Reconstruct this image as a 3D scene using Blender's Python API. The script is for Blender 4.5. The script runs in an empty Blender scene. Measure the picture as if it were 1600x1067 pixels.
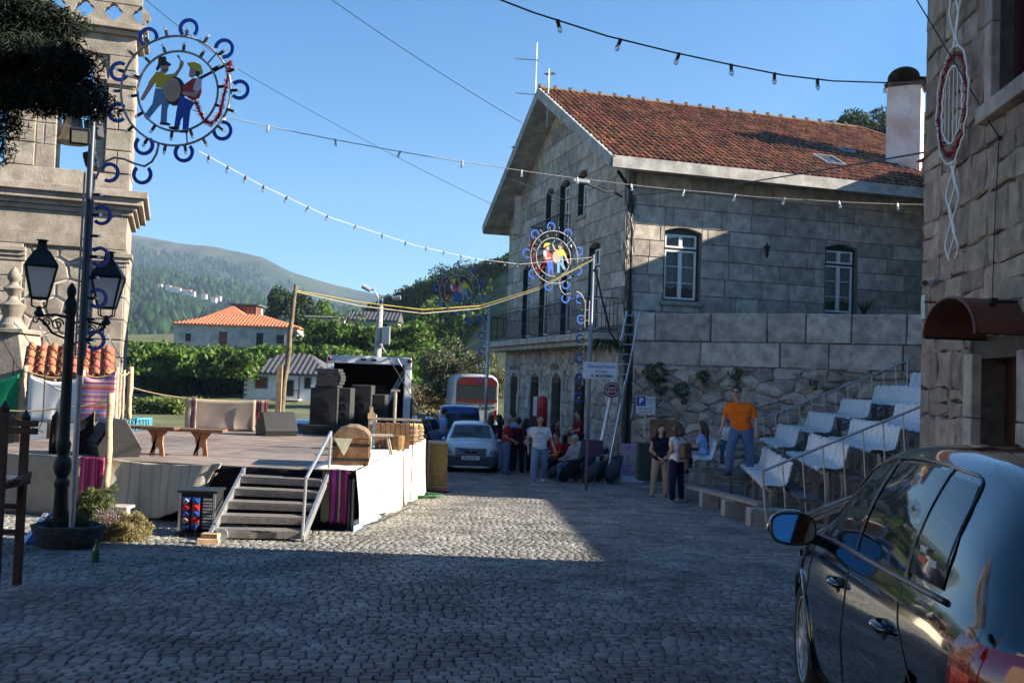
import bpy, bmesh, math, random
import numpy as np
from mathutils import Vector, Matrix
S = bpy.context.scene
COL = S.collection
rd = math.radians
RN = random.Random(11)
NR = np.random.default_rng(5)
# ---------------------------------------------------------------- camera
EYE = 1.65
FPX = 1530.0
PITCH, ROLL = rd(2.26), rd(2.0)
CP = Vector((0, 0, EYE))
FW = Vector((0, math.cos(PITCH), math.sin(PITCH)))
U0 = Vector((0, -math.sin(PITCH), math.cos(PITCH)))
R0 = Vector((1, 0, 0))
CR = R0 * math.cos(ROLL) + U0 * math.sin(ROLL)
CU = U0 * math.cos(ROLL) - R0 * math.sin(ROLL)
cam_d = bpy.data.cameras.new('camera')
cam = bpy.data.objects.new('camera', cam_d)
COL.objects.link(cam)
cam.matrix_world = Matrix(((CR.x, CU.x, -FW.x, CP.x), (CR.y, CU.y, -FW.y, CP.y), (CR.z, CU.z, -FW.z, CP.z), (0, 0, 0, 1)))
cam_d.sensor_width = 36
cam_d.lens = FPX / 1600 * 36
cam_d.clip_start = .05
cam_d.clip_end = 9000
S.camera = cam
# ---------------------------------------------------------------- sky, sun, exposure
SUN_EL = rd(23.5)
SUN_AZ = rd(91.5)          # clockwise from +Y
sd = Vector((math.cos(SUN_EL) * math.sin(SUN_AZ), math.cos(SUN_EL) * math.cos(SUN_AZ), math.sin(SUN_EL)))
w = bpy.data.worlds.new('World')
S.world = w
w.use_nodes = True
nt = w.node_tree
bg = nt.nodes['Background']
sky = nt.nodes.new('ShaderNodeTexSky')
sky.sky_type = 'NISHITA'
sky.sun_disc = False
sky.sun_elevation = SUN_EL
sky.sun_rotation = SUN_AZ
sky.altitude = 300
sky.air_density = 1.0
sky.dust_density = .0
sky.ozone_density = 4.0
hs_ = nt.nodes.new('ShaderNodeHueSaturation')
hs_.inputs['Saturation'].default_value = 1.35
nt.links.new(sky.outputs[0], hs_.inputs['Color'])
nt.links.new(hs_.outputs[0], bg.inputs[0])
bg.inputs[1].default_value = .05
sl = bpy.data.lights.new('sun', 'SUN')
sl.energy = 5.0
sl.angle = rd(.5)
sl.color = (1, .9, .74)
sun = bpy.data.objects.new('sun', sl)
COL.objects.link(sun)
sun.rotation_mode = 'QUATERNION'
sun.rotation_quaternion = sd.to_track_quat('Z', 'Y')
S.view_settings.view_transform = 'Standard'
S.view_settings.look = 'None'
S.view_settings.gamma = 1
S.view_settings.use_curve_mapping = False
S.view_settings.exposure = 1.95
S.cycles.max_bounces = 6
S.cycles.volume_bounces = 0
S.cycles.transparent_max_bounces = 8
def P(px, py, Y):
 """world point seen at photo pixel px,py at depth Y"""
 d = FW * FPX + CR * (px - 800) - CU * (py - 533.5)
 return CP + d * (Y / d.y)
def g(x, y):
 """height of the street"""
 if y <= 4: return 0.0
 if y <= 27: return -.047 * (y - 4)
 return -1.081 - .17 * min(1, (y - 27) / 15)
def GP(px, py):
 lo, hi = 2.0, 60.0
 for _ in range(40):
  m = (lo + hi) / 2
  p = P(px, py, m)
  if p.z > g(p.x, p.y): lo = m
  else: hi = m
 p = P(px, py, lo)
 return Vector((p.x, p.y, g(p.x, p.y)))
# ---------------------------------------------------------------- materials
MATS = {}
def mat(name, col, rough=.75, metal=0, var=.12, scale=6, rnd=0, bump=0, bscale=40, col2=None, spec=.4, coat=0, glass=0, hue=0, wpos=True, emit=None, transl=0):
 if name in MATS: return MATS[name]
 m = bpy.data.materials.new(name)
 MATS[name] = m
 m.use_nodes = True
 N, L = m.node_tree.nodes, m.node_tree.links
 b = N['Principled BSDF']
 b.inputs['Roughness'].default_value = rough
 b.inputs['Metallic'].default_value = metal
 b.inputs['Specular IOR Level'].default_value = spec
 b.inputs['Coat Weight'].default_value = coat
 b.inputs['Coat Roughness'].default_value = .03
 if glass: b.inputs['Transmission Weight'].default_value = glass
 c = tuple(col) + (1,)
 b.inputs['Base Color'].default_value = c
 if var or rnd or bump or col2:
  if wpos:
   pos = N.new('ShaderNodeNewGeometry').outputs['Position']
  else:
   pos = N.new('ShaderNodeTexCoord').outputs['Object']
  n1 = N.new('ShaderNodeTexNoise'); n1.inputs['Scale'].default_value = scale; n1.inputs['Detail'].default_value = 6; n1.inputs['Roughness'].default_value = .65
  L.new(pos, n1.inputs['Vector'])
  rp = N.new('ShaderNodeValToRGB')
  c2 = col2 or tuple(min(1, k * (1 + var)) for k in col)
  c1 = col if col2 else tuple(k * (1 - var) for k in col)
  rp.color_ramp.elements[0].color = tuple(c1) + (1,); rp.color_ramp.elements[0].position = .35
  rp.color_ramp.elements[1].color = tuple(c2) + (1,); rp.color_ramp.elements[1].position = .66
  L.new(n1.outputs['Fac'], rp.inputs[0])
  out = rp.outputs[0]
  if rnd:
   oi = N.new('ShaderNodeObjectInfo'); at = N.new('ShaderNodeAttribute'); at.attribute_name = 'rnd'
   ad = N.new('ShaderNodeMath'); ad.operation = 'ADD'; L.new(oi.outputs['Random'], ad.inputs[0]); L.new(at.outputs['Fac'], ad.inputs[1])
   fr = N.new('ShaderNodeMath'); fr.operation = 'FRACT'; L.new(ad.outputs[0], fr.inputs[0])
   mr = N.new('ShaderNodeMapRange'); mr.inputs[3].default_value = 1 - rnd; mr.inputs[4].default_value = 1 + rnd
   L.new(fr.outputs[0], mr.inputs[0])
   f2 = N.new('ShaderNodeMath'); f2.operation = 'MULTIPLY'; f2.inputs[1].default_value = 7.31; L.new(fr.outputs[0], f2.inputs[0])
   f3 = N.new('ShaderNodeMath'); f3.operation = 'FRACT'; L.new(f2.outputs[0], f3.inputs[0])
   mh = N.new('ShaderNodeMapRange'); mh.inputs[3].default_value = .5 - hue; mh.inputs[4].default_value = .5 + hue
   L.new(f3.outputs[0], mh.inputs[0])
   hs = N.new('ShaderNodeHueSaturation'); L.new(mh.outputs[0], hs.inputs['Hue']); L.new(mr.outputs[0], hs.inputs['Value']); L.new(out, hs.inputs['Color'])
   out = hs.outputs[0]
  L.new(out, b.inputs['Base Color'])
  if bump:
   n2 = N.new('ShaderNodeTexNoise'); n2.inputs['Scale'].default_value = bscale; n2.inputs['Detail'].default_value = 5; n2.inputs['Roughness'].default_value = .7
   L.new(pos, n2.inputs['Vector'])
   bp = N.new('ShaderNodeBump'); bp.inputs['Strength'].default_value = bump; bp.inputs['Distance'].default_value = .02
   L.new(n2.outputs['Fac'], bp.inputs['Height']); L.new(bp.outputs[0], b.inputs['Normal'])
 if emit:
  b.inputs['Emission Color'].default_value = c; b.inputs['Emission Strength'].default_value = emit
 if transl:
  t = N.new('ShaderNodeBsdfTranslucent'); mx = N.new('ShaderNodeMixShader'); mx.inputs[0].default_value = transl
  src = b.inputs['Base Color']
  if src.is_linked: L.new(src.links[0].from_socket, t.inputs[0])
  else: t.inputs[0].default_value = c
  L.new(b.outputs[0], mx.inputs[1]); L.new(t.outputs[0], mx.inputs[2])
  L.new(mx.outputs[0], N['Material Output'].inputs[0])
 return m
def stripes(name, cols, axis, freq, rough=.9, rot=None, bump=0):
 """woven stripes: constant colour ramp repeated along an object axis (0,1,2)"""
 if name in MATS: return MATS[name]
 m = bpy.data.materials.new(name); MATS[name] = m; m.use_nodes = True
 N, L = m.node_tree.nodes, m.node_tree.links
 b = N['Principled BSDF']; b.inputs['Roughness'].default_value = rough; b.inputs['Specular IOR Level'].default_value = .15
 uv = N.new('ShaderNodeUVMap')
 sp = N.new('ShaderNodeSeparateXYZ'); L.new(uv.outputs[0], sp.inputs[0])
 mu = N.new('ShaderNodeMath'); mu.operation = 'MULTIPLY'; mu.inputs[1].default_value = freq; L.new(sp.outputs[axis], mu.inputs[0])
 fr = N.new('ShaderNodeMath'); fr.operation = 'FRACT'; L.new(mu.outputs[0], fr.inputs[0])
 rp = N.new('ShaderNodeValToRGB'); rp.color_ramp.interpolation = 'CONSTANT'
 n = len(cols)
 while len(rp.color_ramp.elements) < n: rp.color_ramp.elements.new(.5)
 for i, c in enumerate(cols):
  rp.color_ramp.elements[i].position = c[0]; rp.color_ramp.elements[i].color = tuple(c[1]) + (1,)
 L.new(fr.outputs[0], rp.inputs[0])
 nz = N.new('ShaderNodeTexNoise'); nz.inputs['Scale'].default_value = 60; L.new(uv.outputs[0], nz.inputs['Vector'])
 mr = N.new('ShaderNodeMapRange'); mr.inputs[3].default_value = .75; mr.inputs[4].default_value = 1.2; L.new(nz.outputs['Fac'], mr.inputs[0])
 mx = N.new('ShaderNodeMix'); mx.data_type = 'RGBA'; mx.blend_type = 'MULTIPLY'; mx.inputs[0].default_value = 1
 L.new(rp.outputs[0], mx.inputs[6]); L.new(mr.outputs[0], mx.inputs[7]); L.new(mx.outputs[2], b.inputs['Base Color'])
 return m
GR = mat('granite', (.385, .335, .285), .9, var=.34, scale=3.2, rnd=.25, bump=.8, bscale=28, hue=.012)
GR_D = mat('granite_rubble', (.35, .30, .255), .92, var=.35, scale=4, rnd=.28, bump=1, bscale=22, hue=.02)
GR_N = mat('granite_brown', (.32, .255, .2), .92, var=.3, scale=5, rnd=.3, bump=1, bscale=25, hue=.02)
GR_T = mat('granite_tower', (.25, .215, .18), .9, var=.3, scale=2.2, rnd=.13, bump=.8, bscale=22, hue=.012)
MORT = mat('mortar', (.17, .15, .13), .95, var=.3, scale=8, bump=.5)
MORT_W = mat('pale_mortar', (.55, .5, .43), .95, var=.15, scale=8, bump=.5)
MORT_D = mat('dark_joint', (.085, .075, .065), .95, var=.3, scale=8, bump=.5)
WHITEP = mat('white_paint', (.72, .72, .7), .5, var=.05)
GREENP = mat('dark_green_paint', (.012, .03, .025), .4, var=.2)
PLAST = mat('white_plaster', (.72, .7, .66), .9, var=.12, scale=3)
CONC = mat('weathered_concrete', (.24, .23, .215), .9, var=.0, scale=2.5, col2=(.46, .44, .41), bump=.4, bscale=30)
TILE = mat('clay_tile', (.235, .1, .052), .85, var=.55, scale=2.2, rnd=.38, hue=.018, bump=.4, bscale=50)
TILE_O = mat('orange_tile', (.5, .17, .08), .85, var=.2, scale=1.5, rnd=.2)
IRON = mat('dark_iron', (.016, .018, .018), .5, metal=.3, var=.2)
STEEL = mat('galvanised_steel', (.42, .43, .44), .45, metal=.8, var=.15, scale=15)
ALU = mat('aluminium', (.6, .61, .62), .38, metal=.85, var=.1)
BLK = mat('black_plastic', (.012, .012, .013), .45, var=.2)
BLKM = mat('black_cloth', (.012, .012, .014), .95, var=.3, scale=20, spec=.1)
GLS = mat('window_glass', (.02, .025, .03), .04, var=0, spec=.8)
WOOD = mat('brown_wood', (.16, .085, .045), .7, var=.35, scale=9, bump=.3)
WOODL = mat('pale_wood', (.42, .29, .17), .75, var=.3, scale=12, bump=.3)
WOODG = mat('grey_wood', (.25, .22, .19), .85, var=.35, scale=12, bump=.4)
SKIN = mat('skin', (.42, .24, .17), .55, var=.08)
SEATW = mat('seat_plastic', (.62, .63, .65), .22, var=.04, spec=.6)
CURT = mat('curtain', (.72, .72, .7), .9, var=.15, scale=12)
# ---------------------------------------------------------------- mesh builder
class M:
 def __init__(s):
  s.v, s.f, s.mi = [], [], []
  s.cur = 0
  s.uv = None
 def add(s, vs, fs):
  o = len(s.v)
  s.v += [tuple(v) for v in vs]
  s.f += [tuple(i + o for i in f) for f in fs]
  s.mi += [s.cur] * len(fs)
  return s
 def m(s, i): s.cur = i; return s
 def box(s, c, d, rz=0, mtx=None, taper=1):
  x, y, z = d[0] / 2, d[1] / 2, d[2] / 2
  vs = [Vector((sx * x * (taper if sz > 0 else 1), sy * y * (taper if sz > 0 else 1), sz * z)) for sz in (-1, 1) for sx, sy in ((-1, -1), (1, -1), (1, 1), (-1, 1))]
  r = mtx if mtx else Matrix.Rotation(rz, 3, 'Z')
  return s.add([Vector(c) + r @ v for v in vs], [(3, 2, 1, 0), (4, 5, 6, 7), (0, 1, 5, 4), (1, 2, 6, 5), (2, 3, 7, 6), (3, 0, 4, 7)])
 def bar(s, a, b, w, h=None, up=(0, 0, 1)):
  a, b = Vector(a), Vector(b); h = h or w
  d = (b - a).normalized(); u = Vector(up)
  if abs(d.dot(u)) > .98: u = Vector((0, 1, 0))
  x = d.cross(u).normalized() * w / 2; y = x.cross(d).normalized() * h / 2
  vs = [p + q for p in (a, b) for q in (-x - y, x - y, x + y, -x + y)]
  return s.add(vs, [(3, 2, 1, 0), (4, 5, 6, 7), (0, 1, 5, 4), (1, 2, 6, 5), (2, 3, 7, 6), (3, 0, 4, 7)])
 def tube(s, pts, r, n=8, cap=True, closed=False):
  pts = [Vector(p) for p in pts]
  k = len(pts)
  rs = r if isinstance(r, (list, tuple)) else [r] * k
  vs = []
  pu = None
  for i, p in enumerate(pts):
   if closed: d = pts[(i + 1) % k] - pts[i - 1]
   else: d = pts[min(i + 1, k - 1)] - pts[max(i - 1, 0)]
   if d.length < 1e-9: d = Vector((0, 0, 1))
   d.normalize()
   u = pu if pu is not None else (Vector((0, 0, 1)) if abs(d.z) < .9 else Vector((1, 0, 0)))
   x = d.cross(u)
   if x.length < 1e-4: x = d.cross(Vector((0, 1, .3)))
   x.normalize(); y = x.cross(d).normalized(); pu = y
   for j in range(n):
    a = 2 * math.pi * j / n
    vs.append(p + x * (rs[i] * math.cos(a)) + y * (rs[i] * math.sin(a)))
  fs = []
  for i in range(k if closed else k - 1):
   for j in range(n):
    a, b = i * n + j, i * n + (j + 1) % n
    c, d = ((i + 1) % k) * n + (j + 1) % n, ((i + 1) % k) * n + j
    fs.append((a, b, c, d))
  if cap and not closed:
   fs.append(tuple(range(n - 1, -1, -1))); fs.append(tuple((k - 1) * n + j for j in range(n)))
  return s.add(vs, fs)
 def lathe(s, prof, c=(0, 0, 0), n=16, rot=None, caps=True):
  """prof: list of (r,z)"""
  vs = []
  for r, z in prof:
   for j in range(n):
    a = 2 * math.pi * j / n
    v = Vector((r * math.cos(a), r * math.sin(a), z))
    if rot: v = rot @ v
    vs.append(Vector(c) + v)
  fs = []
  for i in range(len(prof) - 1):
   for j in range(n):
    fs.append((i * n + j, i * n + (j + 1) % n, (i + 1) * n + (j + 1) % n, (i + 1) * n + j))
  if caps: fs.append(tuple(range(n - 1, -1, -1))); fs.append(tuple((len(prof) - 1) * n + j for j in range(n)))
  return s.add(vs, fs)
 def ball(s, c, r, n=10, k=7, sc=(1, 1, 1)):
  prof = [(max(.001, math.sin(math.pi * i / k)) * 1.0, -math.cos(math.pi * i / k)) for i in range(k + 1)]
  vs = []
  for pr, z in prof:
   for j in range(n):
    a = 2 * math.pi * j / n
    vs.append(Vector(c) + Vector((pr * math.cos(a) * r * sc[0], pr * math.sin(a) * r * sc[1], z * r * sc[2])))
  fs = [(i * n + j, i * n + (j + 1) % n, (i + 1) * n + (j + 1) % n, (i + 1) * n + j) for i in range(k) for j in range(n)]
  return s.add(vs, fs)
 def prism(s, poly, fr, n0, n1):
  """poly of (u,v) on a frame, extruded along its normal from n0 to n1"""
  k = len(poly)
  ar = sum(poly[i][0] * poly[(i + 1) % k][1] - poly[(i + 1) % k][0] * poly[i][1] for i in range(k))
  if ar < 0: poly = poly[::-1]
  vs = [fr(u, v, n0) for u, v in poly] + [fr(u, v, n1) for u, v in poly]
  fs = [tuple(range(k - 1, -1, -1)), tuple(range(k, 2 * k))] + [(i, (i + 1) % k, k + (i + 1) % k, k + i) for i in range(k)]
  return s.add(vs, fs)
 def build(s, name, mats, parent=None, w=False, smooth=False, bevel=0, rnd=None, uvs=None, loc=None):
  me = bpy.data.meshes.new(name)
  vs = s.v
  if w and parent is not None:
   inv = wm(parent).inverted(); vs = [inv @ Vector(v) for v in vs]
  me.from_pydata(vs, [], s.f)
  if not isinstance(mats, (list, tuple)): mats = [mats]
  for k in mats: me.materials.append(k)
  if len(mats) > 1: me.polygons.foreach_set('material_index', s.mi)
  if smooth:
   me.polygons.foreach_set('use_smooth', [True] * len(me.polygons))
   if smooth != 'all':
    try: me.set_sharp_from_angle(angle=rd(40))
    except Exception: pass
  if rnd is not None:
   a = me.attributes.new('rnd', 'FLOAT', 'FACE'); a.data.foreach_set('value', rnd)
  if uvs is not None:
   ul = me.uv_layers.new(name='UVMap')
   for lp in me.loops: ul.data[lp.index].uv = uvs[lp.vertex_index]
  me.validate()
  o = bpy.data.objects.new(name, me)
  COL.objects.link(o)
  if parent is not None: o.parent = parent
  if loc is not None: o.location = loc
  if bevel:
   bv = o.modifiers.new('bevel', 'BEVEL'); bv.width = bevel; bv.segments = 2; bv.limit_method = 'ANGLE'
  return o
def wm(o):
 m = Matrix.LocRotScale(o.location, o.rotation_euler, o.scale)
 return wm(o.parent) @ m if o.parent else m
def thing(name, label, cat, loc=(0, 0, 0), rz=0, group=None, rot=None):
 o = bpy.data.objects.new(name, None); COL.objects.link(o)
 o.empty_display_size = .2
 o.location = loc; o.rotation_euler = rot or (0, 0, rz)
 return tag(o, label, cat, group)
def tag(o, label=None, cat=None, group=None, kind=None):
 if label: o['label'] = label
 if cat: o['category'] = cat
 if group: o['group'] = group
 if kind: o['kind'] = kind
 return o
def dup(o, loc=None, rz=None, label=None, parent=None, scale=None):
 c = o.copy(); COL.objects.link(c)
 if parent is not None: c.parent = parent
 if loc is not None: c.location = loc
 if rz is not None: c.rotation_euler = (c.rotation_euler[0], c.rotation_euler[1], rz)
 if scale is not None: c.scale = scale
 if label: c['label'] = label
 for ch in list(o.children): dup(ch, parent=c)
 return c
def frame(O, U, V=(0, 0, 1)):
 O, U, V = Vector(O), Vector(U).normalized(), Vector(V).normalized()
 N = U.cross(V)
 def f(u, v, n=0): return O + U * u + V * v + N * n
 f.O, f.U, f.V, f.N = O, U, V, N
 return f
def clip(poly, a, b, c):
 """keep a*u+b*v<=c"""
 out = []
 k = len(poly)
 for i in range(k):
  p, q = poly[i], poly[(i + 1) % k]
  dp, dq = a * p[0] + b * p[1] - c, a * q[0] + b * q[1] - c
  if dp <= 0: out.append(p)
  if dp * dq < 0:
   t = dp / (dp - dq)
   out.append((p[0] + t * (q[0] - p[0]), p[1] + t * (q[1] - p[1])))
 return out
def area(p): return abs(sum(p[i][0] * p[(i + 1) % len(p)][1] - p[(i + 1) % len(p)][0] * p[i][1] for i in range(len(p)))) / 2 if len(p) > 2 else 0
def sub_rects(r, holes):
 out = [r]
 for h in holes:
  nx = []
  for a in out:
   if h[0] >= a[1] or h[1] <= a[0] or h[2] >= a[3] or h[3] <= a[2]: nx.append(a); continue
   if h[0] > a[0]: nx.append((a[0], h[0], a[2], a[3]))
   if h[1] < a[1]: nx.append((h[1], a[1], a[2], a[3]))
   u0, u1 = max(a[0], h[0]), min(a[1], h[1])
   if h[2] > a[2]: nx.append((u0, u1, a[2], h[2]))
   if h[3] < a[3]: nx.append((u0, u1, h[3], a[3]))
  out = nx
 return out
def stone(poly, fr, parent, mt, joint=.012, depth=.12, proud=.02, inset=.02, name='stone', rough=.004, rng=RN):
 """one block: a bevelled, slightly uneven prism whose origin is its own centre"""
 if area(poly) < .006: return None
 k = len(poly)
 ar = sum(poly[i][0] * poly[(i + 1) % k][1] - poly[(i + 1) % k][0] * poly[i][1] for i in range(k))
 if ar < 0: poly = poly[::-1]
 cx = sum(p[0] for p in poly) / k; cy = sum(p[1] for p in poly) / k
 def shr(d):
  o = []
  for u, v in poly:
   l = math.hypot(u - cx, v - cy) or 1
   mu, mv = abs(u - cx) or 1e-3, abs(v - cy) or 1e-3
   o.append((u - math.copysign(min(d, mu * .6), u - cx), v - math.copysign(min(d, mv * .6), v - cy)))
  return o
 a, b = shr(joint), shr(joint + inset)
 tilt = (rng.uniform(-1, 1) * rough, rng.uniform(-1, 1) * rough)
 vs = [fr(u, v, -depth) for u, v in a] + [fr(u, v, proud - inset * .8 + rng.uniform(-1, 1) * rough) for u, v in a] + \
         [fr(u + rng.uniform(-1, 1) * rough, v + rng.uniform(-1, 1) * rough, proud + tilt[0] * (u - cx) * 1.3 + tilt[1] * (v - cy) * 1.3 + rng.uniform(-1, 1) * rough) for u, v in b]
 fs = [(i, (i + 1) % k, k + (i + 1) % k, k + i) for i in range(k)] + [(k + i, k + (i + 1) % k, 2 * k + (i + 1) % k, 2 * k + i) for i in range(k)]
 if inset > .03:
  vs.append(fr(cx + rng.uniform(-1, 1) * rough, cy, proud + inset * .35 + rng.uniform(0, 1) * rough))
  fs += [(2 * k + i, 2 * k + (i + 1) % k, 3 * k) for i in range(k)]
 else: fs.append(tuple(range(2 * k, 3 * k)))
 c = fr(cx, cy, 0)
 inv = wm(parent).inverted()
 lc = inv @ c
 me = bpy.data.meshes.new(name)
 me.from_pydata([(inv @ Vector(v)) - lc for v in vs], [], fs)
 me.materials.append(mt)
 o = bpy.data.objects.new(name, me); COL.objects.link(o)
 o.parent = parent; o.location = lc
 return o
def courses(fr, parent, mt, u0, u1, rows, wr, holes=(), clips=(), rng=RN, jit=0, **kw):
 """ashlar: rows = list of v edges; wr=(min,max) block widths; clips=(a,b,c) half planes"""
 for r in range(len(rows) - 1):
  v0, v1 = rows[r], rows[r + 1]
  u = u0 - rng.uniform(0, wr[1] * .6)
  while u < u1:
   w_ = rng.uniform(*wr)
   if u1 - (u + w_) < wr[0] * .5: w_ = u1 - u
   a = (max(u, u0), min(u + w_, u1), v0, v1)
   if a[1] - a[0] > .03:
    for q in sub_rects(a, holes):
     if q[1] - q[0] < .04 or q[3] - q[2] < .04: continue
     pl = [(q[0], q[2]), (q[1], q[2]), (q[1], q[3]), (q[0], q[3])]
     if jit: pl = [(x + rng.uniform(-jit, jit) * (0 if x in (u0, u1) or any(abs(x - h) < .02 for hh in holes for h in hh[:2]) else 1), y + rng.uniform(-jit, jit)) for x, y in pl]
     for c in clips: pl = clip(pl, *c) if len(pl) > 2 else pl
     if len(pl) > 2: stone(pl, fr, parent, mt, rng=rng, **kw)
   u += w_
def rubble(fr, parent, mt, u0, u1, v0, v1, su, sv, holes=(), rng=RN, jit=.38, **kw):
 """irregular stones: Voronoi cells of a jittered running grid"""
 pts = []
 nv = max(1, round((v1 - v0) / sv)); nu = max(1, round((u1 - u0) / su))
 for j in range(-1, nv + 1):
  for i in range(-1, nu + 2):
   pts.append((u0 + (i + .5 * (j % 2) + rng.uniform(-jit, jit)) * (u1 - u0) / nu, v0 + (j + .5 + rng.uniform(-jit, jit) * .8) * (v1 - v0) / nv))
 asp = su / sv
 for i, p in enumerate(pts):
  pl = [(max(u0, p[0] - 2 * su), max(v0, p[1] - 2 * sv)), (min(u1, p[0] + 2 * su), max(v0, p[1] - 2 * sv)), (min(u1, p[0] + 2 * su), min(v1, p[1] + 2 * sv)), (max(u0, p[0] - 2 * su), min(v1, p[1] + 2 * sv))]
  if pl[0][0] >= pl[1][0] or pl[0][1] >= pl[2][1]: continue
  for j, q in enumerate(pts):
   if i == j or abs(q[0] - p[0]) > 3 * su or abs(q[1] - p[1]) > 3 * sv: continue
   a, b = 2 * (q[0] - p[0]), 2 * (q[1] - p[1]) * asp * asp
   c = q[0] ** 2 - p[0] ** 2 + (q[1] ** 2 - p[1] ** 2) * asp * asp
   pl = clip(pl, a, b, c)
   if len(pl) < 3: break
  if len(pl) < 3: continue
  bad = False
  for h in holes:
   cu, cv = sum(x for x, _ in pl) / len(pl), sum(y for _, y in pl) / len(pl)
   us = [x for x, _ in pl]; vv = [y for _, y in pl]
   if min(us) < h[1] and max(us) > h[0] and min(vv) < h[3] and max(vv) > h[2]:
    if h[2] <= cv <= h[3] or h[0] <= cu <= h[1] or True:
     ds = [(abs(cu - h[0]) if cu < h[0] else 9, (1, 0, h[0])), (abs(cu - h[1]) if cu > h[1] else 9, (-1, 0, -h[1])), (abs(cv - h[3]) if cv > h[3] else 9, (0, -1, -h[3])), (abs(cv - h[2]) if cv < h[2] else 9, (0, 1, h[2]))]
     d = min(ds)
     if d[0] > 8:
      dl, dr = cu - h[0], h[1] - cu
      d = (0, (1, 0, h[0])) if dl < dr else (0, (-1, 0, -h[1]))
     pl = clip(pl, *d[1])
     if len(pl) < 3: bad = True; break
  if bad: continue
  stone(pl, fr, parent, mt, rng=rng, **kw)
def backing(fr, parent, mt, u0, u1, v0, v1, holes=(), clips=(), n=-.03, name='wall_core', reveal=.3, thick=.25):
 b = M()
 for q in sub_rects((u0, u1, v0, v1), holes):
  pl = [(q[0], q[2]), (q[1], q[2]), (q[1], q[3]), (q[0], q[3])]
  for c in clips: pl = clip(pl, *c) if len(pl) > 2 else pl
  if len(pl) > 2: b.prism(pl, fr, n - thick, n)
 return b.build(name, mt, parent, w=True)
def arc_poly(u0, u1, vs, rise, v1, n=8):
 """the stone above a segmental arch"""
 pts = [(u0, vs)]
 for i in range(1, n):
  t = i / n; pts.append((u0 + (u1 - u0) * t, vs + rise * math.sin(math.pi * t)))
 return pts + [(u1, vs), (u1, v1), (u0, v1)]
def text(name, body, size, mt, parent, fr, u, v, n, ext=.002, align='CENTER', bold=0):
 c = bpy.data.curves.new(name, 'FONT'); c.body = body; c.size = size; c.extrude = ext; c.align_x = align; c.align_y = 'CENTER'; c.offset = bold
 c.resolution_u = 3
 c.materials.append(mt)
 tmp = bpy.data.objects.new(name, c); me = bpy.data.meshes.new_from_object(tmp); bpy.data.objects.remove(tmp)
 o = bpy.data.objects.new(name, me); COL.objects.link(o)
 if not me.materials: me.materials.append(mt)
 mw = Matrix((( fr.U.x, fr.V.x, fr.N.x, 0), (fr.U.y, fr.V.y, fr.N.y, 0), (fr.U.z, fr.V.z, fr.N.z, 0), (0, 0, 0, 1)))
 mw.translation = fr(u, v, n)
 o.parent = parent
 o.matrix_local = wm(parent).inverted() @ mw
 return o
def np_mesh(name, V, F, mts, parent=None, rnd=None, mi=None, smooth=False):
 me = bpy.data.meshes.new(name)
 k = F.shape[1]
 me.vertices.add(len(V)); me.vertices.foreach_set('co', V.astype(np.float32).ravel())
 me.loops.add(F.size); me.loops.foreach_set('vertex_index', F.astype(np.int32).ravel())
 me.polygons.add(len(F)); me.polygons.foreach_set('loop_start', np.arange(0, F.size, k, dtype=np.int32)); me.polygons.foreach_set('loop_total', np.full(len(F), k, dtype=np.int32))
 for m_ in (mts if isinstance(mts, (list, tuple)) else [mts]): me.materials.append(m_)
 if mi is not None: me.polygons.foreach_set('material_index', mi.astype(np.int32))
 if rnd is not None:
  a = me.attributes.new('rnd', 'FLOAT', 'FACE'); a.data.foreach_set('value', rnd.astype(np.float32))
 if smooth: me.polygons.foreach_set('use_smooth', np.ones(len(F), dtype=bool))
 me.update(calc_edges=True)
 o = bpy.data.objects.new(name, me); COL.objects.link(o)
 if parent is not None: o.parent = parent
 return o
def leaves(name, C, size, mt, parent=None, asp=.55, up=.3, rng=NR, jitter=1.0):
 """leaf-sized folded quads at centres C (n,3)"""
 n = len(C)
 d = rng.normal(size=(n, 3)); d[:, 2] += up; d /= np.linalg.norm(d, axis=1)[:, None]
 e = rng.normal(size=(n, 3)); x = np.cross(d, e); x /= np.linalg.norm(x, axis=1)[:, None]
 s = size * rng.uniform(.6, 1.3, (n, 1))
 l = d * s; ww = x * s * asp
 V = np.stack([C - l * .5, C + ww * .5, C + l * .5, C - ww * .5], 1).reshape(-1, 3)
 F = np.arange(4 * n).reshape(n, 4)
 return np_mesh(name, V, F, mt, parent, rnd=rng.uniform(0, 1, n))
def blob_pts(c, r, n, rng=NR, shell=.45):
 d = rng.normal(size=(n, 3)); d /= np.linalg.norm(d, axis=1)[:, None]
 q = rng.uniform(shell, 1, (n, 1)) ** .6
 return np.array(c)[None, :] + d * q * np.array(r)[None, :]
# ================================================================ SETTING
def sm(t): t = max(0, min(1, t)); return t * t * (3 - 2 * t)
def lerp_tab(tab, a):
 if a <= tab[0][0]: return tab[0][1]
 for (x0, y0), (x1, y1) in zip(tab, tab[1:]):
  if a <= x1: return y0 + (y1 - y0) * (a - x0) / (x1 - x0)
 return tab[-1][1]
RIDGE = [(-.5, 7), (-.3, 9), (-.17, 11), (-.13, 14), (-.065, 20), (0, 24), (.1, 32), (.3, 52), (.5, 60)]
def terrain(x, y):
 if y < 46: return g(0, y) - .03
 a = x / max(y, 1)
 h = lerp_tab(RIDGE, a)
 if x < 0: up = sm((y - 72) / 130)
 else: up = sm((y - 50) / 150)
 z = -1.28 + (h + 1.28) * up
 if y > 210 and a < -.02: z -= (z + 2) * sm((y - 210) / 160) * min(1, (-.02 - a) * 12)
 z += .25 * math.sin(x * .31 + y * .17) * min(1, (y - 46) / 30)
 return z
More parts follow.
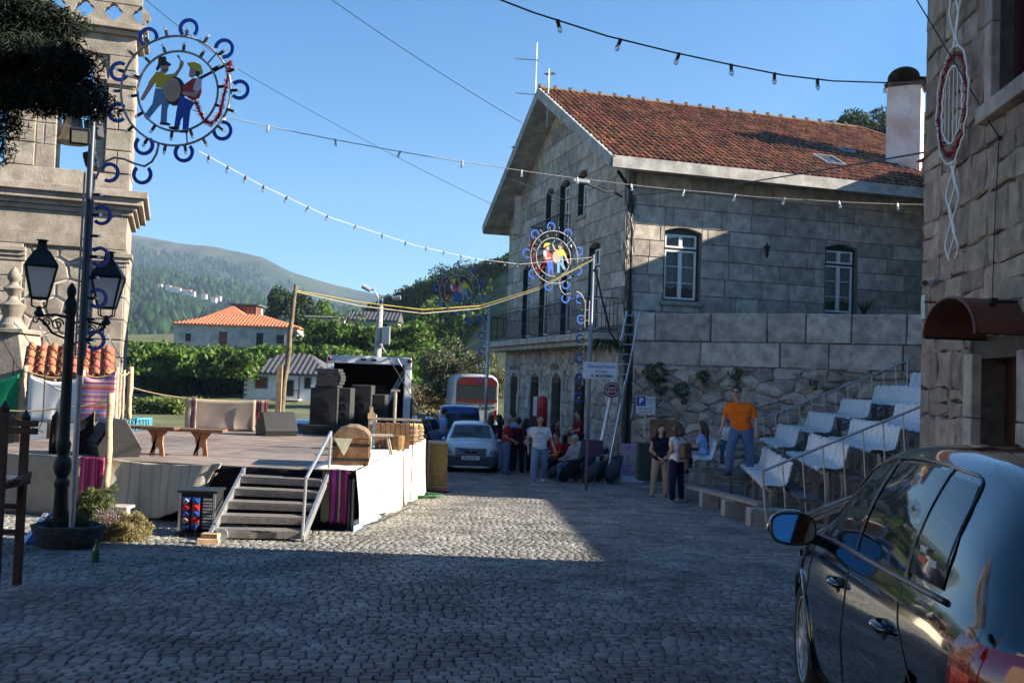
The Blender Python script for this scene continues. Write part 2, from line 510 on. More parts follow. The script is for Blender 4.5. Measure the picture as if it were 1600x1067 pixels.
# ground: one sheet from behind the camera to the foot of the mountain
xs = sorted(set([-900, -600, -400, -300] + list(range(-240, 241, 8)) + [300, 420]))
ys = [-200, -80, -40, -20, -8, 0, 4, 8, 12, 16, 20, 24, 27, 31, 36, 42, 46] + list(range(50, 260, 7)) + [275, 300, 330, 370, 420, 500, 600, 760]
V_, F_ = [], []
for y in ys:
 for x in xs: V_.append((x, y, terrain(x, y)))
nx = len(xs)
for j in range(len(ys) - 1):
 for i in range(nx - 1): F_.append((j * nx + i, j * nx + i + 1, (j + 1) * nx + i + 1, (j + 1) * nx + i))
GRASSM = mat('grassy_earth', (.05, .075, .02), .95, col2=(.14, .13, .06), scale=.25, var=.2, bump=.6, bscale=3)
b = M(); b.v = V_; b.f = F_; b.mi = [0] * len(F_)
o = b.build('ground', GRASSM, smooth='all'); tag(o, kind='structure')
# street base (dark joints and sand between the setts) and the far, unresolved paving
SANDJ = mat('sett_joint_earth', (.075, .065, .05), .95, var=.35, scale=5, bump=.6, bscale=60)
b = M()
sx = [-13 + i for i in range(27)]; syy = [-14 + i for i in range(59)]
for y in syy:
 for x in sx: b.v.append((x, y, g(x, y)))
n_ = len(sx)
b.f = [(j * n_ + i, j * n_ + i + 1, (j + 1) * n_ + i + 1, (j + 1) * n_ + i) for j in range(len(syy) - 1) for i in range(n_ - 1)]
b.mi = [0] * len(b.f)
street = b.build('street', SANDJ, smooth='all'); tag(street, 'sloping village street paved with small granite setts', kind='structure')
COB = mat('granite_sett', (.175, .168, .155), .7, var=.42, scale=1.3, rnd=.3, bump=.5, bscale=70, hue=.012, spec=.35)
def cobble_at(x0, y0):
 pass
def sett_shape(w_, d_, h_, rng):
 """base ring, upper ring, top ring - a worn sett"""
 r = lambda k: rng.uniform(-k, k)
 c = [(-1, -1), (1, -1), (1, 1), (-1, 1)]
 a = [(x * w_ / 2 + r(.004), y * d_ / 2 + r(.004), -.01) for x, y in c]
 t = [(x * w_ / 2 * .8 + r(.004), y * d_ / 2 * .78 + r(.004), h_ + r(.0035)) for x, y in c]
 mid = [(x * w_ / 2 * .97, y * d_ / 2 * .97, h_ * .55) for x, y in c]
 return a + mid + t
SF = [(0, 1, 5, 4), (1, 2, 6, 5), (2, 3, 7, 6), (3, 0, 4, 7), (4, 5, 9, 8), (5, 6, 10, 9), (6, 7, 11, 10), (7, 4, 8, 11), (8, 9, 10, 11)]
variants = []
for i in range(10):
 me = bpy.data.meshes.new('cobblestone'); me.from_pydata(sett_shape(1, 1, 1, RN), [], SF)
 me = bpy.data.meshes.new('cobblestone'); me.from_pydata(sett_shape(.088, .08, .011, RN), [], SF); me.materials.append(COB)
 variants.append(me)
cob = []
ROWD = .083
yy = 4.6
while yy < 31.5:
 x = -13.0 + RN.uniform(0, .1)
 xr = min(8.5, .56 * yy + .6)
 xl = max(-13, -.58 * yy - .8)
 x = xl + RN.uniform(0, .1)
 while x < xr:
  wd = RN.uniform(.07, .108)
  yw = yy + .22 * math.sin(x * .55 + .7) + .10 * x + .03 * math.sin(x * 2.3 + yy) + RN.uniform(-.006, .006)
  if 4.4 < yw < 31 and not (x < -2.6 and yw > 15.2 + (x + 2.6) * -.12):
   cob.append((x + wd / 2, yw, wd, RN.uniform(.9, 1.06)))
  x += wd + .004
 yy += ROWD
def scr(x, y):
 v = Vector((x, y, g(x, y))) - CP
 dd = v.dot(FW); return 800 + FPX * v.dot(CR) / dd, 533.5 - FPX * v.dot(CU) / dd, dd
near = []
for i, c in enumerate(cob):
 if c[1] < 6.6:
  px, py, dd = scr(c[0], c[1])
  if -10 < px < 1235 and py < 1075: near.append((dd, i))
near.sort(); nset = set(i for _, i in near[:300])
for i in nset:
 x, y, wd, k = cob[i]
 o = bpy.data.objects.new('cobblestone', RN.choice(variants)); COL.objects.link(o)
 o.parent = street; o.location = (x, y, g(x, y) + RN.uniform(0, .006)); o.scale = (wd / .093, k, 1)
 o.rotation_euler = (RN.uniform(-.03, .03) - .045 * (y > 4), RN.uniform(-.03, .03), RN.uniform(-.06, .06) + .1)
rest = np.array([c for i, c in enumerate(cob) if i not in nset])
n = len(rest)
vv = np.array([[v.co for v in me.vertices] for me in variants])
pick = NR.integers(0, len(variants), n)
Vb = vv[pick].copy()
Vb[:, :, 0] *= (rest[:, 2] / .093)[:, None]; Vb[:, :, 1] *= rest[:, 3][:, None]
tx = NR.uniform(-.035, .035, n); ty = NR.uniform(-.035, .035, n) - .0
ang = NR.uniform(-.06, .06, n) + .1
ca, sa = np.cos(ang)[:, None], np.sin(ang)[:, None]
X = Vb[:, :, 0] * ca - Vb[:, :, 1] * sa; Y = Vb[:, :, 0] * sa + Vb[:, :, 1] * ca
Z = Vb[:, :, 2] + X * tx[:, None] + Y * ty[:, None] + NR.uniform(0, .006, n)[:, None]
GY = np.array([g(0, y) for y in rest[:, 1]])
Vb = np.stack([X + rest[:, 0][:, None], Y + rest[:, 1][:, None], Z + GY[:, None] - .047 * Y], 2).reshape(-1, 3)
Fb = (np.array(SF)[None] + (np.arange(n) * 12)[:, None, None]).reshape(-1, 4)
o = np_mesh('cobblestones', Vb, Fb, COB, street, rnd=np.repeat(NR.uniform(0, 1, n), len(SF)))
tag(o, kind='stuff')
# small weeds and straw in the joints at the left of the street
C = []
for i in range(900):
 x = RN.gauss(-4.2, 1.5); y = RN.uniform(8.5, 13.2)
 if x > -2.2 or x < -8: continue
 C.append((x, y, g(x, y) + RN.uniform(.015, .035)))
WEED = mat('joint_weeds', (.07, .09, .03), .9, var=.3, rnd=.3)
o = leaves('street_weeds', np.array(C), .05, WEED, None, asp=.2, up=1.2); tag(o, 'thin weeds growing between the setts', kind='stuff')
# ---------------------------------------------------------------- mountain
def vnoise(x, y, seed=0):
 xi, yi = np.floor(x).astype(int), np.floor(y).astype(int)
 xf, yf = x - xi, y - yi
 u, v = xf * xf * (3 - 2 * xf), yf * yf * (3 - 2 * yf)
 def h(a, b):
  q = np.sin(a * 127.1 + b * 311.7 + seed * 74.7) * 43758.5453
  return q - np.floor(q)
 return (h(xi, yi) * (1 - u) + h(xi + 1, yi) * u) * (1 - v) + (h(xi, yi + 1) * (1 - u) + h(xi + 1, yi + 1) * u) * v
def fbm(x, y, o=5, seed=0):
 s, a = 0, .5
 for i in range(o):
  s = s + a * vnoise(x, y, seed + i); x, y, a = x * 2.03, y * 2.03, a * .5
 return s
MT = [(-.62, 345), (-.52, 352), (-.39, 366), (-.35, 377), (-.305, 385), (-.26, 402), (-.23, 424), (-.18, 447), (-.13, 462), (-.06, 478), (.1, 500), (.5, 520)]
def ridge_h(a):
 px = 800 + FPX * a
 yh = 594 + .035 * (px - 800)
 return (yh - lerp_tab(MT, a)) / FPX * 2600
M2 = [(-.62, 430), (-.39, 432), (-.32, 452), (-.25, 478), (-.2, 492), (-.12, 505), (.5, 540)]
def mount(a, d):
 yh = 594 + .035 * FPX * a
 h2 = (yh - lerp_tab(M2, a)) / FPX * 1450
 H = ridge_h(a)
 if d < 500: return -8
 if d < 1450: z = -8 + (h2 + 8) * sm((d - 420) / 1030) ** .9
 elif d < 1700: z = h2 - 6 * sm((d - 1450) / 250)
 else: z = (h2 - 6) + (H - h2 + 6) * ((d - 1700) / 900) ** .85 if d <= 2600 else H - (d - 2600) * .05
 return z
aa = np.linspace(-.68, .12, 150); dd = np.concatenate([np.linspace(480, 1700, 60), np.linspace(1730, 2600, 44), [2700, 2900]])
V_ = []
for d in dd:
 for a in aa:
  x = a * d
  z = mount(a, d)
  k = min(1, max(0, (d - 480) / 500)) * (1 - .75 * sm((d - 2350) / 250))
  z += (float(fbm(x / 190. + 40, d / 190., 5)) - .5) * 75 * k + (float(fbm(x / 40. + 7, d / 40., 3, 9)) - .5) * 9 * k
  V_.append((x, d, z))
na = len(aa)
b = M(); b.v = V_; b.f = [(j * na + i, j * na + i + 1, (j + 1) * na + i + 1, (j + 1) * na + i) for j in range(len(dd) - 1) for i in range(na - 1)]; b.mi = [0] * len(b.f)
mm = bpy.data.materials.new('mountain_scrub'); mm.use_nodes = True
N, L = mm.node_tree.nodes, mm.node_tree.links
bs = N['Principled BSDF']; bs.inputs['Roughness'].default_value = 1; bs.inputs['Specular IOR Level'].default_value = 0
geo = N.new('ShaderNodeNewGeometry'); sp = N.new('ShaderNodeSeparateXYZ'); L.new(geo.outputs['Position'], sp.inputs[0])
n1 = N.new('ShaderNodeTexNoise'); n1.inputs['Scale'].default_value = .0035; n1.inputs['Detail'].default_value = 9; n1.inputs['Roughness'].default_value = .65; L.new(geo.outputs['Position'], n1.inputs['Vector'])
mz = N.new('ShaderNodeMath'); mz.operation = 'MULTIPLY_ADD'; mz.inputs[1].default_value = .0012; L.new(sp.outputs[2], mz.inputs[0]); L.new(n1.outputs['Fac'], mz.inputs[2])
rp = N.new('ShaderNodeValToRGB')
for i, (p_, c_) in enumerate([(.45, (.014, .03, .014)), (.72, (.022, .042, .018)), (.84, (.045, .055, .026)), (.92, (.085, .062, .04)), (1.0, (.13, .09, .05))]):
 if i > 1: rp.color_ramp.elements.new(p_)
 rp.color_ramp.elements[i].position = p_; rp.color_ramp.elements[i].color = c_ + (1,)
L.new(mz.outputs[0], rp.inputs[0])
n2 = N.new('ShaderNodeTexNoise'); n2.inputs['Scale'].default_value = .045; n2.inputs['Detail'].default_value = 6; L.new(geo.outputs['Position'], n2.inputs['Vector'])
mr = N.new('ShaderNodeMapRange'); mr.inputs[1].default_value = .3; mr.inputs[2].default_value = .7; mr.inputs[3].default_value = .55; mr.inputs[4].default_value = 1.5; L.new(n2.outputs['Fac'], mr.inputs[0])
mx = N.new('ShaderNodeMix'); mx.data_type = 'RGBA'; mx.blend_type = 'MULTIPLY'; mx.inputs[0].default_value = 1; L.new(rp.outputs[0], mx.inputs[6]); L.new(mr.outputs[0], mx.inputs[7]); L.new(mx.outputs[2], bs.inputs['Base Color'])
o = b.build('mountain', mm, smooth='all'); tag(o, 'long wooded mountain with a bare brown ridge', kind='structure')
MV = np.array(V_).reshape(len(dd), na, 3)
def mz_at(a, d):
 i = int(np.clip(np.searchsorted(aa, a), 1, na - 1)); j = int(np.clip(np.searchsorted(dd, d), 1, len(dd) - 1))
 return MV[j, i, 2]
# forest on the lower tier: small pointed crowns, far too many to count
n = 13000
A = NR.uniform(-.6, -.02, n); D = NR.uniform(620, 2150, n)
keep = vnoise(A * 40 + 3, D / 110., 3) > .3
A, D = A[keep], D[keep]; n = len(A)
Zt = np.array([mz_at(a, d) for a, d in zip(A, D)])
h = NR.uniform(7, 15, n); r = h * NR.uniform(.28, .45, n)
ring = np.array([(math.cos(t), math.sin(t)) for t in np.arange(5) * 2 * math.pi / 5])
Vt = np.zeros((n, 7, 3))
Vt[:, :5, 0] = (A * D)[:, None] + ring[None, :, 0] * r[:, None]; Vt[:, :5, 1] = D[:, None] + ring[None, :, 1] * r[:, None]; Vt[:, :5, 2] = (Zt + h * .25)[:, None]
Vt[:, 5, 0] = A * D; Vt[:, 5, 1] = D; Vt[:, 5, 2] = Zt + h
Vt[:, 6, 0] = A * D; Vt[:, 6, 1] = D; Vt[:, 6, 2] = Zt - 3
Ft = np.array([(i, (i + 1) % 5, 5) for i in range(5)] + [((i + 1) % 5, i, 6) for i in range(5)])
Ft = (Ft[None] + (np.arange(n) * 7)[:, None, None]).reshape(-1, 3)
FORM = mat('far_pine_forest', (.018, .04, .016), 1, var=.3, scale=.02, rnd=.45, spec=0)
o = np_mesh('pine_forest', Vt.reshape(-1, 3), Ft, FORM, None, rnd=np.repeat(NR.uniform(0, 1, n), 10)); tag(o, 'far pine forest on the lower mountain slope', kind='stuff')
# the village on the slope: a scatter of tiny white houses
VW = mat('far_white_wall', (.75, .72, .68), .9, var=0); VR = mat('far_red_roof', (.22, .11, .07), .9, var=0)
for i, (px, py) in enumerate([(238, 456), (250, 459), (263, 458), (271, 461), (279, 463), (289, 466), (296, 464), (301, 468), (319, 472), (334, 476), (342, 472), (412, 480), (419, 484), (357, 479)]):
 a = (px - 800) / FPX; d = 1150 + (i * 37 % 90)
 best = None
 for q in range(600, 1690, 8):
  p = P(px, py, q)
  if mz_at(p.x / q, q) >= p.z: best = (p.x, q, mz_at(p.x / q, q)); break
 if not best: continue
 b = M(); s_ = RN.uniform(4, 6)
 b.m(0).box((0, 0, 2.0), (s_, 5, 5)); b.m(1); hw = s_ / 2 + .5
 b.add([(-hw, -3, 4.5), (hw, -3, 4.5), (hw, 3, 4.5), (-hw, 3, 4.5), (-hw, 0, 5.8), (hw, 0, 5.8)], [(0, 1, 5, 4), (2, 3, 4, 5), (0, 4, 3), (1, 2, 5)])
 o = b.build('village_house', [VW, VR], loc=(best[0], best[1], best[2]))
 tag(o, 'tiny white house in the village on the far slope', 'house', 'village houses on the mountain slope')
# ---------------------------------------------------------------- haze
HZ = bpy.data.materials.new('haze'); HZ.use_nodes = True
N, L = HZ.node_tree.nodes, HZ.node_tree.links
N.remove(N['Principled BSDF'])
pv = N.new('ShaderNodeVolumePrincipled'); pv.inputs['Density'].default_value = .00018; pv.inputs['Color'].default_value = (.5, .68, .95, 1); pv.inputs['Anisotropy'].default_value = .2
L.new(pv.outputs[0], N['Material Output'].inputs['Volume'])
b = M(); b.box((-850, 1400, 236), (2700, 3400, 620))
o = b.build('haze', HZ); tag(o, kind='stuff')
# ================================================================ MAIN STONE HOUSE
HC = Vector((3.3, 29.0, -1.2))                       # street corner of the house
HA = Vector((1, .295, 0)).normalized()               # along the long facade
HB = Vector((-.295, 1, 0)).normalized()              # along the gable facade, away from us
house = thing('stone_house', 'large granite house with mossy tiled roof, gable balconies and green window frames', 'house', HC)
FA = frame(HC, HA)                                   # u to the right, normal towards us
FG = frame(HC + HB * 12.6, -HB)                      # u runs from the far corner to the near corner, normal to the left
GL = 12.6
EZ = 9.35                                            # eave height above the corner ground
RZ = 13.3
def gt(t): return GL - t                             # distance from near corner -> u
# ---- solve openings from where they stand along the gable
def gable_u(px, py_dummy=500):
 lo, hi = 0, 14
 for _ in range(40):
  m_ = (lo + hi) / 2
  q = HC + HB * m_
  v = Vector((q.x, q.y, 3.5)) - CP
  if 800 + FPX * v.dot(CR) / v.dot(FW) > px: lo = m_
  else: hi = m_
 return GL - lo
def fac_u(px):
 lo, hi = 0, 20
 for _ in range(40):
  m_ = (lo + hi) / 2
  q = HC + HA * m_
  v = Vector((q.x, q.y, 5)) - CP
  if 800 + FPX * v.dot(CR) / v.dot(FW) < px: lo = m_
  else: hi = m_
 return lo
def zfrom(q, px, py):
 """height above the house ground of pixel row py at plan point q"""
 return P(px, py, q.y).z - HC.z
def sash_window(parent, fr, u0, u1, v0, v1, rise=.12, depth=.22, kind='window', curtain=True, bars=3, transom=.26, slim=False):
 """green frame, white casements with panes; every piece real"""
 W_, H_ = u1 - u0, v1 - v0
 b = M()
 t = .07
 for q in ((u0, u0 + t, v0, v1), (u1 - t, u1, v0, v1), (u0 + t, u1 - t, v0, v0 + t), (u0 + t, u1 - t, v1 - t, v1 + rise)):
  b.prism([(q[0], q[2]), (q[1], q[2]), (q[1], q[3]), (q[0], q[3])], fr, -depth - .06, -depth + .02)
 vt = v1 - H_ * transom
 b.prism([(u0 + t, vt), (u1 - t, vt), (u1 - t, vt + t), (u0 + t, vt + t)], fr, -depth - .06, -depth + .018)
 b.prism([(u0 - .004, v0), (u0, v0), (u0, v1), (u0 - .004, v1)], fr, -depth, -.012)
 w_ = b.build(kind, GREENP, parent, w=True)
 s = M(); e = .055
 def sash(a0, a1, c0, c1, nb, top=0):
  for q in ((a0, a0 + e, c0, c1), (a1 - e, a1, c0, c1), (a0 + e, a1 - e, c0, c0 + e), (a0 + e, a1 - e, c1 - e, c1)):
   s.prism([(q[0], q[2]), (q[1], q[2]), (q[1], q[3]), (q[0], q[3])], fr, -depth - .05, -depth + .04)
  for k in range(1, nb):
   c = c0 + (c1 - c0) * k / nb
   s.prism([(a0 + e, c - .012), (a1 - e, c - .012), (a1 - e, c + .012), (a0 + e, c + .012)], fr, -depth - .03, -depth + .03)
 um = (u0 + u1) / 2
 a, c = u0 + t, u1 - t
 sash(a, um - .002, v0 + t, vt, bars); sash(um + .002, c, v0 + t, vt, bars)
 sash(a, um - .002, vt + t, v1 - t, 1); sash(um + .002, c, vt + t, v1 - t, 1)
 s.build('sash', WHITEP, w_, w=True)
 p = M(); p.prism([(a + .02, v0 + t), (c - .02, v0 + t), (c - .02, v1 - t), (a + .02, v1 - t)], fr, -depth - .012, -depth - .004); p.build('pane', GLS2, w_, w=True)
 if curtain:
  k = M(); n = 24
  vs = []
  for i in range(n + 1):
   u = a + (c - a) * i / n; d = -depth - .09 - .018 * math.sin(i * 1.9)
   low = v0 + H_ * .2 + .03 * math.sin(i * .8)
   vs += [fr(u, low, d), fr(u, v1 - t, d)]
  k.add(vs, [(2 * i, 2 * i + 2, 2 * i + 3, 2 * i + 1) for i in range(n)]); k.build('curtain', CURT, w_, w=True)
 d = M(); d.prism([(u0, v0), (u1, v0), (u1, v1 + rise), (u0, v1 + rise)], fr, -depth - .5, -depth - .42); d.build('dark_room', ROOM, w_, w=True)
 return w_
GLS2 = bpy.data.materials.new('pane_glass'); GLS2.use_nodes = True
N, L = GLS2.node_tree.nodes, GLS2.node_tree.links
N.remove(N['Principled BSDF'])
gl_, tr_, mx_, fr_ = N.new('ShaderNodeBsdfGlossy'), N.new('ShaderNodeBsdfTransparent'), N.new('ShaderNodeMixShader'), N.new('ShaderNodeFresnel')
gl_.inputs['Roughness'].default_value = .03; fr_.inputs[0].default_value = 1.5; tr_.inputs[0].default_value = (.75, .8, .8, 1)
ma_ = N.new('ShaderNodeMath'); ma_.operation = 'MULTIPLY_ADD'; ma_.inputs[1].default_value = 1; ma_.inputs[2].default_value = .08
L.new(fr_.outputs[0], ma_.inputs[0]); L.new(ma_.outputs[0], mx_.inputs[0]); L.new(tr_.outputs[0], mx_.inputs[1]); L.new(gl_.outputs[0], mx_.inputs[2]); L.new(mx_.outputs[0], N['Material Output'].inputs[0])
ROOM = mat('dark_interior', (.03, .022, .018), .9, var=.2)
# long facade ---------------------------------------------------------------
LA = 15.5
wA = [(fac_u(1037), fac_u(1095)), (fac_u(1289), fac_u(1340))]
q0 = HC + HA * wA[0][0]; q1 = HC + HA * wA[1][0]
vA = (zfrom(q0, 1065, 470), zfrom(q0, 1065, 360))
holesA = [(wA[0][0], wA[0][1], vA[0], vA[1] + .12), (wA[1][0], wA[1][1], vA[0] - .1, vA[1] + .02)]
rowsA = [3.6]
while rowsA[-1] < EZ + .1: rowsA.append(rowsA[-1] + RN.choice([.46, .5, .54, .58]))
backing(FA, house, MORT, 0, LA, 0, EZ + .3, holesA)
courses(FA, house, GR, 0, LA, rowsA, (.7, 1.75), holes=[(h[0], h[1], h[2], h[3]) for h in holesA], joint=.011, proud=.0, inset=.014, rough=.006)
for (a, c), h in zip(wA, holesA):
 b = M(); b.prism([(x, y) for x, y in arc_poly(a - .0, c + .0, h[3] - .14, .13, h[3])], FA, -.3, -.004); b.build('lintel', GR, house, w=True)
 sash_window(house, FA, a + .02, c - .02, h[2], h[3] - .14, rise=.13)
 b = M(); b.prism([(a - .12, h[2] - .14), (c + .12, h[2] - .14), (c + .12, h[2] - .005), (a - .12, h[2] - .005)], FA, -.2, .09); b.build('window_sill', GR, house, w=True, bevel=.012)
# gable facade --------------------------------------------------------------
hfl = zfrom(HC, 975, 520)                            # balcony slab level
slope = (RZ - EZ) / (GL / 2 + .9)
clG = [(-slope, 1, EZ + slope * .9 - .12), (slope, 1, EZ + slope * .9 + slope * GL - .12)]
attic = []
for px, half, kind in ((852, .42, 'w'), (875, .5, 'd'), (903, .42, 'w')):
 u = gable_u(px); attic.append((u - half, u + half, kind))
first = []
for px in (820, 847, 882, 925):
 u = gable_u(px); first.append((u - .5, u + .5))
ground = []
for px in (806, 838, 872, 909):
 u = gable_u(px); ground.append((u - .52, u + .52))
za = 7.55
holesG = [(a, c, (za + .9 if k == 'w' else za), 10.0 + .0) for a, c, k in attic] + [(a, c, hfl + .12, hfl + 3.05) for a, c in first] + [(a, c, 0, 3.0) for a, c in ground]
backing(FG, house, MORT, 0, GL, 0, RZ - .2, holesG, clG)
rowsG = [hfl + .25]
while rowsG[-1] < RZ: rowsG.append(rowsG[-1] + RN.choice([.5, .54, .6, .64]))
courses(FG, house, GR, 0, GL, rowsG, (.8, 1.8), holes=holesG, clips=clG, joint=.011, proud=0, inset=.014, rough=.006)
rowsL = [0, .55, 1.05, 1.5, 1.95, 2.4, 2.8, 3.2, 3.6, hfl - .02]
rubble(FG, house, GR, 0, GL, 0, hfl - .03, .62, .42, holes=[(a - .22, c + .22, 0, 3.25) for a, c in ground], joint=.012, proud=.0, inset=.02, rough=.008, jit=.2)
for a, c in ground:      # dressed jambs and arch stones round the street doors
 for s_ in (0, 1):
  for j in range(5):
   x0, x1 = (a - .22, a) if s_ == 0 else (c, c + .22)
   stone([(x0, j * .56), (x1, j * .56), (x1, (j + 1) * .56), (x0, (j + 1) * .56)], FG, house, GR, joint=.006, depth=.28, proud=.015, inset=.012)
 b = M(); b.prism([(a - .22, 2.8)] + [(a + (c - a) * (.5 - .5 * math.cos(math.pi * k / 12)), 2.8 + .34 * math.sin(math.pi * k / 12)) for k in range(13)] + [(c + .22, 2.8), (c + .22, 3.27), (a - .22, 3.27)], FG, -.28, .012); b.build('arch_stone', GR, house, w=True, bevel=.01)
 d = M(); d.prism([(a, 0), (c, 0), (c, 3.2), (a, 3.2)], FG, -.36, -.3)
 door = d.build('street_door', GREENP, house, w=True)
 k = M()
 for x in (a + .08, (a + c) / 2 + .03):
  k.prism([(x, .3), (x + .36, .3), (x + .36, 2.2), (x, 2.2)], FG, -.3, -.27)
 for x in [a + (c - a) * i / 7 for i in range(1, 7)]: k.bar(FG(x, 2.35, -.25), FG(x, 3.05, -.25), .02)
 k.bar(FG(a, 2.33, -.25), FG(c, 2.33, -.25), .05)
 k.build('door_panel', IRON, door, w=True)
for i, (a, c) in enumerate(first):
 b = M(); b.prism(arc_poly(a, c, hfl + 2.9, .14, hfl + 3.05), FG, -.3, -.004); b.build('lintel', GR, house, w=True)
 sash_window(house, FG, a + .02, c - .02, hfl + .14, hfl + 2.9, rise=.13, transom=.24, bars=4, kind='balcony_door')
for a, c, k in attic:
 v0 = za + .9 if k == 'w' else za
 b = M(); b.prism(arc_poly(a, c, 9.87, .12, 10.0), FG, -.3, -.004); b.build('lintel', GR, house, w=True)
 sash_window(house, FG, a + .02, c - .02, v0, 9.87, rise=.12, transom=.24, bars=3 if k == 'w' else 4)
 if k == 'w':
  b = M(); b.prism([(a - .1, v0 - .13), (c + .1, v0 - .13), (c + .1, v0 - .005), (a - .1, v0 - .005)], FG, -.2, .09); b.build('window_sill', GR, house, w=True, bevel=.012)
def balcony(u0, u1, z, out, hgt, slab_t=.22, rad=0, n_every=.125):
 b = M(); b.prism([(u0, z - slab_t), (u1, z - slab_t), (u1, z - .003), (u0, z - .003)], FG, .02, out);
 b.prism([(u0 + .1, z - slab_t - .16), (u1 - .1, z - slab_t - .16), (u1 - .1, z - slab_t), (u0 + .1, z - slab_t)], FG, .02, out - .2)
 s = b.build('balcony_slab', GR, house, w=True, bevel=.02)
 r = M()
 pts = [FG(u0 + .05, 0, .05), FG(u0 + .05, 0, out - .06), FG(u1 - .05, 0, out - .06), FG(u1 - .05, 0, .05)]
 for p, q in zip(pts, pts[1:]):
  L_ = (q - p).length; n = max(1, int(L_ / n_every))
  for zz, t in ((z + .1, .03), (z + hgt, .045), (z + hgt * .55, .02)): r.bar(p + Vector((0, 0, zz)), q + Vector((0, 0, zz)), t, t * .7)
 r.build('balcony_rail', IRON, s, w=True)
 first_bar = None
 for p, q in zip(pts, pts[1:]):
  L_ = (q - p).length; n = max(1, int(L_ / n_every))
  for i in range(n + 1):
   c = p + (q - p) * (i / n)
   if first_bar is None:
    bb = M(); bb.box((0, 0, hgt / 2 + .05), (.018, .018, hgt - .1)); first_bar = bb.build('baluster', IRON, s); o = first_bar
   else: o = first_bar.copy(); COL.objects.link(o); o.parent = s
   o.location = wm(house).inverted() @ (c + Vector((0, 0, z)))
balcony(.1, GL - .35, hfl, 1.0, 1.05)
balcony(attic[0][0] - .25, attic[1][1] + .35, za, .55, 1.05, slab_t=.16)
# roof slab, fascia, soffit ----------------------------------------------------
OV = .9
RG = 12.4                                             # ridge end along a
def HP(a, bb, z): return HC + HA * a + HB * bb + Vector((0, 0, z))
LR = LA + 1.2
b = M(); vs = [HP(a, bb, z) for z in (.02, EZ - .12) for a, bb in ((.85, .85), (LA, .85), (LA, GL), (.85, GL))]
b.add(vs, [(0, 3, 2, 1), (4, 5, 6, 7), (0, 1, 5, 4), (1, 2, 6, 5), (2, 3, 7, 6), (3, 0, 4, 7)]); b.build('light_block_box', ROOM, house, w=True)  # dark box added inside the hollow house to block light; also closes its back
top = [HP(-OV, -OV, EZ), HP(LR, -OV, EZ), HP(RG, GL / 2, RZ), HP(-OV, GL / 2, RZ), HP(LR, GL + OV, EZ), HP(-OV, GL + OV, EZ)]
dn = Vector((0, 0, -.3))
b = M()
b.add(top + [p + dn for p in top], [(0, 1, 2, 3), (3, 2, 4, 5), (1, 4, 2), (6, 9, 8, 7), (9, 11, 10, 8), (7, 8, 10), (0, 3, 9, 6), (3, 5, 11, 9), (0, 6, 7, 1), (1, 7, 10, 4), (4, 10, 11, 5)])
roof = b.build('roof', CONC, house, w=True)
b = M()     # gutter board along the eave and barge boards, a little proud
for p, q in ((top[0], top[1]), (top[0], top[3]), (top[3], top[5])):
 b.bar(p + Vector((0, 0, -.13)) - HB * .02, q + Vector((0, 0, -.13)) - HB * .02, .12, .34)
b.build('fascia', CONC, roof, w=True)
# tiles
upv = (top[3] - top[0]); sl_len = upv.length; up_n = upv.normalized()
nrm = HA.cross(up_n).normalized()
if nrm.z < 0: nrm = -nrm
def tile_mesh(w_=.22, l_=.42, r_=.055, seg=6):
 b = M(); vs = []
 for e, (y, k, zz) in enumerate(((0, 1, .045), (l_, .84, .018))):
  for j in range(seg + 1):
   a = math.pi * j / seg
   vs.append((-math.cos(a) * w_ * .34 * k, y, math.sin(a) * r_ * k * 1.2 + zz))
  vs.append((w_ * .66 * 1, y, zz - .02))
 k = seg + 2
 fs = [(j, j + 1, k + j + 1, k + j) for j in range(seg + 1)] + [tuple(range(0, seg + 1))]
 return vs, fs
tv, tf = tile_mesh()
TW, TLn = .22, .37
ncol = int((LR + OV) / TW); nrow = int(sl_len / TLn)
tiles = []
for r in range(nrow):
 s0 = r * TLn
 for c in range(ncol):
  a = -OV + .12 + c * TW
  lim = LR - (LR - RG) * (s0 + TLn) / sl_len
  if a > lim: continue
  tiles.append((a, s0))
tme = bpy.data.meshes.new('roof_tile'); tme.from_pydata(tv, [], tf); tme.materials.append(TILE); tme.polygons.foreach_set('use_smooth', [True] * len(tme.polygons))
rotm = Matrix((HA, up_n, nrm)).transposed()
Hinv = wm(house).inverted()
keep = sorted(range(len(tiles)), key=lambda i: (HP(tiles[i][0], -OV, EZ) + up_n * tiles[i][1] - CP).length)
ks = set(keep[:300])
for i in ks:
 a, s0 = tiles[i]
 o = bpy.data.objects.new('roof_tile', tme); COL.objects.link(o); o.parent = roof
 p = HP(a, -OV, EZ) + up_n * (s0 - .04) + nrm * (.01 + RN.uniform(0, .012))
 o.matrix_local = Matrix.Translation(Hinv @ p) @ (rotm @ Matrix.Rotation(RN.uniform(-.03, .03), 3, 'Z')).to_4x4()
TV, TF, trn = [], [], []
tva = np.array(tv)
for i, (a, s0) in enumerate(tiles):
 if i in ks: continue
 p = HP(a, -OV, EZ) + up_n * (s0 - .04) + nrm * (.01 + RN.uniform(0, .012))
 mt_ = np.array(rotm @ Matrix.Rotation(RN.uniform(-.03, .03), 3, 'Z'))
 o_ = len(TV)
 TV += [tuple(x) for x in (tva @ mt_.T + np.array(Hinv @ p))]
 TF += [tuple(j + o_ for j in f) for f in tf]; trn += [RN.random()] * len(tf)
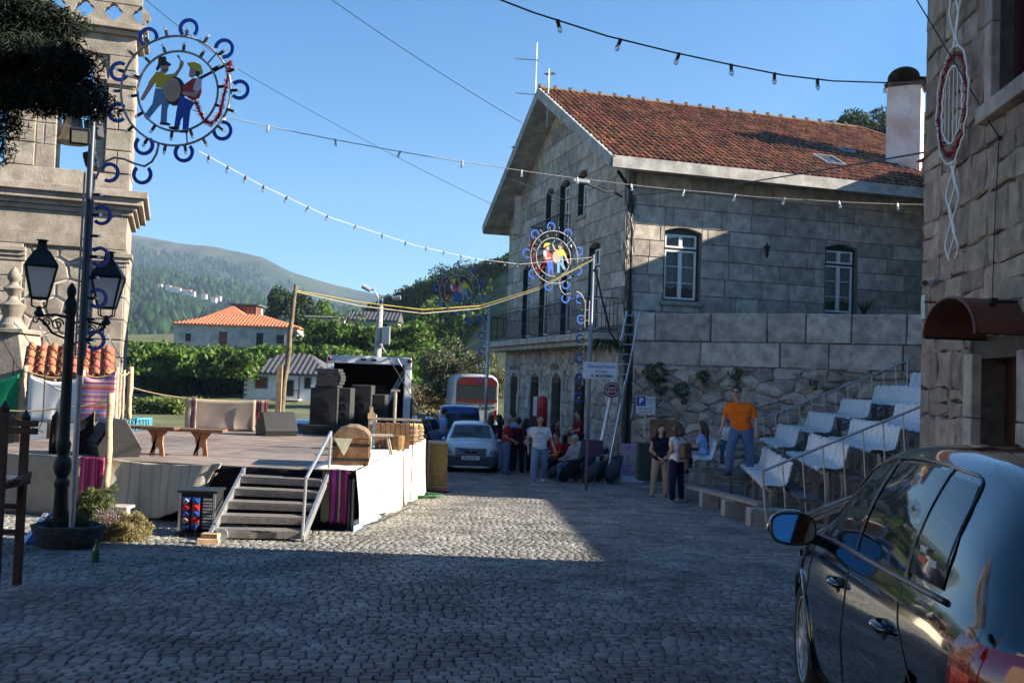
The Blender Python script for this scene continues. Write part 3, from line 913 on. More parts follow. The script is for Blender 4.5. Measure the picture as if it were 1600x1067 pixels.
# right hip and the far slope, tiled the same way
hipd = (top[2] - (top[1] + top[4]) / 2); hip_n = hipd.normalized(); hx = HB; hn = hx.cross(hip_n).normalized()
if hn.z < 0: hn = -hn
rm2 = np.array(Matrix((hx, hip_n, hn)).transposed())
for r in range(int(hipd.length / TLn)):
 s0 = r * TLn; half = (GL / 2 + OV) * (1 - (s0 + TLn) / hipd.length)
 for c in range(int(-half / TW), int(half / TW) + 1):
  p = (top[1] + top[4]) / 2 + hx * (c * TW) + hip_n * s0 + hn * .02
  o_ = len(TV); TV += [tuple(x) for x in (tva @ rm2.T + np.array(Hinv @ p))]; TF += [tuple(j + o_ for j in f) for f in tf]; trn += [RN.random()] * len(tf)
me = bpy.data.meshes.new('roof_tiles'); me.from_pydata(TV, [], TF); me.materials.append(TILE); me.polygons.foreach_set('use_smooth', [True] * len(TF))
at = me.attributes.new('rnd', 'FLOAT', 'FACE'); at.data.foreach_set('value', trn)
o = bpy.data.objects.new('roof_tiles', me); COL.objects.link(o); o.parent = roof; o['kind'] = 'stuff'
# mossy ridge: ridge tiles with upstanding collars
rt = M()
for j in range(7):
 a = math.pi * j / 6
 rt.v += [(0, -math.cos(a) * .15, math.sin(a) * .1 - .02), (.42, -math.cos(a) * .12, math.sin(a) * .08 - .02)]
rt.f = [(2 * j, 2 * j + 1, 2 * j + 3, 2 * j + 2) for j in range(6)]; rt.mi = [0] * 6
rt.box((.02, 0, .11), (.07, .09, .09))
MOSS = mat('mossy_tile', (.1, .075, .04), .95, col2=(.19, .1, .06), scale=5, rnd=.25, bump=.5)
r0 = rt.build('ridge_tile', MOSS, roof)
nrt = int((RG + OV) / .6)
for i in range(nrt + 1):
 o = r0 if i == 0 else r0.copy()
 if i: COL.objects.link(o)
 o.location = Hinv @ (HP(-OV + i * (RG + OV) / (nrt + 1) * 1.0, GL / 2, RZ + .05)); o.rotation_euler = (0, 0, math.atan2(HA.y, HA.x)); o.scale = (1.5, 1, 1)
b = M()
for p, q in ((top[2], top[1]), (top[2], top[4])):
 b.tube([p + Vector((0, 0, .03)), q + Vector((0, 0, .03))], .11, 8)
b.build('hip_tiles', TILE, roof, w=True)
# skylights
def skylight(a, s, w_, h_):
 o_ = HP(a, -OV, EZ) + up_n * s + nrm * .06
 f_ = frame(o_, HA, up_n)
 b = M()
 for q in ((0, .07, 0, h_), (w_ - .07, w_, 0, h_), (.07, w_ - .07, 0, .07), (.07, w_ - .07, h_ - .07, h_)): b.prism([(q[0], q[2]), (q[1], q[2]), (q[1], q[3]), (q[0], q[3])], f_, -.04, .09)
 k = b.build('skylight', STEEL, roof, w=True)
 b = M(); b.prism([(.07, .07), (w_ - .07, .07), (w_ - .07, h_ - .07), (.07, h_ - .07)], f_, 0, .05); b.build('pane', GLS, k, w=True)
skylight(7.1, 1.6, .75, .95); skylight(8.9, 3.5, .5, .55)
# downpipe at the corner, wall cables
b = M()
cx = HC + HA * .12 - HB * .1
b.tube([cx + Vector((-.5, -.35, EZ - .25)), cx + Vector((-.1, -.05, EZ - .7)), cx + Vector((0, 0, EZ - 1.2)), cx + Vector((0, 0, 0))], .05, 8)
b.build('downpipe', IRON, house, w=True)
b = M()
for k in range(5):
 pts = []
 for i in range(22):
  z = 8.6 - i * .24
  pts.append(cx + HA * (-.22 + .05 * k + RN.uniform(-.05, .05)) - HB * (.03 + RN.uniform(0, .08)) + Vector((0, 0, z)))
 b.tube(pts, .012, 5)
b.tube([cx + Vector((.05, -.03, 4.3)), cx + Vector((-.2, -.1, 3.9)), cx + Vector((-.6, -.6, 4.3)), P(930, 420, 23.4)], .03, 6)
b.build('cable_bundle', BLK, house, w=True)
# wall lantern on the long facade
ul = fac_u(1192); zl = zfrom(HC + HA * ul, 1192, 393)
t = thing('wall_lantern', 'small black wrought iron lantern between the two facade windows', 'lamp', FA(ul, zl, .0))
b = M(); b.bar((0, -.02, .1), (-.02, -.2, .14), .03); b.lathe([(.02, -.22), (.05, -.17), (.085, .08), (.1, .1), (.03, .2), (.01, .26)], (0, -.2, 0), 6); b.build('frame', IRON, t)
b = M(); b.lathe([(.045, -.15), (.075, .07)], (0, -.2, 0), 6); b.build('glass', mat('amber_glass', (.3, .24, .15), .2, var=0), t)
for e in (t,): e.rotation_euler = (0, 0, math.atan2(HA.y, HA.x))
# street light arm on the corner
t = thing('wall_street_light', 'grey street light on a curved arm at the house corner', 'street light', (0, 0, 0))
p0 = P(972, 308, 28.6); p1 = P(945, 300, 28); p2 = P(912, 285, 27.4)
b = M(); b.tube([p0, p0.lerp(p1, .5) + Vector((0, 0, .08)), p1, p2], .03, 6); b.build('arm', IRON, t)
b = M(); b.box(p2 + Vector((-.1, -.1, 0)), (.5, .16, .1), .3); b.build('lamp_head', mat('grey_paint', (.3, .31, .32), .4), t, bevel=.03)
# chimneys
def chimney(q, w_, d_, h_, zb, label, hood=True, rz=0):
 t = thing('chimney', label, 'chimney', q, rz)
 b = M(); b.box((0, 0, (h_ + zb) / 2), (w_, d_, h_ - zb)); b.build('stack', PLAST_S, t)
 b = M(); b.box((0, 0, h_ + .05), (w_ + .16, d_ + .16, .1)); b.build('cap', mat('dark_cap', (.06, .05, .045), .8, var=.3), t)
 if hood:
  b = M(); vs = []; n = 12
  for y in (-d_ * .62, d_ * .62):
   for j in range(n + 1):
    a = math.pi * j / n; vs.append((-math.cos(a) * w_ * .48, y, h_ + .2 + math.sin(a) * .42))
  for y in (-d_ * .62, d_ * .62):
   for j in range(n + 1):
    a = math.pi * j / n; vs.append((-math.cos(a) * w_ * .44, y, h_ + .2 + math.sin(a) * .38))
  k = n + 1
  b.add(vs, [(j, j + 1, k + j + 1, k + j) for j in range(n)] + [(2 * k + j, 3 * k + j, 3 * k + j + 1, 2 * k + j + 1) for j in range(n)] + [(j, 2 * k + j, 2 * k + j + 1, j + 1) for j in range(n)] + [(k + j, k + j + 1, 3 * k + j + 1, 3 * k + j) for j in range(n)])
  for x in (-w_ * .45, w_ * .45): b.box((x, 0, h_ + .15), (.06, d_, .12))
  b.add([(-math.cos(math.pi * j / n) * w_ * .45, d_ * .6, h_ + .2 + math.sin(math.pi * j / n) * .39) for j in range(n + 1)], [tuple(range(n + 1))])  # dark panel added at the back so the open hood looks unlit inside
  b.add([(w_ * .44, -d_ * .7, h_ + .2), (w_ * .44, d_ * .7, h_ + .2), (w_ * 1.0, d_ * .7, h_ + .12), (w_ * 1.0, -d_ * .7, h_ + .12)], [(0, 1, 2, 3)])
  b.build('hood', BLK, t)
 return t
PLAST_S = mat('stained_plaster', (.55, .43, .36), .9, col2=(.74, .71, .66), scale=1.4, bump=.4)
chim_q = P(1413, 262, 33.6)
chimney(Vector((chim_q.x, chim_q.y, 7.9)), 1.1, 1.0, P(1413, 140, 33.6).z - 7.9, 0, 'tall stained white chimney with curved dark hood on the right end of the roof', True, -.5)
q = P(822, 200, 40)
small_ch = chimney(Vector((q.x, q.y, 8.6)), .7, .7, 2.6, -1, 'small white chimney with dark pyramid cap behind the gable', False)
b = M(); b.lathe([(.6, 2.6), (.08, 2.95)], (0, 0, 0), 4); b.build('cap_top', mat('dark_cap', (.06, .05, .045)), small_ch)
# television aerials
def aerial(p, h_, label, els):
 t = thing('television_aerial', label, 'aerial', p)
 b = M(); b.tube([(0, 0, -1.5), (0, 0, h_)], .025, 6); b.build('mast', STEEL, t)
 for z, ang, l_ in els:
  b = M(); d = Vector((math.cos(ang), math.sin(ang), .45 if z > 2 else .1)).normalized()
  c = Vector((0, 0, z)); b.tube([c - d * .1, c + d * l_], .02, 5)
  n = Vector((-d.y, d.x, 0)).normalized()
  for k in range(9): b.tube([c + d * (l_ * k / 8) - n * .2, c + d * (l_ * k / 8) + n * .2], .006, 4)
  b.build('antenna', STEEL, t)
aerial(P(836, 160, 38.5), 2.4, 'tall television aerial with two antennas above the gable', [(.3, 3.0, .8), (1.7, 2.9, .85)])
aerial(P(857, 132, 34), .55, 'short television aerial on the roof apex', [(.4, 1.2, .3)])
# ================================================================ RETAINING WALL
w0 = Vector((3.55, 28.62, -1.2)); w1 = Vector((11.4, 25.2, -1.2)); w2 = Vector((11.9, 10.5, -.5))
FW1 = frame(w0, w1 - w0); WL = (w1 - w0).length; WH = 4.95
rw = thing('retaining_wall', 'tall granite retaining wall with dressed top blocks over dark rubble, weeds in its joints', 'wall', w0)
backing(FW1, rw, MORT_D, 0, WL, 0, WH - .05, n=-.05, thick=.9, name='wall_core')
z1, z2 = WH - .82, WH - 1.52
u = 0
for (va, vb, wr_, pr) in ((z1, WH, (1.0, 1.75), .03), (z2, z1, (1.3, 2.4), .0)):
 courses(FW1, rw, GR, 0, WL, [va, vb], wr_, joint=.012, proud=pr + .02, inset=.03, depth=.7, rough=.012, jit=.012)
rubble(FW1, rw, GR_D, 0, WL, -.1, z2, .56, .33, joint=.004, proud=.02, inset=.045, rough=.05, depth=.3, jit=.5)
FW2 = frame(w1 + Vector((.02, -.02, 0)), w2 - w1); WL2 = (w2 - w1).length
backing(FW2, rw, MORT_D, 0, WL2, 0, WH, n=-.05, thick=.9, name='wall_core')
courses(FW2, rw, GR_D, 0, 6, [z2, z1, WH], (1.3, 2.4), joint=.012, proud=.02, inset=.03, depth=.4, rough=.012)
# terrace behind it
TERM = mat('terrace_earth', (.16, .14, .1), .95, var=.3)
b = M()
tz = w0.z + WH - .35
b.add([Vector((p[0], p[1], tz)) for p in ((3.4, 29), (w1.x + .1, w1.y), (w2.x, w2.y), (24, 10.5), (24, 34), (19, 34))], [(0, 1, 2, 3, 4, 5)])
o = b.build('terrace', TERM); tag(o, kind='structure')
# weeds hanging from the wall
PLANTM = mat('wall_weed_leaves', (.035, .07, .02), .8, var=.3, rnd=.4, transl=.2)
for i, (u, v, rr, n_, lb) in enumerate(((.75, 3.2, .42, 420, 'large green clump of weed growing from the wall beside the ladder'), (1.5, 2.75, .28, 160, 'green weeds trailing under the large clump on the wall'), (3.0, 3.25, .22, 110, 'small weed growing from the rubble wall under the third top block'), (2.1, 3.15, .2, 90, 'small weed just right of the large clump on the wall'), (5.1, 3.05, .12, 50, 'tiny weed in the joint in the middle of the wall'))):
 c = FW1(u, v, .15)
 pts = blob_pts((0, 0, 0), (rr, rr * .7, rr * .8), n_)
 pts = np.vstack([pts, blob_pts((rr * .3, -.05, -rr * .9), (rr * .5, rr * .3, rr * .7), n_ // 3)])
 t = thing('wall_weed', lb, 'plant', c)
 leaves('leaves', pts, .13, PLANTM, t, asp=.25, up=.5)
c = P(948, 543, 27.6)
t = thing('wall_weed', 'palm like fern hanging over the name banner', 'plant', c)
b = M()
for k in range(26):
 a = k * 2.4; l_ = RN.uniform(.35, .7)
 pts = [(0, 0, .1), (math.cos(a) * l_ * .5, math.sin(a) * l_ * .4, .22), (math.cos(a) * l_, math.sin(a) * l_ * .6, -.12 - RN.random() * .2)]
 b.tube(pts, [.02, .03, .003], 4)
b.build('frond', PLANTM, t)
t = thing('spiky_plant', 'small spiky yucca on the terrace under the right window', 'plant', P(1350, 487, 30.2))
b = M()
for k in range(22):
 a = k * 2.4; l_ = RN.uniform(.3, .5); b.tube([(0, 0, -.1), (math.cos(a) * l_ * .6, math.sin(a) * l_ * .6, l_ * .8)], [.025, .003], 4)
b.build('frond', PLANTM, t)
# ================================================================ RIGHT STONE HOUSE (near) and the hidden neighbours that shade the square
nc = Vector((4.52, 10.8, -.35))
nd = Vector((-.114, -1, 0)).normalized()             # towards us along the wall
nh = thing('corner_house', 'brown rubble stone house at the right edge with an arched awning', 'house', nc)
FN = frame(nc, nd)                                   # u towards us, normal to the left (-X)
NL, NHt = 26.0, 7.6
def near_u(px, z=2):
 lo, hi = 0, 9
 for _ in range(40):
  m_ = (lo + hi) / 2; q = FN(m_, z - nc.z); v = q - CP
  if 800 + FPX * v.dot(CR) / v.dot(FW) < px: lo = m_
  else: hi = m_
 return lo
uw = near_u(1556, 5); zw = P(1556, 160, FN(uw, 0).y).z - nc.z
ud0, ud1 = near_u(1540, 1.5), near_u(1600, 1.5) + .6
holesN = [(uw, uw + 1.0, zw, zw + 1.5), (1.72, 2.75, 0, 2.35)]
backing(FN, nh, MORT_D, 0, NL, 0, NHt, holesN, n=-.04, thick=.5)
def near_wall(u0, u1):
 v = -.1
 rows = [v]
 while v < NHt: v += RN.uniform(.26, .44); rows.append(min(v, NHt))
 for r in range(len(rows) - 1):
  if rows[r + 1] - rows[r] < .08: continue
  u = u0
  while u < u1 - .05:
   wd = RN.uniform(.26, .62)
   if u1 - u - wd < .2: wd = u1 - u
   cells = [(u, min(u + wd, u1), rows[r], rows[r + 1])]
   if wd > .4 and RN.random() < .3:
    vm = (rows[r] + rows[r + 1]) / 2 + RN.uniform(-.04, .04); cells = [(u, u + wd, rows[r], vm), (u, u + wd, vm, rows[r + 1])]
   for c in cells:
    for q in sub_rects(c, [(h[0] - .18, h[1] + .18, h[2] - .16, h[3] + .2) for h in holesN]):
     if q[1] - q[0] < .06 or q[3] - q[2] < .06: continue
     j = .028
     f_ = lambda x, y: (x + (RN.uniform(-j, j) if x > u0 + .01 else RN.uniform(-.008, .008)), y + RN.uniform(-j, j))
     pl = [f_(q[0], q[2]), f_((q[0] + q[1]) / 2, q[2]), f_(q[1], q[2]), f_(q[1], (q[2] + q[3]) / 2), f_(q[1], q[3]), f_((q[0] + q[1]) / 2, q[3]), f_(q[0], q[3]), f_(q[0], (q[2] + q[3]) / 2)]
     stone(pl, FN, nh, GR_N, joint=.006, proud=.006, inset=.018, rough=.009, depth=.16)
   u += wd
near_wall(0, 4.2)
# plain continuation of the same house towards and behind the viewer (its shade falls on the square)
b = M(); b.prism([(4.2, -.1), (NL, -.1), (NL, NHt), (4.2, NHt)], FN, -.05, .02)
b.build('plain_wall', GR_N, nh, w=True)
b = M(); b.prism([(0, 0), (NL, 0), (NL, NHt), (0, NHt)], FN, -7.5, -6.9)
b.add([FN(0, NHt, -7.0), FN(0, NHt, 0), FN(0, 0, 0), FN(0, 0, -7.0)], [(0, 1, 2, 3)])
b.add([FN(NL, NHt, -7.0), FN(NL, NHt, 0), FN(NL, 0, 0), FN(NL, 0, -7.0)], [(0, 1, 2, 3)])
b.build('back_wall', GR_N, nh, w=True)
b = M(); b.add([FN(-.25, NHt, .3), FN(NL, NHt, .3), FN(NL, NHt + 1.7, -3.6), FN(-.25, NHt + 1.7, -3.6), FN(NL, NHt, -7.6), FN(-.25, NHt, -7.6)], [(0, 1, 2, 3), (3, 2, 4, 5), (0, 3, 5), (1, 4, 2), (0, 5, 4, 1)])
b.build('roof', TILE, nh, w=True)
# dressed window surround
for s_ in (0, 1):
 x0, x1 = (holesN[0][0] - .18, holesN[0][0]) if s_ == 0 else (holesN[0][1], holesN[0][1] + .18)
 for j in range(2): stone([(x0, zw + j * .75), (x1, zw + j * .75), (x1, zw + (j + 1) * .75), (x0, zw + (j + 1) * .75)], FN, nh, GR, joint=.006, depth=.3, proud=.04, inset=.012)
b = M(); b.prism([(uw - .22, zw - .16), (uw + 1.22, zw - .16), (uw + 1.22, zw - .006), (uw - .22, zw - .006)], FN, -.2, .1); b.build('window_sill', GR, nh, w=True, bevel=.012)
b = M(); b.prism([(uw - .2, zw + 1.5), (uw + 1.2, zw + 1.5), (uw + 1.2, zw + 1.7), (uw - .2, zw + 1.7)], FN, -.3, .03); b.build('lintel', GR, nh, w=True, bevel=.012)
REDB = mat('dark_red_frame', (.05, .012, .01), .5)
b = M()
for q in ((uw, uw + .1, zw, zw + 1.5), (uw + .9, uw + 1.0, zw, zw + 1.5), (uw + .1, uw + .9, zw, zw + .1), (uw + .47, uw + .53, zw + .1, zw + 1.5)): b.prism([(q[0], q[2]), (q[1], q[2]), (q[1], q[3]), (q[0], q[3])], FN, -.24, -.16)
wn = b.build('window', REDB, nh, w=True)
b = M(); b.prism([(uw + .05, zw), (uw + .95, zw), (uw + .95, zw + 1.5), (uw + .05, zw + 1.5)], FN, -.3, -.2); b.build('pane', GLS, wn, w=True)
# doorway under the awning
b = M()
for j in range(4):
 for x0, x1 in ((1.5, 1.72), (2.75, 2.97)): stone([(x0, j * .6), (x1, j * .6), (x1, (j + 1) * .6), (x0, (j + 1) * .6)], FN, nh, GR, joint=.006, depth=.3, proud=.05, inset=.012)
b.prism([(1.72, 0), (2.75, 0), (2.75, 2.35), (1.72, 2.35)], FN, -.32, -.25); b.build('door', REDB, nh, w=True)
# arched awning
AWN = mat('brown_awning', (.13, .045, .028), .45, var=.12)
e0 = P(1443, 528, 8.95); Xo = e0.x
ya, yb = 8.95, 7.95
az = e0.z
t = thing('arched_awning', 'brown half barrel awning over the doorway of the corner house', 'awning', (Xo, ya, az))
b = M(); n = 16; vs = []
wx = 4.62 - .114 * (11.1 - 8.4) - Xo + .02
for x, k in ((0, 1), (wx, 1), (0, .965), (wx, .965)):
 for j in range(n + 1):
  a = math.pi * j / n
  vs.append((x, -(ya - yb) / 2 + math.cos(a) * (ya - yb) / 2 * k, math.sin(a) * .33 * k))
k = n + 1
b.add(vs, [(j, k + j, k + j + 1, j + 1) for j in range(n)] + [(2 * k + j, 2 * k + j + 1, 3 * k + j + 1, 3 * k + j) for j in range(n)] + [(j, j + 1, 2 * k + j + 1, 2 * k + j) for j in range(n)])
b.build('hood', AWN, t)
b = M()
b.tube([(0, -(ya - yb) / 2 + math.cos(math.pi * j / n) * (ya - yb) / 2, math.sin(math.pi * j / n) * .33) for j in range(n + 1)], .014, 6)
b.tube([(wx, 0, .33), (0, 0, .33)], .01, 6)
b.build('rim', AWN, t)
b = M();
for y in (-.02, -(ya - yb) + .02):
 b = M(); b.bar((wx, y, 0), (0, y, 0), .03, .02); b.build('bracket', IRON, t)
def onw(px, py, n=.03):
 q = FN(near_u(px, 3), 0, n); return Vector((q.x, q.y, P(px, py, q.y).z))
t = thing('wall_bracket', 'short dark metal bracket above the awning', 'bracket', onw(1597, 472)); b = M(); b.bar((0, 0, 0), (-.2, 0, -.01), .02, .025); b.box((-.2, 0, 0), (.05, .05, .05)); b.build('arm', IRON, t)
# security camera and box
t = thing('security_camera', 'white security camera on the corner house wall', 'camera', onw(1462, 443, .12))
b = M(); b.tube([(.13, 0, .05), (.02, -.02, .01)], .02, 8); b.tube([(.05, .02, .01), (-.03, -.1, -.01)], .038, 10); b.build('housing', WHITEP, t)
b = M(); b.tube([(-.028, -.098, -.01), (-.036, -.11, -.012)], .032, 10); b.build('lens', BLK, t)
t = thing('wall_plate', 'small pale plate on the corner house under the security camera', 'plate', onw(1449, 480)); b = M(); b.box((0, 0, 0), (.02, .1, .26)); b.build('plate', mat('pale_green', (.4, .5, .45), .6), t)
t = thing('wall_cable', 'thin black cable hanging down the corner house wall', 'cable'); b = M()
b.tube([onw(1470, 0, .3), onw(1520, 125, .1), onw(1564, 216)], .007, 5); b.tube([onw(1564, 216), onw(1560, 330), onw(1557, 470)], .005, 5); b.ball(onw(1564, 216), .022); b.build('cable', BLK, t)
# hidden neighbour whose roof edge shades the far square and half the facade
hb = thing('neighbour_house', 'plain granite house behind the corner house, only its shade reaches the square', 'house', (13.1, 20, -1))
b = M(); b.box((4.2, 8.75, 5.1), (8, 6.5, 10.4)); b.box((4.2, 2.6, 4.5), (8, 5.79, 9.1)); b.build('wall', GR_D, hb)
b = M(); b.add([(.0, 5.4, 10.3), (8.6, 5.4, 10.3), (8.6, 12.1, 10.3), (.0, 12.1, 10.3), (4.3, 5.4, 12.0), (4.3, 12.1, 12.0)], [(0, 4, 5, 3), (4, 1, 2, 5), (0, 1, 4), (3, 5, 2), (0, 3, 2, 1)]); b.build('roof', TILE, hb)
# ================================================================ BELL TOWER
tn = Vector((.33, -.944, 0)).normalized(); tu = Vector((0, 0, 1)).cross(tn) * 1
tu = Vector((.944, .33, 0))
TWc = P(101, 470, 27.0)
T0 = Vector((TWc.x - .17, TWc.y, -1.2)) - tu * 1.74
bt = thing('bell_tower', 'tall granite church bell tower with cornices, arched bell opening and pierced parapet', 'tower', (T0.x, T0.y, T0.z))
FT = frame(T0, tu)
TWd = 3.42
def tz_(py): return P(101, py, 27.0).z - T0.z
zc0, zc1, zc2 = tz_(385), tz_(345), tz_(292)         # lower frieze, mid, top of the great cornice
zu1 = tz_(78); zu2 = tz_(32)
D_ = 3.3
FTs = frame(T0 + tu * TWd, -FT.N)                    # right-hand side, normal +tu
def tbox(name, u0, u1, v0, v1, n, mt=GR_T, dep=None, bev=.015, par=None):
 """a band wrapped round front and side: proud by n"""
 b = M(); b.prism([(u0, v0), (u1, v0), (u1, v1), (u0, v1)], FT, -(dep or D_), n)
 return b.build(name, mt, par or bt, w=True, bevel=bev)
# shaft
tbox('tower_core', .04, TWd - .04, 0, zc2, -.05, MORT_W, bev=0)
pil = .82
rows = [0]
while rows[-1] < zc0: rows.append(min(zc0, rows[-1] + RN.uniform(.42, .62)))
courses(FT, bt, GR_T, 0, pil, rows, (.8, .9), joint=.014, proud=.1, inset=.014, rough=.005)
courses(FT, bt, GR_T, TWd - pil, TWd, rows, (.8, .9), joint=.014, proud=.1, inset=.014, rough=.005)
rubble(FT, bt, GR_T, pil + .02, TWd - pil - .02, 0, zc0, .62, .46, joint=.022, proud=.0, inset=.03, rough=.012, jit=.3)
courses(FTs, bt, GR_T, 0, D_, rows, (.7, 1.2), joint=.01, proud=.03, inset=.014)
# lower capitals + frieze mouldings
for k, (dz0, dz1, pr) in enumerate(((-.02, .1, .14), (.1, .22, .2), (.22, .34, .27))):
 for u0, u1 in ((-.0 - pr + .1, pil + .06), (TWd - pil - .06, TWd + pr - .1)):
  b = M(); b.prism([(u0, zc0 - .45 + dz0), (u1, zc0 - .45 + dz0), (u1, zc0 - .45 + dz1 - .003), (u0, zc0 - .45 + dz1 - .003)], FT, -.3, pr); b.build('capital', GR_T, bt, w=True, bevel=.012)
tbox('architrave', 0, TWd, zc0 + .003, zc0 + .3, .1)
tbox('frieze', .01, TWd - .01, zc0 + .303, zc1 + .25, .06)
for k, (z, pr) in enumerate(((zc1 + .26, .12), (zc1 + .4, .22), (zc2 - .42, .38), (zc2 - .22, .5))):
 h_ = (.13, .12, .2, .2)[k]
 tbox('cornice', -pr, TWd + pr, z, z + h_ - .004, pr, dep=D_ + pr)
# upper stage: two wide piers, arch, bell
ua0, ua1 = 1.46, 2.36
pz = zc2 + .5
us0 = .2
tbox('plinth', us0 - .08, TWd, zc2, pz, .02, dep=D_ * .5)
ztop = zu1
rows = [pz]
while rows[-1] < ztop: rows.append(min(ztop, rows[-1] + RN.uniform(.5, .8)))
spring = tz_(118)
b = M()
for u0, u1 in ((us0, ua0), (ua1, TWd - .06)): b.prism([(u0 + .03, pz), (u1 - .03, pz), (u1 - .03, ztop), (u0 + .03, ztop)], FT, -D_ * .45, -.07)
b.build('pier_core', MORT_W, bt, w=True)
for u0, u1, pr in ((us0, us0 + .75, .04), (us0 + .75, ua0, -.04), (ua1, ua1 + .36, -.04), (ua1 + .36, TWd, .06)):
 courses(FT, bt, GR_T, u0, u1, rows, (u1 - u0 - .05, u1 - u0), joint=.014, proud=pr, inset=.014, depth=.25, rough=.005)
courses(FTs, bt, GR_T, 0, D_ * .45, rows, (.7, 1.2), joint=.01, proud=.02, inset=.014)
n = 12
ctr = (ua0 + ua1) / 2; rr = (ua1 - ua0) / 2
for i in range(n - 2):
 a0, a1 = math.pi * i / (n - 2), math.pi * (i + 1) / (n - 2)
 p = [(ctr + math.cos(a) * q, spring + math.sin(a) * q) for a, q in ((a0, rr), (a0, rr + .34), (a1, rr + .34), (a1, rr))]
 stone(p, FT, bt, GR_T, joint=.006, depth=.6, proud=.05, inset=.01, name='arch_stone')
tbox('spandrel', ua0 - .3, ua1 + .3, spring + rr + .3, ztop, -.03, dep=1.2)
for u0, u1 in ((us0 - .03, us0 + .8), (ua1 + .33, TWd + .04)):
 b = M(); b.prism([(u0, spring - .12), (u1, spring - .12), (u1, spring + .02), (u0, spring + .02)], FT, -.3, .13); b.build('capital', GR_T, bt, w=True, bevel=.012)
tbox('architrave', us0, TWd, ztop + .003, ztop + .35, .05, dep=D_ * .5)
tbox('frieze', us0 + .02, TWd - .02, ztop + .353, zu2 - .25, .0, dep=D_ * .5)
for z, pr, h_ in ((zu2 - .24, .15, .12), (zu2 - .11, .28, .16)): tbox('cornice', us0 - pr, TWd + pr, z, z + h_ - .004, pr, dep=D_ * .5 + pr)
# pierced parapet: slab pieces between four-lobed holes
pz0, pz1 = zu2 + .06, zu2 + 1.35
b = M(); hc = [us0 + .35 + k * .74 for k in range(5)]; cz = pz0 + .33; R_ = .2
b.prism([(us0 - .1, pz0), (TWd + .1, pz0), (TWd + .1, cz - .26), (us0 - .1, cz - .26)], FT, -.2, .1)
b.prism([(us0 - .1, cz + .26), (TWd + .1, cz + .26), (TWd + .1, pz1), (us0 - .1, pz1)], FT, -.2, .1)
edges = [us0 - .1] + [(hc[i] + hc[i + 1]) / 2 for i in range(4)] + [TWd + .1]
for i, hx_ in enumerate(hc):
 for sgn in (-1, 1):
  ub = edges[i] if sgn < 0 else edges[i + 1]
  prof = []
  for k in range(17):
   a = -math.pi / 2 + math.pi * k / 16
   rq = R_ * (1 + .32 * abs(math.cos(2 * a)) - .1)
   prof.append((hx_ + sgn * math.cos(a) * rq, cz + math.sin(a) * (.26 if k in (0, 16) else rq)))
  poly = prof + [(ub, cz + .26), (ub, cz - .26)]
  vs, fs = [], []
  for k in range(17):
   tt = k / 16; op = (ub, cz - .26 + .52 * tt)
   for nn in (.08, -.18): vs += [FT(prof[k][0], prof[k][1], nn), FT(op[0], op[1], nn)]
  for k in range(16):
   a = 4 * k
   fs += [(a, a + 1, a + 5, a + 4), (a + 2, a + 6, a + 7, a + 3), (a, a + 4, a + 6, a + 2)]
  b.add(vs, fs)
b.build('pierced_parapet', GR_T, bt, w=True)
# bell
bq = FT(ctr - .1, zc2 + 1.35, -.55)
BRZ = mat('weathered_bronze', (.12, .1, .07), .5, metal=.5, var=.3, scale=4)
b = M(); b.lathe([(.44, 0), (.42, .05), (.34, .18), (.27, .5), (.24, .7), (.12, .82), (.05, .85)], bq, 20); bell = b.build('bell', BRZ, bt, w=True, smooth=True)
b = M(); b.bar(bq + Vector((0, 0, 1.0)) - tu * .55, bq + Vector((0, 0, 1.0)) + tu * .55, .16, .34); b.bar(bq + Vector((0, 0, .82)), bq + Vector((0, 0, .9)), .06); b.build('headstock', WOOD, bell, w=True)
# ================================================================ small bird on the cornice
# church wall with finial at the far left
cw = thing('church_wall', 'grey church wall with sloping cornice at the far left', 'wall', (P(0, 600, 25).x - 2, 25, -1.2))
fw_ = frame(cw.location, (1, .1, 0))
zt = P(20, 520, 25).z + 1.2
b = M(); b.prism([(-1, 0), (2.05, 0), (2.45, zt - .9), (2.4, zt - .6), (2.3, zt), (-1, zt + .02)], fw_, -1.5, 0); b.build('wall', GR_T, cw, w=True, bevel=.02)
b = M(); b.prism([(-1, zt + .002), (2.4, zt + .002), (2.45, zt + .12), (-1, zt + .12)], fw_, -1.5, .12); b.build('cornice', GR_T, cw, w=True, bevel=.02)
q = fw_(1.98, zt + .12, -.35)
b = M(); b.lathe([(.34, 0), (.34, .1), (.3, .14), (.22, .3), (.3, .55), (.34, .62), (.16, .72), (.1, .85), (.2, .98), (.26, 1.05), (.12, 1.15), (.1, 1.22), (.17, 1.32), (.16, 1.42), (.06, 1.58), (.02, 1.62)], (0, 0, 0), 14)
o = b.build('stone_finial', GR_T, loc=q, smooth=True); tag(o, 'carved pointed stone finial standing on the church wall', 'finial')
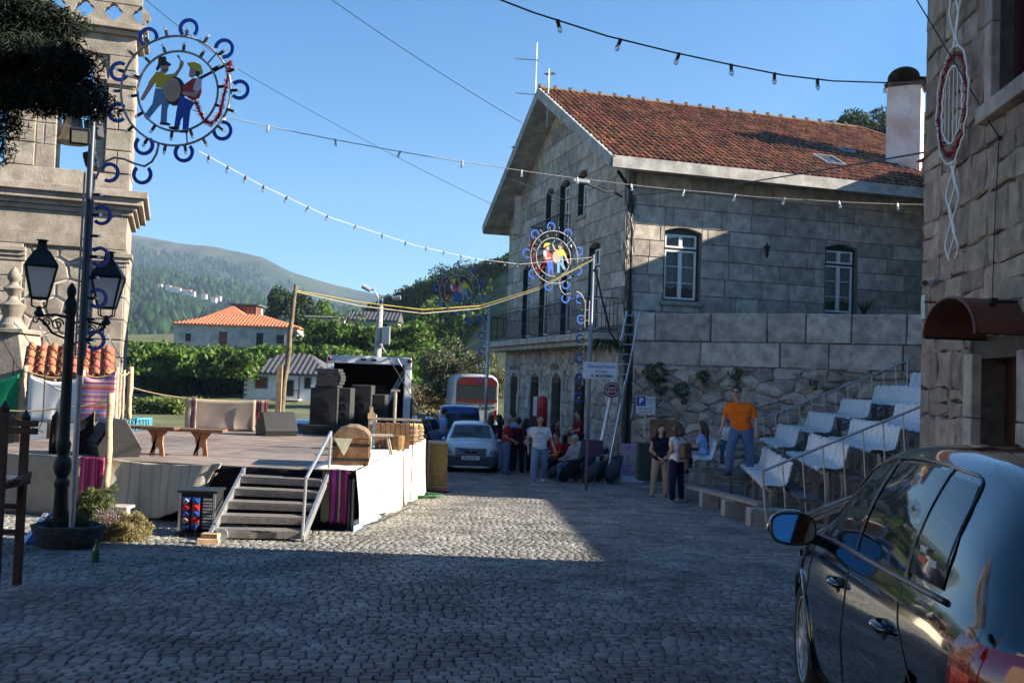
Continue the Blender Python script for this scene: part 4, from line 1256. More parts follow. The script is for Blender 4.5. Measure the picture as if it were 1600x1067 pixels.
# ================================================================ lean-to with clay tiles below the tower
lq0, lq1 = P(34, 585, 23.5), P(180, 585, 24.3)
lt = thing('tiled_shelter', 'low shelter with a red pantile roof in front of the tower', 'shelter', (lq0.x, lq0.y, -1.1))
LU = (Vector((lq1.x, lq1.y, 0)) - Vector((lq0.x, lq0.y, 0))); LW = LU.length; LU.normalize()
LN = LU.cross(Vector((0, 0, 1)))
zl0 = lq0.z
up_ = (-LN * 1.0 + Vector((0, 0, .62))).normalized()
nr_ = LU.cross(up_).normalized(); nr_ = nr_ if nr_.z > 0 else -nr_
b = M(); p0 = Vector((lq0.x, lq0.y, zl0));
b.add([p0, p0 + LU * LW, p0 + LU * LW + up_ * 1.35, p0 + up_ * 1.35] + [q + Vector((0, 0, -.08)) for q in (p0, p0 + LU * LW, p0 + LU * LW + up_ * 1.35, p0 + up_ * 1.35)], [(0, 1, 2, 3), (7, 6, 5, 4), (0, 4, 5, 1), (1, 5, 6, 2), (3, 7, 4, 0), (2, 6, 7, 3)])
lr = b.build('roof_board', WOOD, lt, w=True)
TILE2 = mat('red_pantile', (.33, .11, .06), .85, var=.3, scale=3, rnd=.3, hue=.015)
tv2, tf2 = tile_mesh(.26, .4, .08)
tm2 = bpy.data.meshes.new('roof_tile'); tm2.from_pydata(tv2, [], tf2); tm2.materials.append(TILE2); tm2.polygons.foreach_set('use_smooth', [True] * len(tf2))
Li = wm(lt).inverted(); rm_ = Matrix((LU, up_, nr_)).transposed()
for r in range(4):
 for c in range(int(LW / .25)):
  o = bpy.data.objects.new('roof_tile', tm2); COL.objects.link(o); o.parent = lr
  p = p0 + LU * (.13 + c * .25) + up_ * (r * .34 - .05) + nr_ * .012
  o.matrix_local = Matrix.Translation(Li @ p) @ (rm_ @ Matrix.Rotation(RN.uniform(-.05, .05), 3, 'Z')).to_4x4()
b = M()
for t_ in (0, .33, .66, 1): b.bar(p0 + LU * (LW * t_) + Vector((0, 0, -.08)), Vector((p0.x, p0.y, -1.1)) + LU * (LW * t_), .12)
b.build('post', WOOD, lt, w=True)
b = M(); bb0 = p0 - LN * 1.4; b.add([Vector((bb0.x, bb0.y, -1.1)), Vector((bb0.x, bb0.y, -1.1)) + LU * LW, bb0 + LU * LW + Vector((0, 0, .7)), bb0 + Vector((0, 0, .7))], [(0, 1, 2, 3)]); b.build('back_wall', mat('blue_grey_wall', (.12, .14, .18), .9), lt, w=True)
# ================================================================ LAMP POST with two lanterns
lpY = 10.7
lb = P(93, 815, lpY)
LG = g(lb.x, lpY)
lp = thing('lamp_post', 'black cast iron lamp post with two hexagonal lanterns in the stone pot', 'street lamp', (lb.x, lpY, LG))
ft = P(114, 445, lpY).z - LG
b = M()
b.lathe([(.1, 0), (.1, .12), (.085, .16), (.08, .3), (.065, .62), (.08, .66), (.08, .7), (.055, .74), (.085, .8), (.095, .87), (.08, .94), (.055, .98), (.072, 1.05), (.078, 1.1), (.06, 1.15), (.058, 1.2), (.048, 2.6), (.06, ft - .32), (.075, ft - .3), (.06, ft - .26), (.07, ft - .2), (.035, ft - .14), (.05, ft - .09), (.045, ft - .04), (.008, ft + .02)], (0, 0, 0), 14)
b.build('post', IRON, lp, smooth=True)
LGL = mat('milky_lantern_glass', (.88, .88, .86), .35, var=.03, transl=.62)
def lantern(px, py, Y, rz):
 q = P(px, py, Y) - Vector((lb.x, lpY, LG))
 b = M()
 z0 = q.z - .36
 b.tube([(0, 0, z0), (q.x * .5, q.y * .5, z0 + .03), (q.x, q.y, z0 + .0)], .016, 6)
 sgn = 1 if q.x > 0 else -1
 for k in range(3):
  cx_, r_ = sgn * (.1 + k * .085), .07 - .014 * k
  b.tube([(cx_ + math.cos(a * .5) * r_ * (1 - a / 26), q.y * cx_ / q.x, z0 - .075 + .018 * k + math.sin(a * .5) * r_ * (1 - a / 26)) for a in range(18)], .009, 5)
 b.tube([(sgn * .05, 0, z0 - .22), (sgn * .16, q.y * .3, z0 - .17), (q.x * .8, q.y * .8, z0 - .06), (q.x, q.y, z0 - .02)], .014, 6)
 arm = b.build('arm', IRON, lp)
 b = M(); c = q
 n = 6
 b.lathe([(.03, -.36), (.055, -.33), (.03, -.29), (.02, -.25)], c, 8)
 for k in range(4):
  a = k * math.pi / 2 + rz
  d = Vector((math.cos(a), math.sin(a), 0))
  b.tube([c + Vector((0, 0, -.28)), c + d * .1 + Vector((0, 0, -.25)), c + d * .11 + Vector((0, 0, -.17))], .008, 5)
 b.lathe([(.115, -.18), (.12, -.165), (.115, -.155)], c, 4, Matrix.Rotation(rz, 3, 'Z'))
 b.lathe([(.215, .16), (.235, .18), (.225, .2), (.12, .33), (.075, .36), (.06, .4), (.065, .43), (.05, .445), (.085, .46), (.02, .47)], c, 4, Matrix.Rotation(rz, 3, 'Z'))
 for k in range(4):
  a = k * math.pi / 2 + rz
  b.bar(c + Vector((math.cos(a) * .115, math.sin(a) * .115, -.165)), c + Vector((math.cos(a) * .215, math.sin(a) * .215, .17)), .018)
 lf = b.build('lantern', IRON, lp)
 b = M(); b.lathe([(.108, -.155), (.205, .165)], c, 4, Matrix.Rotation(rz, 3, 'Z')); b.build('glass', LGL, lf)
lantern(63, 442, 10.5, rd(72)); lantern(168, 458, 10.9, rd(58))
# ================================================================ thin pole with floodlights
pY = 10.45
pb = P(112, 822, pY)
zt = P(134, 165, pY).z - g(pb.x, pY)
fp = thing('floodlight_pole', 'thin galvanised pole strapped beside the black lamp post, carrying floodlights', 'pole', (pb.x, pY, g(pb.x, pY)))
b = M(); b.tube([(0, 0, 0), (0, 0, 1.9)], .03, 10); b.build('lower_pole', STEEL, fp, smooth=True)
b = M(); b.tube([(0, 0, 1.85), (0, 0, zt)], .034, 10); b.build('upper_pole', mat('dark_steel', (.06, .075, .09), .4, metal=.6), fp, smooth=True)
pbase = Vector((pb.x, pY, g(pb.x, pY)))
for (px, py, dy, yaw, tl) in ((125, 213, -.2, .35, .35), (147, 203, .12, -1.9, .2), (143, 252, .1, -1.5, .3), (150, 186, .2, 2.0, .1)):
 c = P(px, py, pY + dy) - pbase
 mx_ = Matrix.Rotation(yaw, 3, 'Z') @ Matrix.Rotation(tl, 3, 'X')
 b = M(); b.box(c, (.2, .09, .17), mtx=mx_); fl = b.build('floodlight', BLK, fp, bevel=.008)
 b = M(); b.box(c + mx_ @ Vector((0, -.05, 0)), (.15, .012, .12), mtx=mx_); b.build('reflector', mat('floodlight_glass', (.35, .33, .28), .15, metal=.4), fl)
 b = M(); b.tube([(0, 0, c.z), c + mx_ @ Vector((0, .05, 0))], .014, 5); b.build('bracket', IRON, fl)
# ================================================================ FESTIVE ORNAMENTS
BLUE = mat('ornament_blue', (.008, .07, .36), .45, var=.15, scale=8)
RING = mat('ornament_tube', (.3, .3, .3), .5, var=.2, scale=20)
BULBG = mat('clear_bulb', (.9, .92, .92), .05, var=0, spec=.8, glass=.85)
CM = [('figure_yellow', (.55, .42, .03)), ('figure_skin', (.45, .3, .22)), ('figure_light_blue', (.12, .27, .42)), ('figure_black', (.02, .02, .03)), ('figure_drum', (.42, .28, .2)), ('figure_red', (.45, .03, .03)), ('figure_blue', (.02, .08, .4)), ('figure_white', (.55, .55, .58))]
CMAT = {k: mat(k, v, .55, var=.06) for k, v in CM}
TINS = mat('red_tinsel', (.3, .008, .012), .4, metal=.2, var=.2)
FIG1 = [('hat', 'figure_black', [(335, 275), (380, 270), (387, 300), (418, 318), (402, 332), (350, 335), (332, 365), (322, 350), (335, 320)]),
  ('face', 'figure_skin', [(350, 328), (397, 326), (402, 350), (386, 378), (355, 372)]),
  ('shirt', 'figure_yellow', [(325, 370), (355, 366), (385, 385), (438, 376), (452, 392), (420, 410), (378, 470), (325, 465), (330, 430), (312, 452), (279, 436)]),
  ('lowered_arm', 'figure_skin', [(284, 438), (312, 452), (276, 510), (252, 550), (235, 545), (241, 528)]),
  ('raised_arm', 'figure_skin', [(438, 378), (465, 340), (472, 300), (492, 296), (494, 318), (472, 362), (448, 398)]),
  ('drumstick', 'figure_light_blue', [(486, 300), (478, 304), (456, 274), (448, 266), (456, 258), (468, 266), (466, 276)]),
  ('trousers', 'figure_light_blue', [(325, 472), (378, 472), (418, 560), (406, 600), (405, 680), (368, 680), (370, 565), (350, 585), (300, 652), (283, 672), (262, 648), (312, 568)]),
  ('shoe', 'figure_black', [(364, 682), (405, 682), (430, 690), (424, 702), (365, 697)])]
FIG2 = [('straw_hat', 'figure_yellow', [(514, 308), (560, 300), (600, 316), (616, 360), (604, 382), (588, 350), (530, 332)]),
  ('face', 'figure_skin', [(536, 336), (572, 346), (576, 382), (552, 402), (531, 390)]),
  ('hair', 'figure_black', [(574, 348), (600, 362), (590, 392), (574, 388)]),
  ('vest', 'figure_red', [(494, 452), (556, 404), (576, 402), (612, 452), (612, 486), (600, 522), (560, 542), (512, 512)]),
  ('sleeve', 'figure_white', [(580, 400), (614, 408), (612, 468), (586, 492), (562, 470)]),
  ('arm', 'figure_skin', [(598, 482), (582, 522), (502, 508), (494, 490), (552, 492)]),
  ('trousers', 'figure_blue', [(482, 512), (560, 545), (570, 552), (548, 602), (541, 722), (508, 722), (508, 640), (492, 660), (486, 702), (455, 705), (466, 600)]),
  ('shoe', 'figure_black', [(420, 708), (482, 705), (486, 716), (470, 731), (425, 721)]),
  ('shoe', 'figure_black', [(486, 735), (512, 726), (541, 730), (541, 743), (490, 743)])]
CS = [(515, 90, -90), (265, 152, -60), (742, 210, -140), (850, 465, 180), (755, 722, 140), (522, 865, 90), (272, 828, 90), (98, 630, 0), (95, 372, 15), (270, 1010, 90), (65, 1005, 200)]
def ornament(R_, mirror, label, cat_loc, rz, col_n=4, col_dx=0, column=True, garland_bulbs=True):
 """local frame: x right, z up, ring centre at the origin"""
 t = thing('festive_ornament', label, 'ornament', cat_loc, rz, 'festive ring ornaments with drummer and piper figures')
 s_ = -1 if mirror else 1
 k_ = R_ / 343.0
 T = lambda x, y: (s_ * (x - 453) * k_, -(y - 482) * k_)
 fr = frame((0, 0, 0), (1, 0, 0))
 def put(name, m_, poly, n0, n1, par=t):
  b = M(); b.prism([T(*p) for p in poly], fr, n0, n1); return b.build(name, m_, par)
 tr = .011 * R_ / .6 + .002
 def ring(cx, cy, r, name):
  b = M(); x0, z0 = T(cx, cy)
  b.tube([(x0 + math.cos(a) * r, 0, z0 + math.sin(a) * r) for a in [2 * math.pi * i / 48 for i in range(48)]], tr, 6, closed=True); return b.build(name, RING, t, smooth='all')
 ro = ring(453, 482, R_, 'outer_ring'); ri = ring(465, 485, R_ * .73, 'inner_ring')
 for ang in (45, 165, 285):
  b = M(); a = rd(ang); x0, z0 = T(465, 485)
  b.tube([(x0 + math.cos(a) * R_ * .73, 0, z0 + math.sin(a) * R_ * .73), (math.cos(a) * R_, 0, math.sin(a) * R_)], tr * .7, 5)
  b.build('spoke', RING, t)
 def cshape(x, z, opening, r=.185):
  b = M(); ro_, ri_ = r * R_, r * R_ * .66
  a0 = rd(opening * 1.0 + 42); a1 = rd(opening + 318)
  n = 20; vs = []
  for j in range(n + 1):
   a = a0 + (a1 - a0) * j / n
   for rr_, yy_ in ((ro_, -.008), (ri_, -.008), (ri_, .008), (ro_, .008)): vs.append((s_ * math.cos(a) * rr_, yy_, math.sin(a) * rr_))
  fs = []
  for j in range(n):
   for q in range(4): fs.append((4 * j + q, 4 * j + (q + 1) % 4, 4 * j + 4 + (q + 1) % 4, 4 * j + 4 + q))
  fs += [(0, 1, 2, 3), (4 * n + 3, 4 * n + 2, 4 * n + 1, 4 * n)]
  b.add(vs, fs); o = b.build('blue_crescent', BLUE, t, loc=(x, 0, z)); return o
 for x, y, op in CS:
  px_, pz_ = T(x, y); cshape(px_, pz_, op)
 hb_ = M(); hb_.tube([(0, 0, 0), (0, 0, .07 * R_ / .6)], .017 * R_ / .6, 6)
 gb_ = M(); gb_.ball((0, 0, .09 * R_ / .6), .019 * R_ / .6, 6, 4)
 first = None
 def bulb(x, z, ang):
  nonlocal first
  if first is None:
   h = hb_.build('lamp_holder', BLK, t); g_ = gb_.build('bulb', BULBG, h); first = (h, g_)
   h.location = (x, 0, z); h.rotation_euler = (0, ang, 0)
  else:
   h = first[0].copy(); COL.objects.link(h); h.location = (x, 0, z); h.rotation_euler = (0, ang, 0)
   g_ = first[1].copy(); COL.objects.link(g_); g_.parent = h
 for i in range(18):
  a = 2 * math.pi * (i + .4) / 18; bulb(math.sin(a) * R_, math.cos(a) * R_, a)
 x0, z0 = T(465, 485)
 for i in range(14):
  a = 2 * math.pi * (i + .2) / 14; bulb(x0 + math.sin(a) * R_ * .73, z0 + math.cos(a) * R_ * .73, a)
 for nm, mk, poly in FIG1: put(nm, CMAT[mk], poly, -.006, .006)
 cx, cy = 432, 480
 put('drum_rim', CMAT['figure_black'], [(cx + 14 + 64 * math.cos(a * math.pi / 12), cy + 5 + 90 * math.sin(a * math.pi / 12)) for a in range(24)], -.02, .008)
 put('drum', CMAT['figure_drum'], [(cx + 52 * math.cos(a * math.pi / 12), cy + 76 * math.sin(a * math.pi / 12)) for a in range(24)], .008, .015)
 for nm, mk, poly in FIG2: put(nm, CMAT[mk], poly, .001 if nm in ('sleeve', 'arm', 'face') else -.012, .009 if nm not in ('sleeve', 'arm') else .014)
 put('wooden_horn', CMAT['figure_black'], [(560, 408), (775, 288), (783, 300), (566, 424)], -.026, -.014)
 put('moustache', CMAT['figure_black'], [(366, 356), (392, 350), (394, 356), (370, 364)], .006, .01)
 path = [(785, 290), (778, 340), (770, 400), (760, 470), (748, 550), (735, 610), (715, 655), (680, 683), (645, 672), (615, 625), (595, 575), (575, 545)]
 P3 = []
 for a, c in zip(path, path[1:]):
  for q in range(6): P3.append(Vector((T(a[0] + (c[0] - a[0]) * q / 6, a[1] + (c[1] - a[1]) * q / 6)[0], .0, T(a[0] + (c[0] - a[0]) * q / 6, a[1] + (c[1] - a[1]) * q / 6)[1])))
 b = M(); b.tube(P3, .01, 5)
 for p in P3:
  for q in range(14):
   d = Vector((RN.gauss(0, 1), RN.gauss(0, 1), RN.gauss(0, 1))).normalized() * R_ * .085
   e = Vector((RN.gauss(0, 1), RN.gauss(0, 1), RN.gauss(0, 1))).normalized() * R_ * .01
   b.add([p - e, p + e, p + d], [(0, 1, 2)])
 b.build('tinsel', TINS, t)
 if column:
  x1, x2 = s_ * -1.40 * R_, s_ * -1.58 * R_
  pts = [T(*p) for p in ((362, 820), (352, 880), (325, 930), (280, 960), (220, 945), (150, 918), (90, 912), (40, 935), (5, 985), (-20, 1050))]
  b = M(); b.tube([(x, 0, z) for x, z in pts], tr, 6); b.build('curling_tube', RING, t, smooth='all')
  zb, zt_ = -4.85 * R_, -1.55 * R_
  b = M(); b.tube([(x1, 0, zb), (x1, 0, zt_)], tr * .9, 5); b.tube([(x2, 0, zb), (x2, 0, zt_)], tr * .9, 5)
  b.build('column_rail', RING, t)
  for i in range(8):
   z = zb + (zt_ - zb) * (i + .1) / 8
   b = M(); b.tube([(x1, 0, z), (x2, 0, z)], tr * .6, 5); b.build('rung', RING, t)
  for i in range(col_n):
   z = -2.3 * R_ - i * .75 * R_
   cshape(x1 + s_ * .17 * R_, z, 180); bulb(x1, z, s_ * math.pi / 2); bulb(x1, z + .37 * R_, s_ * math.pi / 2)
 return t
orc = P(274.7, 142, 10.5)
ornament(.6, False, 'large blue and red ring ornament with a drummer and piper beside the near lamp post', orc, -.02)
# ================================================================ STAGE
def ZP(px, py, z):
 d = FW * FPX + CR * (px - 800) - CU * (py - 533.5)
 k = (z - CP.z) / d.z
 return CP + d * k
def XY(v, z): return Vector((v.x, v.y, z))
S1 = GP(545, 830); S2 = GP(657, 774)
SZ = P(545, 737, S1.y).z                              # stage floor level
sA = Vector((S1.x, S1.y, 0)); sB = Vector((S2.x, S2.y, 0))
sC = Vector((S1.x - 6.0, S1.y + .95, 0))              # left end of the front edge
sD = sC + Vector((.3, 7.2, 0)); sE = sB + Vector((-.05, .3, 0))
stage = thing('stage', 'low wooden stage with dark front skirt and a brown boarded floor', 'stage', (S1.x, S1.y, g(0, S1.y)))
b = M()
ring_ = [sC, sA, sE, sD]
b.prism([(v.x, v.y) for v in ring_], frame((0, 0, 0), (1, 0, 0), (0, 1, 0)), SZ - .1, SZ - .03); b.build('deck_frame', BLK, stage, w=True)
FLOORM = mat('stage_floor_board', (.185, .145, .12), .6, var=.28, scale=2.2, rnd=.2, bump=.25, bscale=30)
# plywood boards, each its own piece
fu = (sA - sC).normalized(); fvv = Vector((-fu.y, fu.x, 0))
FS = frame((sC.x, sC.y, SZ - .03), fu, fvv)
LS = (sA - sC).length
inv_poly = []
for r in range(6):
 for c in range(5):
  u0, v0 = c * 1.25 - .4, r * 1.22
  pl = [(u0 + .004, v0 + .004), (u0 + 1.246, v0 + .004), (u0 + 1.246, v0 + 1.216), (u0 + .004, v0 + 1.216)]
  k = 4
  for i in range(4):
   p, q = ring_[i], ring_[(i + 1) % 4]
   pu, pv = (p - sC).dot(fu), (p - sC).dot(fvv); qu, qv = (q - sC).dot(fu), (q - sC).dot(fvv)
   nu, nv = qv - pv, -(qu - pu)
   pl = clip(pl, nu, nv, nu * pu + nv * pv) if len(pl) > 2 else pl
  if len(pl) > 2 and area(pl) > .02:
   b = M(); b.prism(pl, FS, .001, .03); b.build('floor_board', FLOORM, stage, w=True)
b = M()
for p, q in ((sC, sA), (sA, sE), (sE, sD), (sD, sC)):
 n_ = max(2, int((q - p).length / 1.5))
 for i in range(n_):
  c = p.lerp(q, (i + .04) / n_); zz = g(c.x, c.y); b.bar(XY(c, zz), XY(c, SZ - .1), .07)
b.build('leg_frame', STEEL, stage, w=True)
def sheet(p0, p1, top, bot, n=28, m=12, amp=.03, fr=9, out=0, mt=None, name='cloth', label='', cat='cloth', par=None, ph=0, thick=.012, group=None, flare=.0):
 """hanging cloth between plan points p0->p1; top(t), bot(t) are heights"""
 p0, p1 = Vector(p0), Vector(p1); U = (p1 - p0); U.z = 0; L_ = U.length; U.normalize(); Nn = U.cross(Vector((0, 0, 1)))
 vs, uv = [], []
 for i in range(n + 1):
  t = i / n
  zt_, zb = top(t), bot(t)
  for j in range(m + 1):
   s = j / m
   d = out + amp * (.25 + s) * (math.sin(t * fr * L_ + ph + .6 * math.sin(s * 3)) + .4 * math.sin(t * fr * 2.3 * L_ + s * 2 + ph)) + flare * s
   q = p0 + U * (L_ * t + .02 * s * math.sin(t * 31)) + Nn * d
   vs.append((q.x, q.y, zt_ + (zb - zt_) * s)); uv.append((t * L_, (zt_ + (zb - zt_) * s)))
 fs = [(i * (m + 1) + j, i * (m + 1) + j + 1, (i + 1) * (m + 1) + j + 1, (i + 1) * (m + 1) + j) for i in range(n) for j in range(m)]
 b = M(); b.add(vs, fs)
 org = None
 o = b.build(name, mt, par, w=par is not None, smooth='all', uvs=uv)
 if par is None:
  c = Vector(vs[0]);
  for v in o.data.vertices: v.co -= c
  o.location = c
  tag(o, label, cat, group)
 sd_ = o.modifiers.new('thick', 'SOLIDIFY'); sd_.thickness = thick; sd_.offset = 0
 return o
CL_BEI = mat('beige_cloth', (.33, .29, .23), .95, var=.1, scale=3, bump=.3, bscale=120, spec=.1)
CL_WHT = mat('cream_cloth', (.72, .66, .55), .95, var=.05, scale=4, bump=.25, bscale=150, spec=.1)
def along(A, B, px, z):
 lo, hi = -.3, 1.3
 f_ = lambda t: scr_at(A.lerp(B, t), z)
 inc = f_(1) > f_(0)
 for _ in range(40):
  m_ = (lo + hi) / 2
  if (f_(m_) < px) == inc: lo = m_
  else: hi = m_
 return lo
def scr_at(v, z):
 q = Vector((v.x, v.y, z)) - CP
 return 800 + FPX * q.dot(CR) / q.dot(FW)
fo = fvv * -.04
def fpt(px): return sC.lerp(sA, along(sC, sA, px, SZ)) + fo
def spt(px): return sA.lerp(sE, along(sA, sE, px, SZ)) + Vector((.05, -.02, 0))
def gz(p): return g(p.x, p.y)
# black skirt behind the stairs
a, c = fpt(330), fpt(548)
sheet(a, c, lambda t: SZ - .01, lambda t: gz(a) + .04, amp=.018, fr=14, mt=BLKM, name='skirt', par=stage, out=.0)
sheet(sC, fpt(335), lambda t: SZ - .02, lambda t: gz(a) + .02, amp=.01, fr=7, mt=BLKM, name='skirt', par=stage, out=-.02)
sheet(sA + Vector((.02, 0, 0)), sE, lambda t: SZ - .02, lambda t: gz(sA.lerp(sE, t)) + .03, amp=.01, fr=7, mt=BLKM, name='skirt', par=stage, out=-.02)
a, c = fpt(-25), fpt(134)
sheet(a, c, lambda t: SZ + .03, lambda t: gz(a) + .03, amp=.02, fr=6, mt=CL_BEI, label='plain beige cloth covering the left end of the stage front', cat='cloth', out=.03)
a, c = fpt(132), fpt(168)
PINKS = stripes('pink_stripe_cloth', [(0, (.35, .04, .12)), (.3, (.5, .1, .2)), (.5, (.22, .03, .09)), (.62, (.42, .05, .15)), (.85, (.16, .02, .07))], 0, 7)
sheet(a, c, lambda t: SZ + .03, lambda t: gz(a) + .18, amp=.02, fr=12, mt=PINKS, label='dark pink striped cloth hanging on the stage front by the wooden stake', cat='cloth', out=.04)
a, c = fpt(176), fpt(352)
CREAM = stripes('cream_woven_cloth', [(0, (.46, .42, .34)), (.14, (.36, .34, .27)), (.22, (.48, .44, .35)), (.5, (.38, .37, .3)), (.57, (.46, .42, .33)), (.8, (.33, .3, .26)), (.86, (.46, .42, .34))], 0, 2.3)
sheet(a, c, lambda t: SZ + .04 - .05 * math.sin(math.pi * t), lambda t: SZ - .42 - .36 * math.sin(math.pi * min(1, t * 1.05)) ** .8 + .40 * t ** 3, amp=.05, fr=6.3, n=70, m=26, mt=CREAM, label='cream woven bedspread bunched over the stage front beside the power box', cat='bedspread', out=.1, flare=.06)
GREYS = stripes('grey_woven_cloth', [(0, (.3, .26, .23)), (.3, (.16, .13, .13)), (.4, (.33, .29, .25)), (.65, (.2, .17, .16)), (.75, (.36, .31, .26))], 0, 8)
a2, c2 = fpt(185), fpt(345)
sheet(a2, c2, lambda t: SZ - .1, lambda t: gz(a) + .1 + .95 * abs(t - .45) ** 1.6 + .25 * t ** 6, amp=.03, fr=7, n=46, m=16, mt=GREYS, label='grey striped blanket sagging below the cream bedspread', cat='blanket', out=.05, ph=1)
a, c = fpt(508), fpt(549)
PURP = stripes('purple_woven_cloth', [(0, (.16, .17, .1)), (.24, (.16, .02, .1)), (.36, (.3, .05, .25)), (.48, (.1, .02, .12)), (.58, (.3, .3, .18)), (.64, (.17, .02, .1)), (.8, (.32, .06, .2)), (.88, (.1, .01, .05))], 0, 2.55)
sheet(a, c, lambda t: SZ + .03, lambda t: gz(a) + .13 + .02 * math.sin(t * 60), amp=.012, fr=9, mt=PURP, label='purple and green woven runner hanging right of the stage stairs', cat='cloth', out=.05)
# white cloths down the right-hand side
for (x0, x1, lb, bo, ph, sk) in ((545, 585, 'cream cloth at the front corner of the stage side', .12, 0, 0), (585, 621, 'second white cloth from the stage corner with a curved hem', .02, 1, .1), (621, 641, 'cream cloth with a faint pink stripe along the stage side', .04, 2, 0), (641, 657, 'creased white cloth at the far end of the stage side', .05, 3, 0)):
 a, c = spt(x0) , spt(x1)
 sheet(a, c, lambda t: SZ + .035, lambda t, a=a, c=c, bo=bo, sk=sk: gz(a.lerp(c, t)) + bo + sk * (4 * (t - .5) ** 2 if t < .5 else .0) , amp=.028, fr=4.5, mt=CL_WHT, label=lb, cat='cloth', out=.05, ph=ph, flare=.05, group='white cloths along the stage side')
a, c = spt(546), spt(600)
b = M(); b.prism([(0, 0), (1, 0)], frame((0, 0, 0), (1, 0, 0)), 0, .1) if False else None
sheet(a, c, lambda t: gz(a.lerp(c, t)) + .16, lambda t: gz(a.lerp(c, t)) + .01, amp=.01, fr=5, mt=mat('pale_blue_plastic', (.35, .5, .7), .4), label='pale blue plastic sheet under the cream corner cloth', cat='plastic sheet', out=.03)
# white runner laid on the stage edge under the props
sheet_v = []
b = M(); A0, B0 = spt(548), spt(655)
for i in range(21):
 t = i / 20; p = A0.lerp(B0, t)
 for j in range(4):
  q = p + Vector((-.22 * j + .0, 0, 0)); b.v.append((q.x, q.y, SZ + .036 + .006 * math.sin(i * 1.7 + j * 2)))
b.f = [(i * 4 + j, (i + 1) * 4 + j, (i + 1) * 4 + j + 1, i * 4 + j + 1) for i in range(20) for j in range(3)]; b.mi = [0] * 60
o = b.build('table_runner', CL_WHT, smooth='all'); tag(o, 'white runner laid along the right edge of the stage floor', 'cloth'); m_ = o.modifiers.new('t', 'SOLIDIFY'); m_.thickness = .01
# ---------------------------------------------------------------- stairs
a, c = GP(326, 846), GP(472, 848)
tA, tB = XY(fpt(384), SZ - .05), XY(fpt(515), SZ - .05)
st = thing('stage_stairs', 'portable metal stage stairs with five slatted treads and one handrail', 'stairs', a)
def stringer(p, q, w_=.1):
 b = M(); b.bar(p, q, .045, w_); return b.build('stringer', STEEL, st, w=True, bevel=.004)
stringer(a + Vector((0, 0, .04)), tA); stringer(c + Vector((0, 0, .04)), tB)
TRD = mat('stair_tread', (.2, .185, .17), .6, metal=.3, var=.25, scale=14, bump=.3)
for i in range(5):
 t = (i + .8) / 5.3
 p, q = a.lerp(tA, t), c.lerp(tB, t); z = (p.z + q.z) / 2
 b = M(); d = (q - p); d.z = 0; m_ = Matrix.Rotation(math.atan2(d.y, d.x), 3, 'Z')
 cc = (p + q) / 2
 for k in (-1, 0, 1): b.box(XY(cc, z) + m_ @ Vector((0, k * .088, 0)), (d.length - .05, .08, .035), mtx=m_)
 b.box(XY(cc, z - .035) + m_ @ Vector((0, -.13, 0)), (d.length - .05, .02, .07), mtx=m_)
 b.build('tread', TRD, st, w=True)
rl0 = P(478, 748, c.y + .02); rl1 = P(517, 675, tB.y)
b = M(); b.tube([rl0, rl1], .022, 8); b.build('handrail', ALU, st, w=True, smooth=True)
for p, q in ((rl0, c + Vector((0, 0, .05))), (rl1, tB)):
 b = M(); b.tube([p, q], .018, 8); b.build('rail_post', ALU, st, w=True, smooth=True)
b = M(); b.tube([a + Vector((.12, .1, .07)), a + Vector((.12, .14, .07))], .07, 12); b.build('wheel', ALU, st, w=True)
lg = GP(325, 851)
b = M(); b.box((0, 0, .04), (.24, .14, .075), .2); b.box((.02, .02, .105), (.2, .1, .05), -.1)
o = b.build('wooden_block', WOODL, loc=lg, bevel=.008); tag(o, 'pale sawn wooden blocks wedged under the stairs foot', 'wood block')
# ---------------------------------------------------------------- power distribution box
pq = GP(272, 838); pq2 = GP(333, 838)
pb_ = thing('power_box', 'black power distribution box with red and blue sockets beside the stairs', 'power box', (pq.x + .25, pq.y + .2, pq.z), .05)
hh = P(272, 768, pq.y).z - pq.z; ww = pq2.x - pq.x
b = M(); b.box((0, 0, hh / 2 + .05), (ww, .4, hh - .1)); b.box((0, 0, .03), (ww + .04, .44, .06)); b.box((0, 0, hh + .01), (ww + .05, .44, .03)); b.build('case', BLK, pb_, bevel=.006)
for sx in (-1, 1):
 b = M(); b.box((sx * (ww / 2 - .012), -.205, hh / 2 + .04), (.03, .015, hh - .08)); b.build('edge_rail', ALU, pb_)
SB, SR, SG = mat('socket_blue', (.02, .06, .25), .35), mat('socket_red', (.42, .02, .02), .35), mat('breaker_grey', (.25, .26, .27), .5)
for r in range(5):
 for c_ in range(3):
  x = -ww / 2 + .09 + c_ * .115; z = hh - .1 - r * (hh - .16) / 5
  col = SR if (r in (1, 3) and c_ < 2) else SB
  if c_ < 2:
   b = M(); b.box((x, -.215, z), (.09, .03, .08)); s_ = b.build('socket', col, pb_, bevel=.008)
   b = M(); b.tube([(x, -.23, z), (x, -.26, z - .01)], .032, 10); b.build('socket_lid', SG if (r, c_) in ((0, 0), (3, 0)) else col, s_)
  else:
   for k in range(2):
    b = M(); b.box((x + .02, -.21, z + .02 - .04 * k), (.1, .016, .022)); b.build('breaker', SG, pb_)
b = M(); b.tube([(.0, -.24, .2), (.03, -.34, .05), (.2, -.3, .01), (.5, -.1, .012), (1.0, .1, .01)], .012, 6); b.build('power_lead', BLK, pb_)
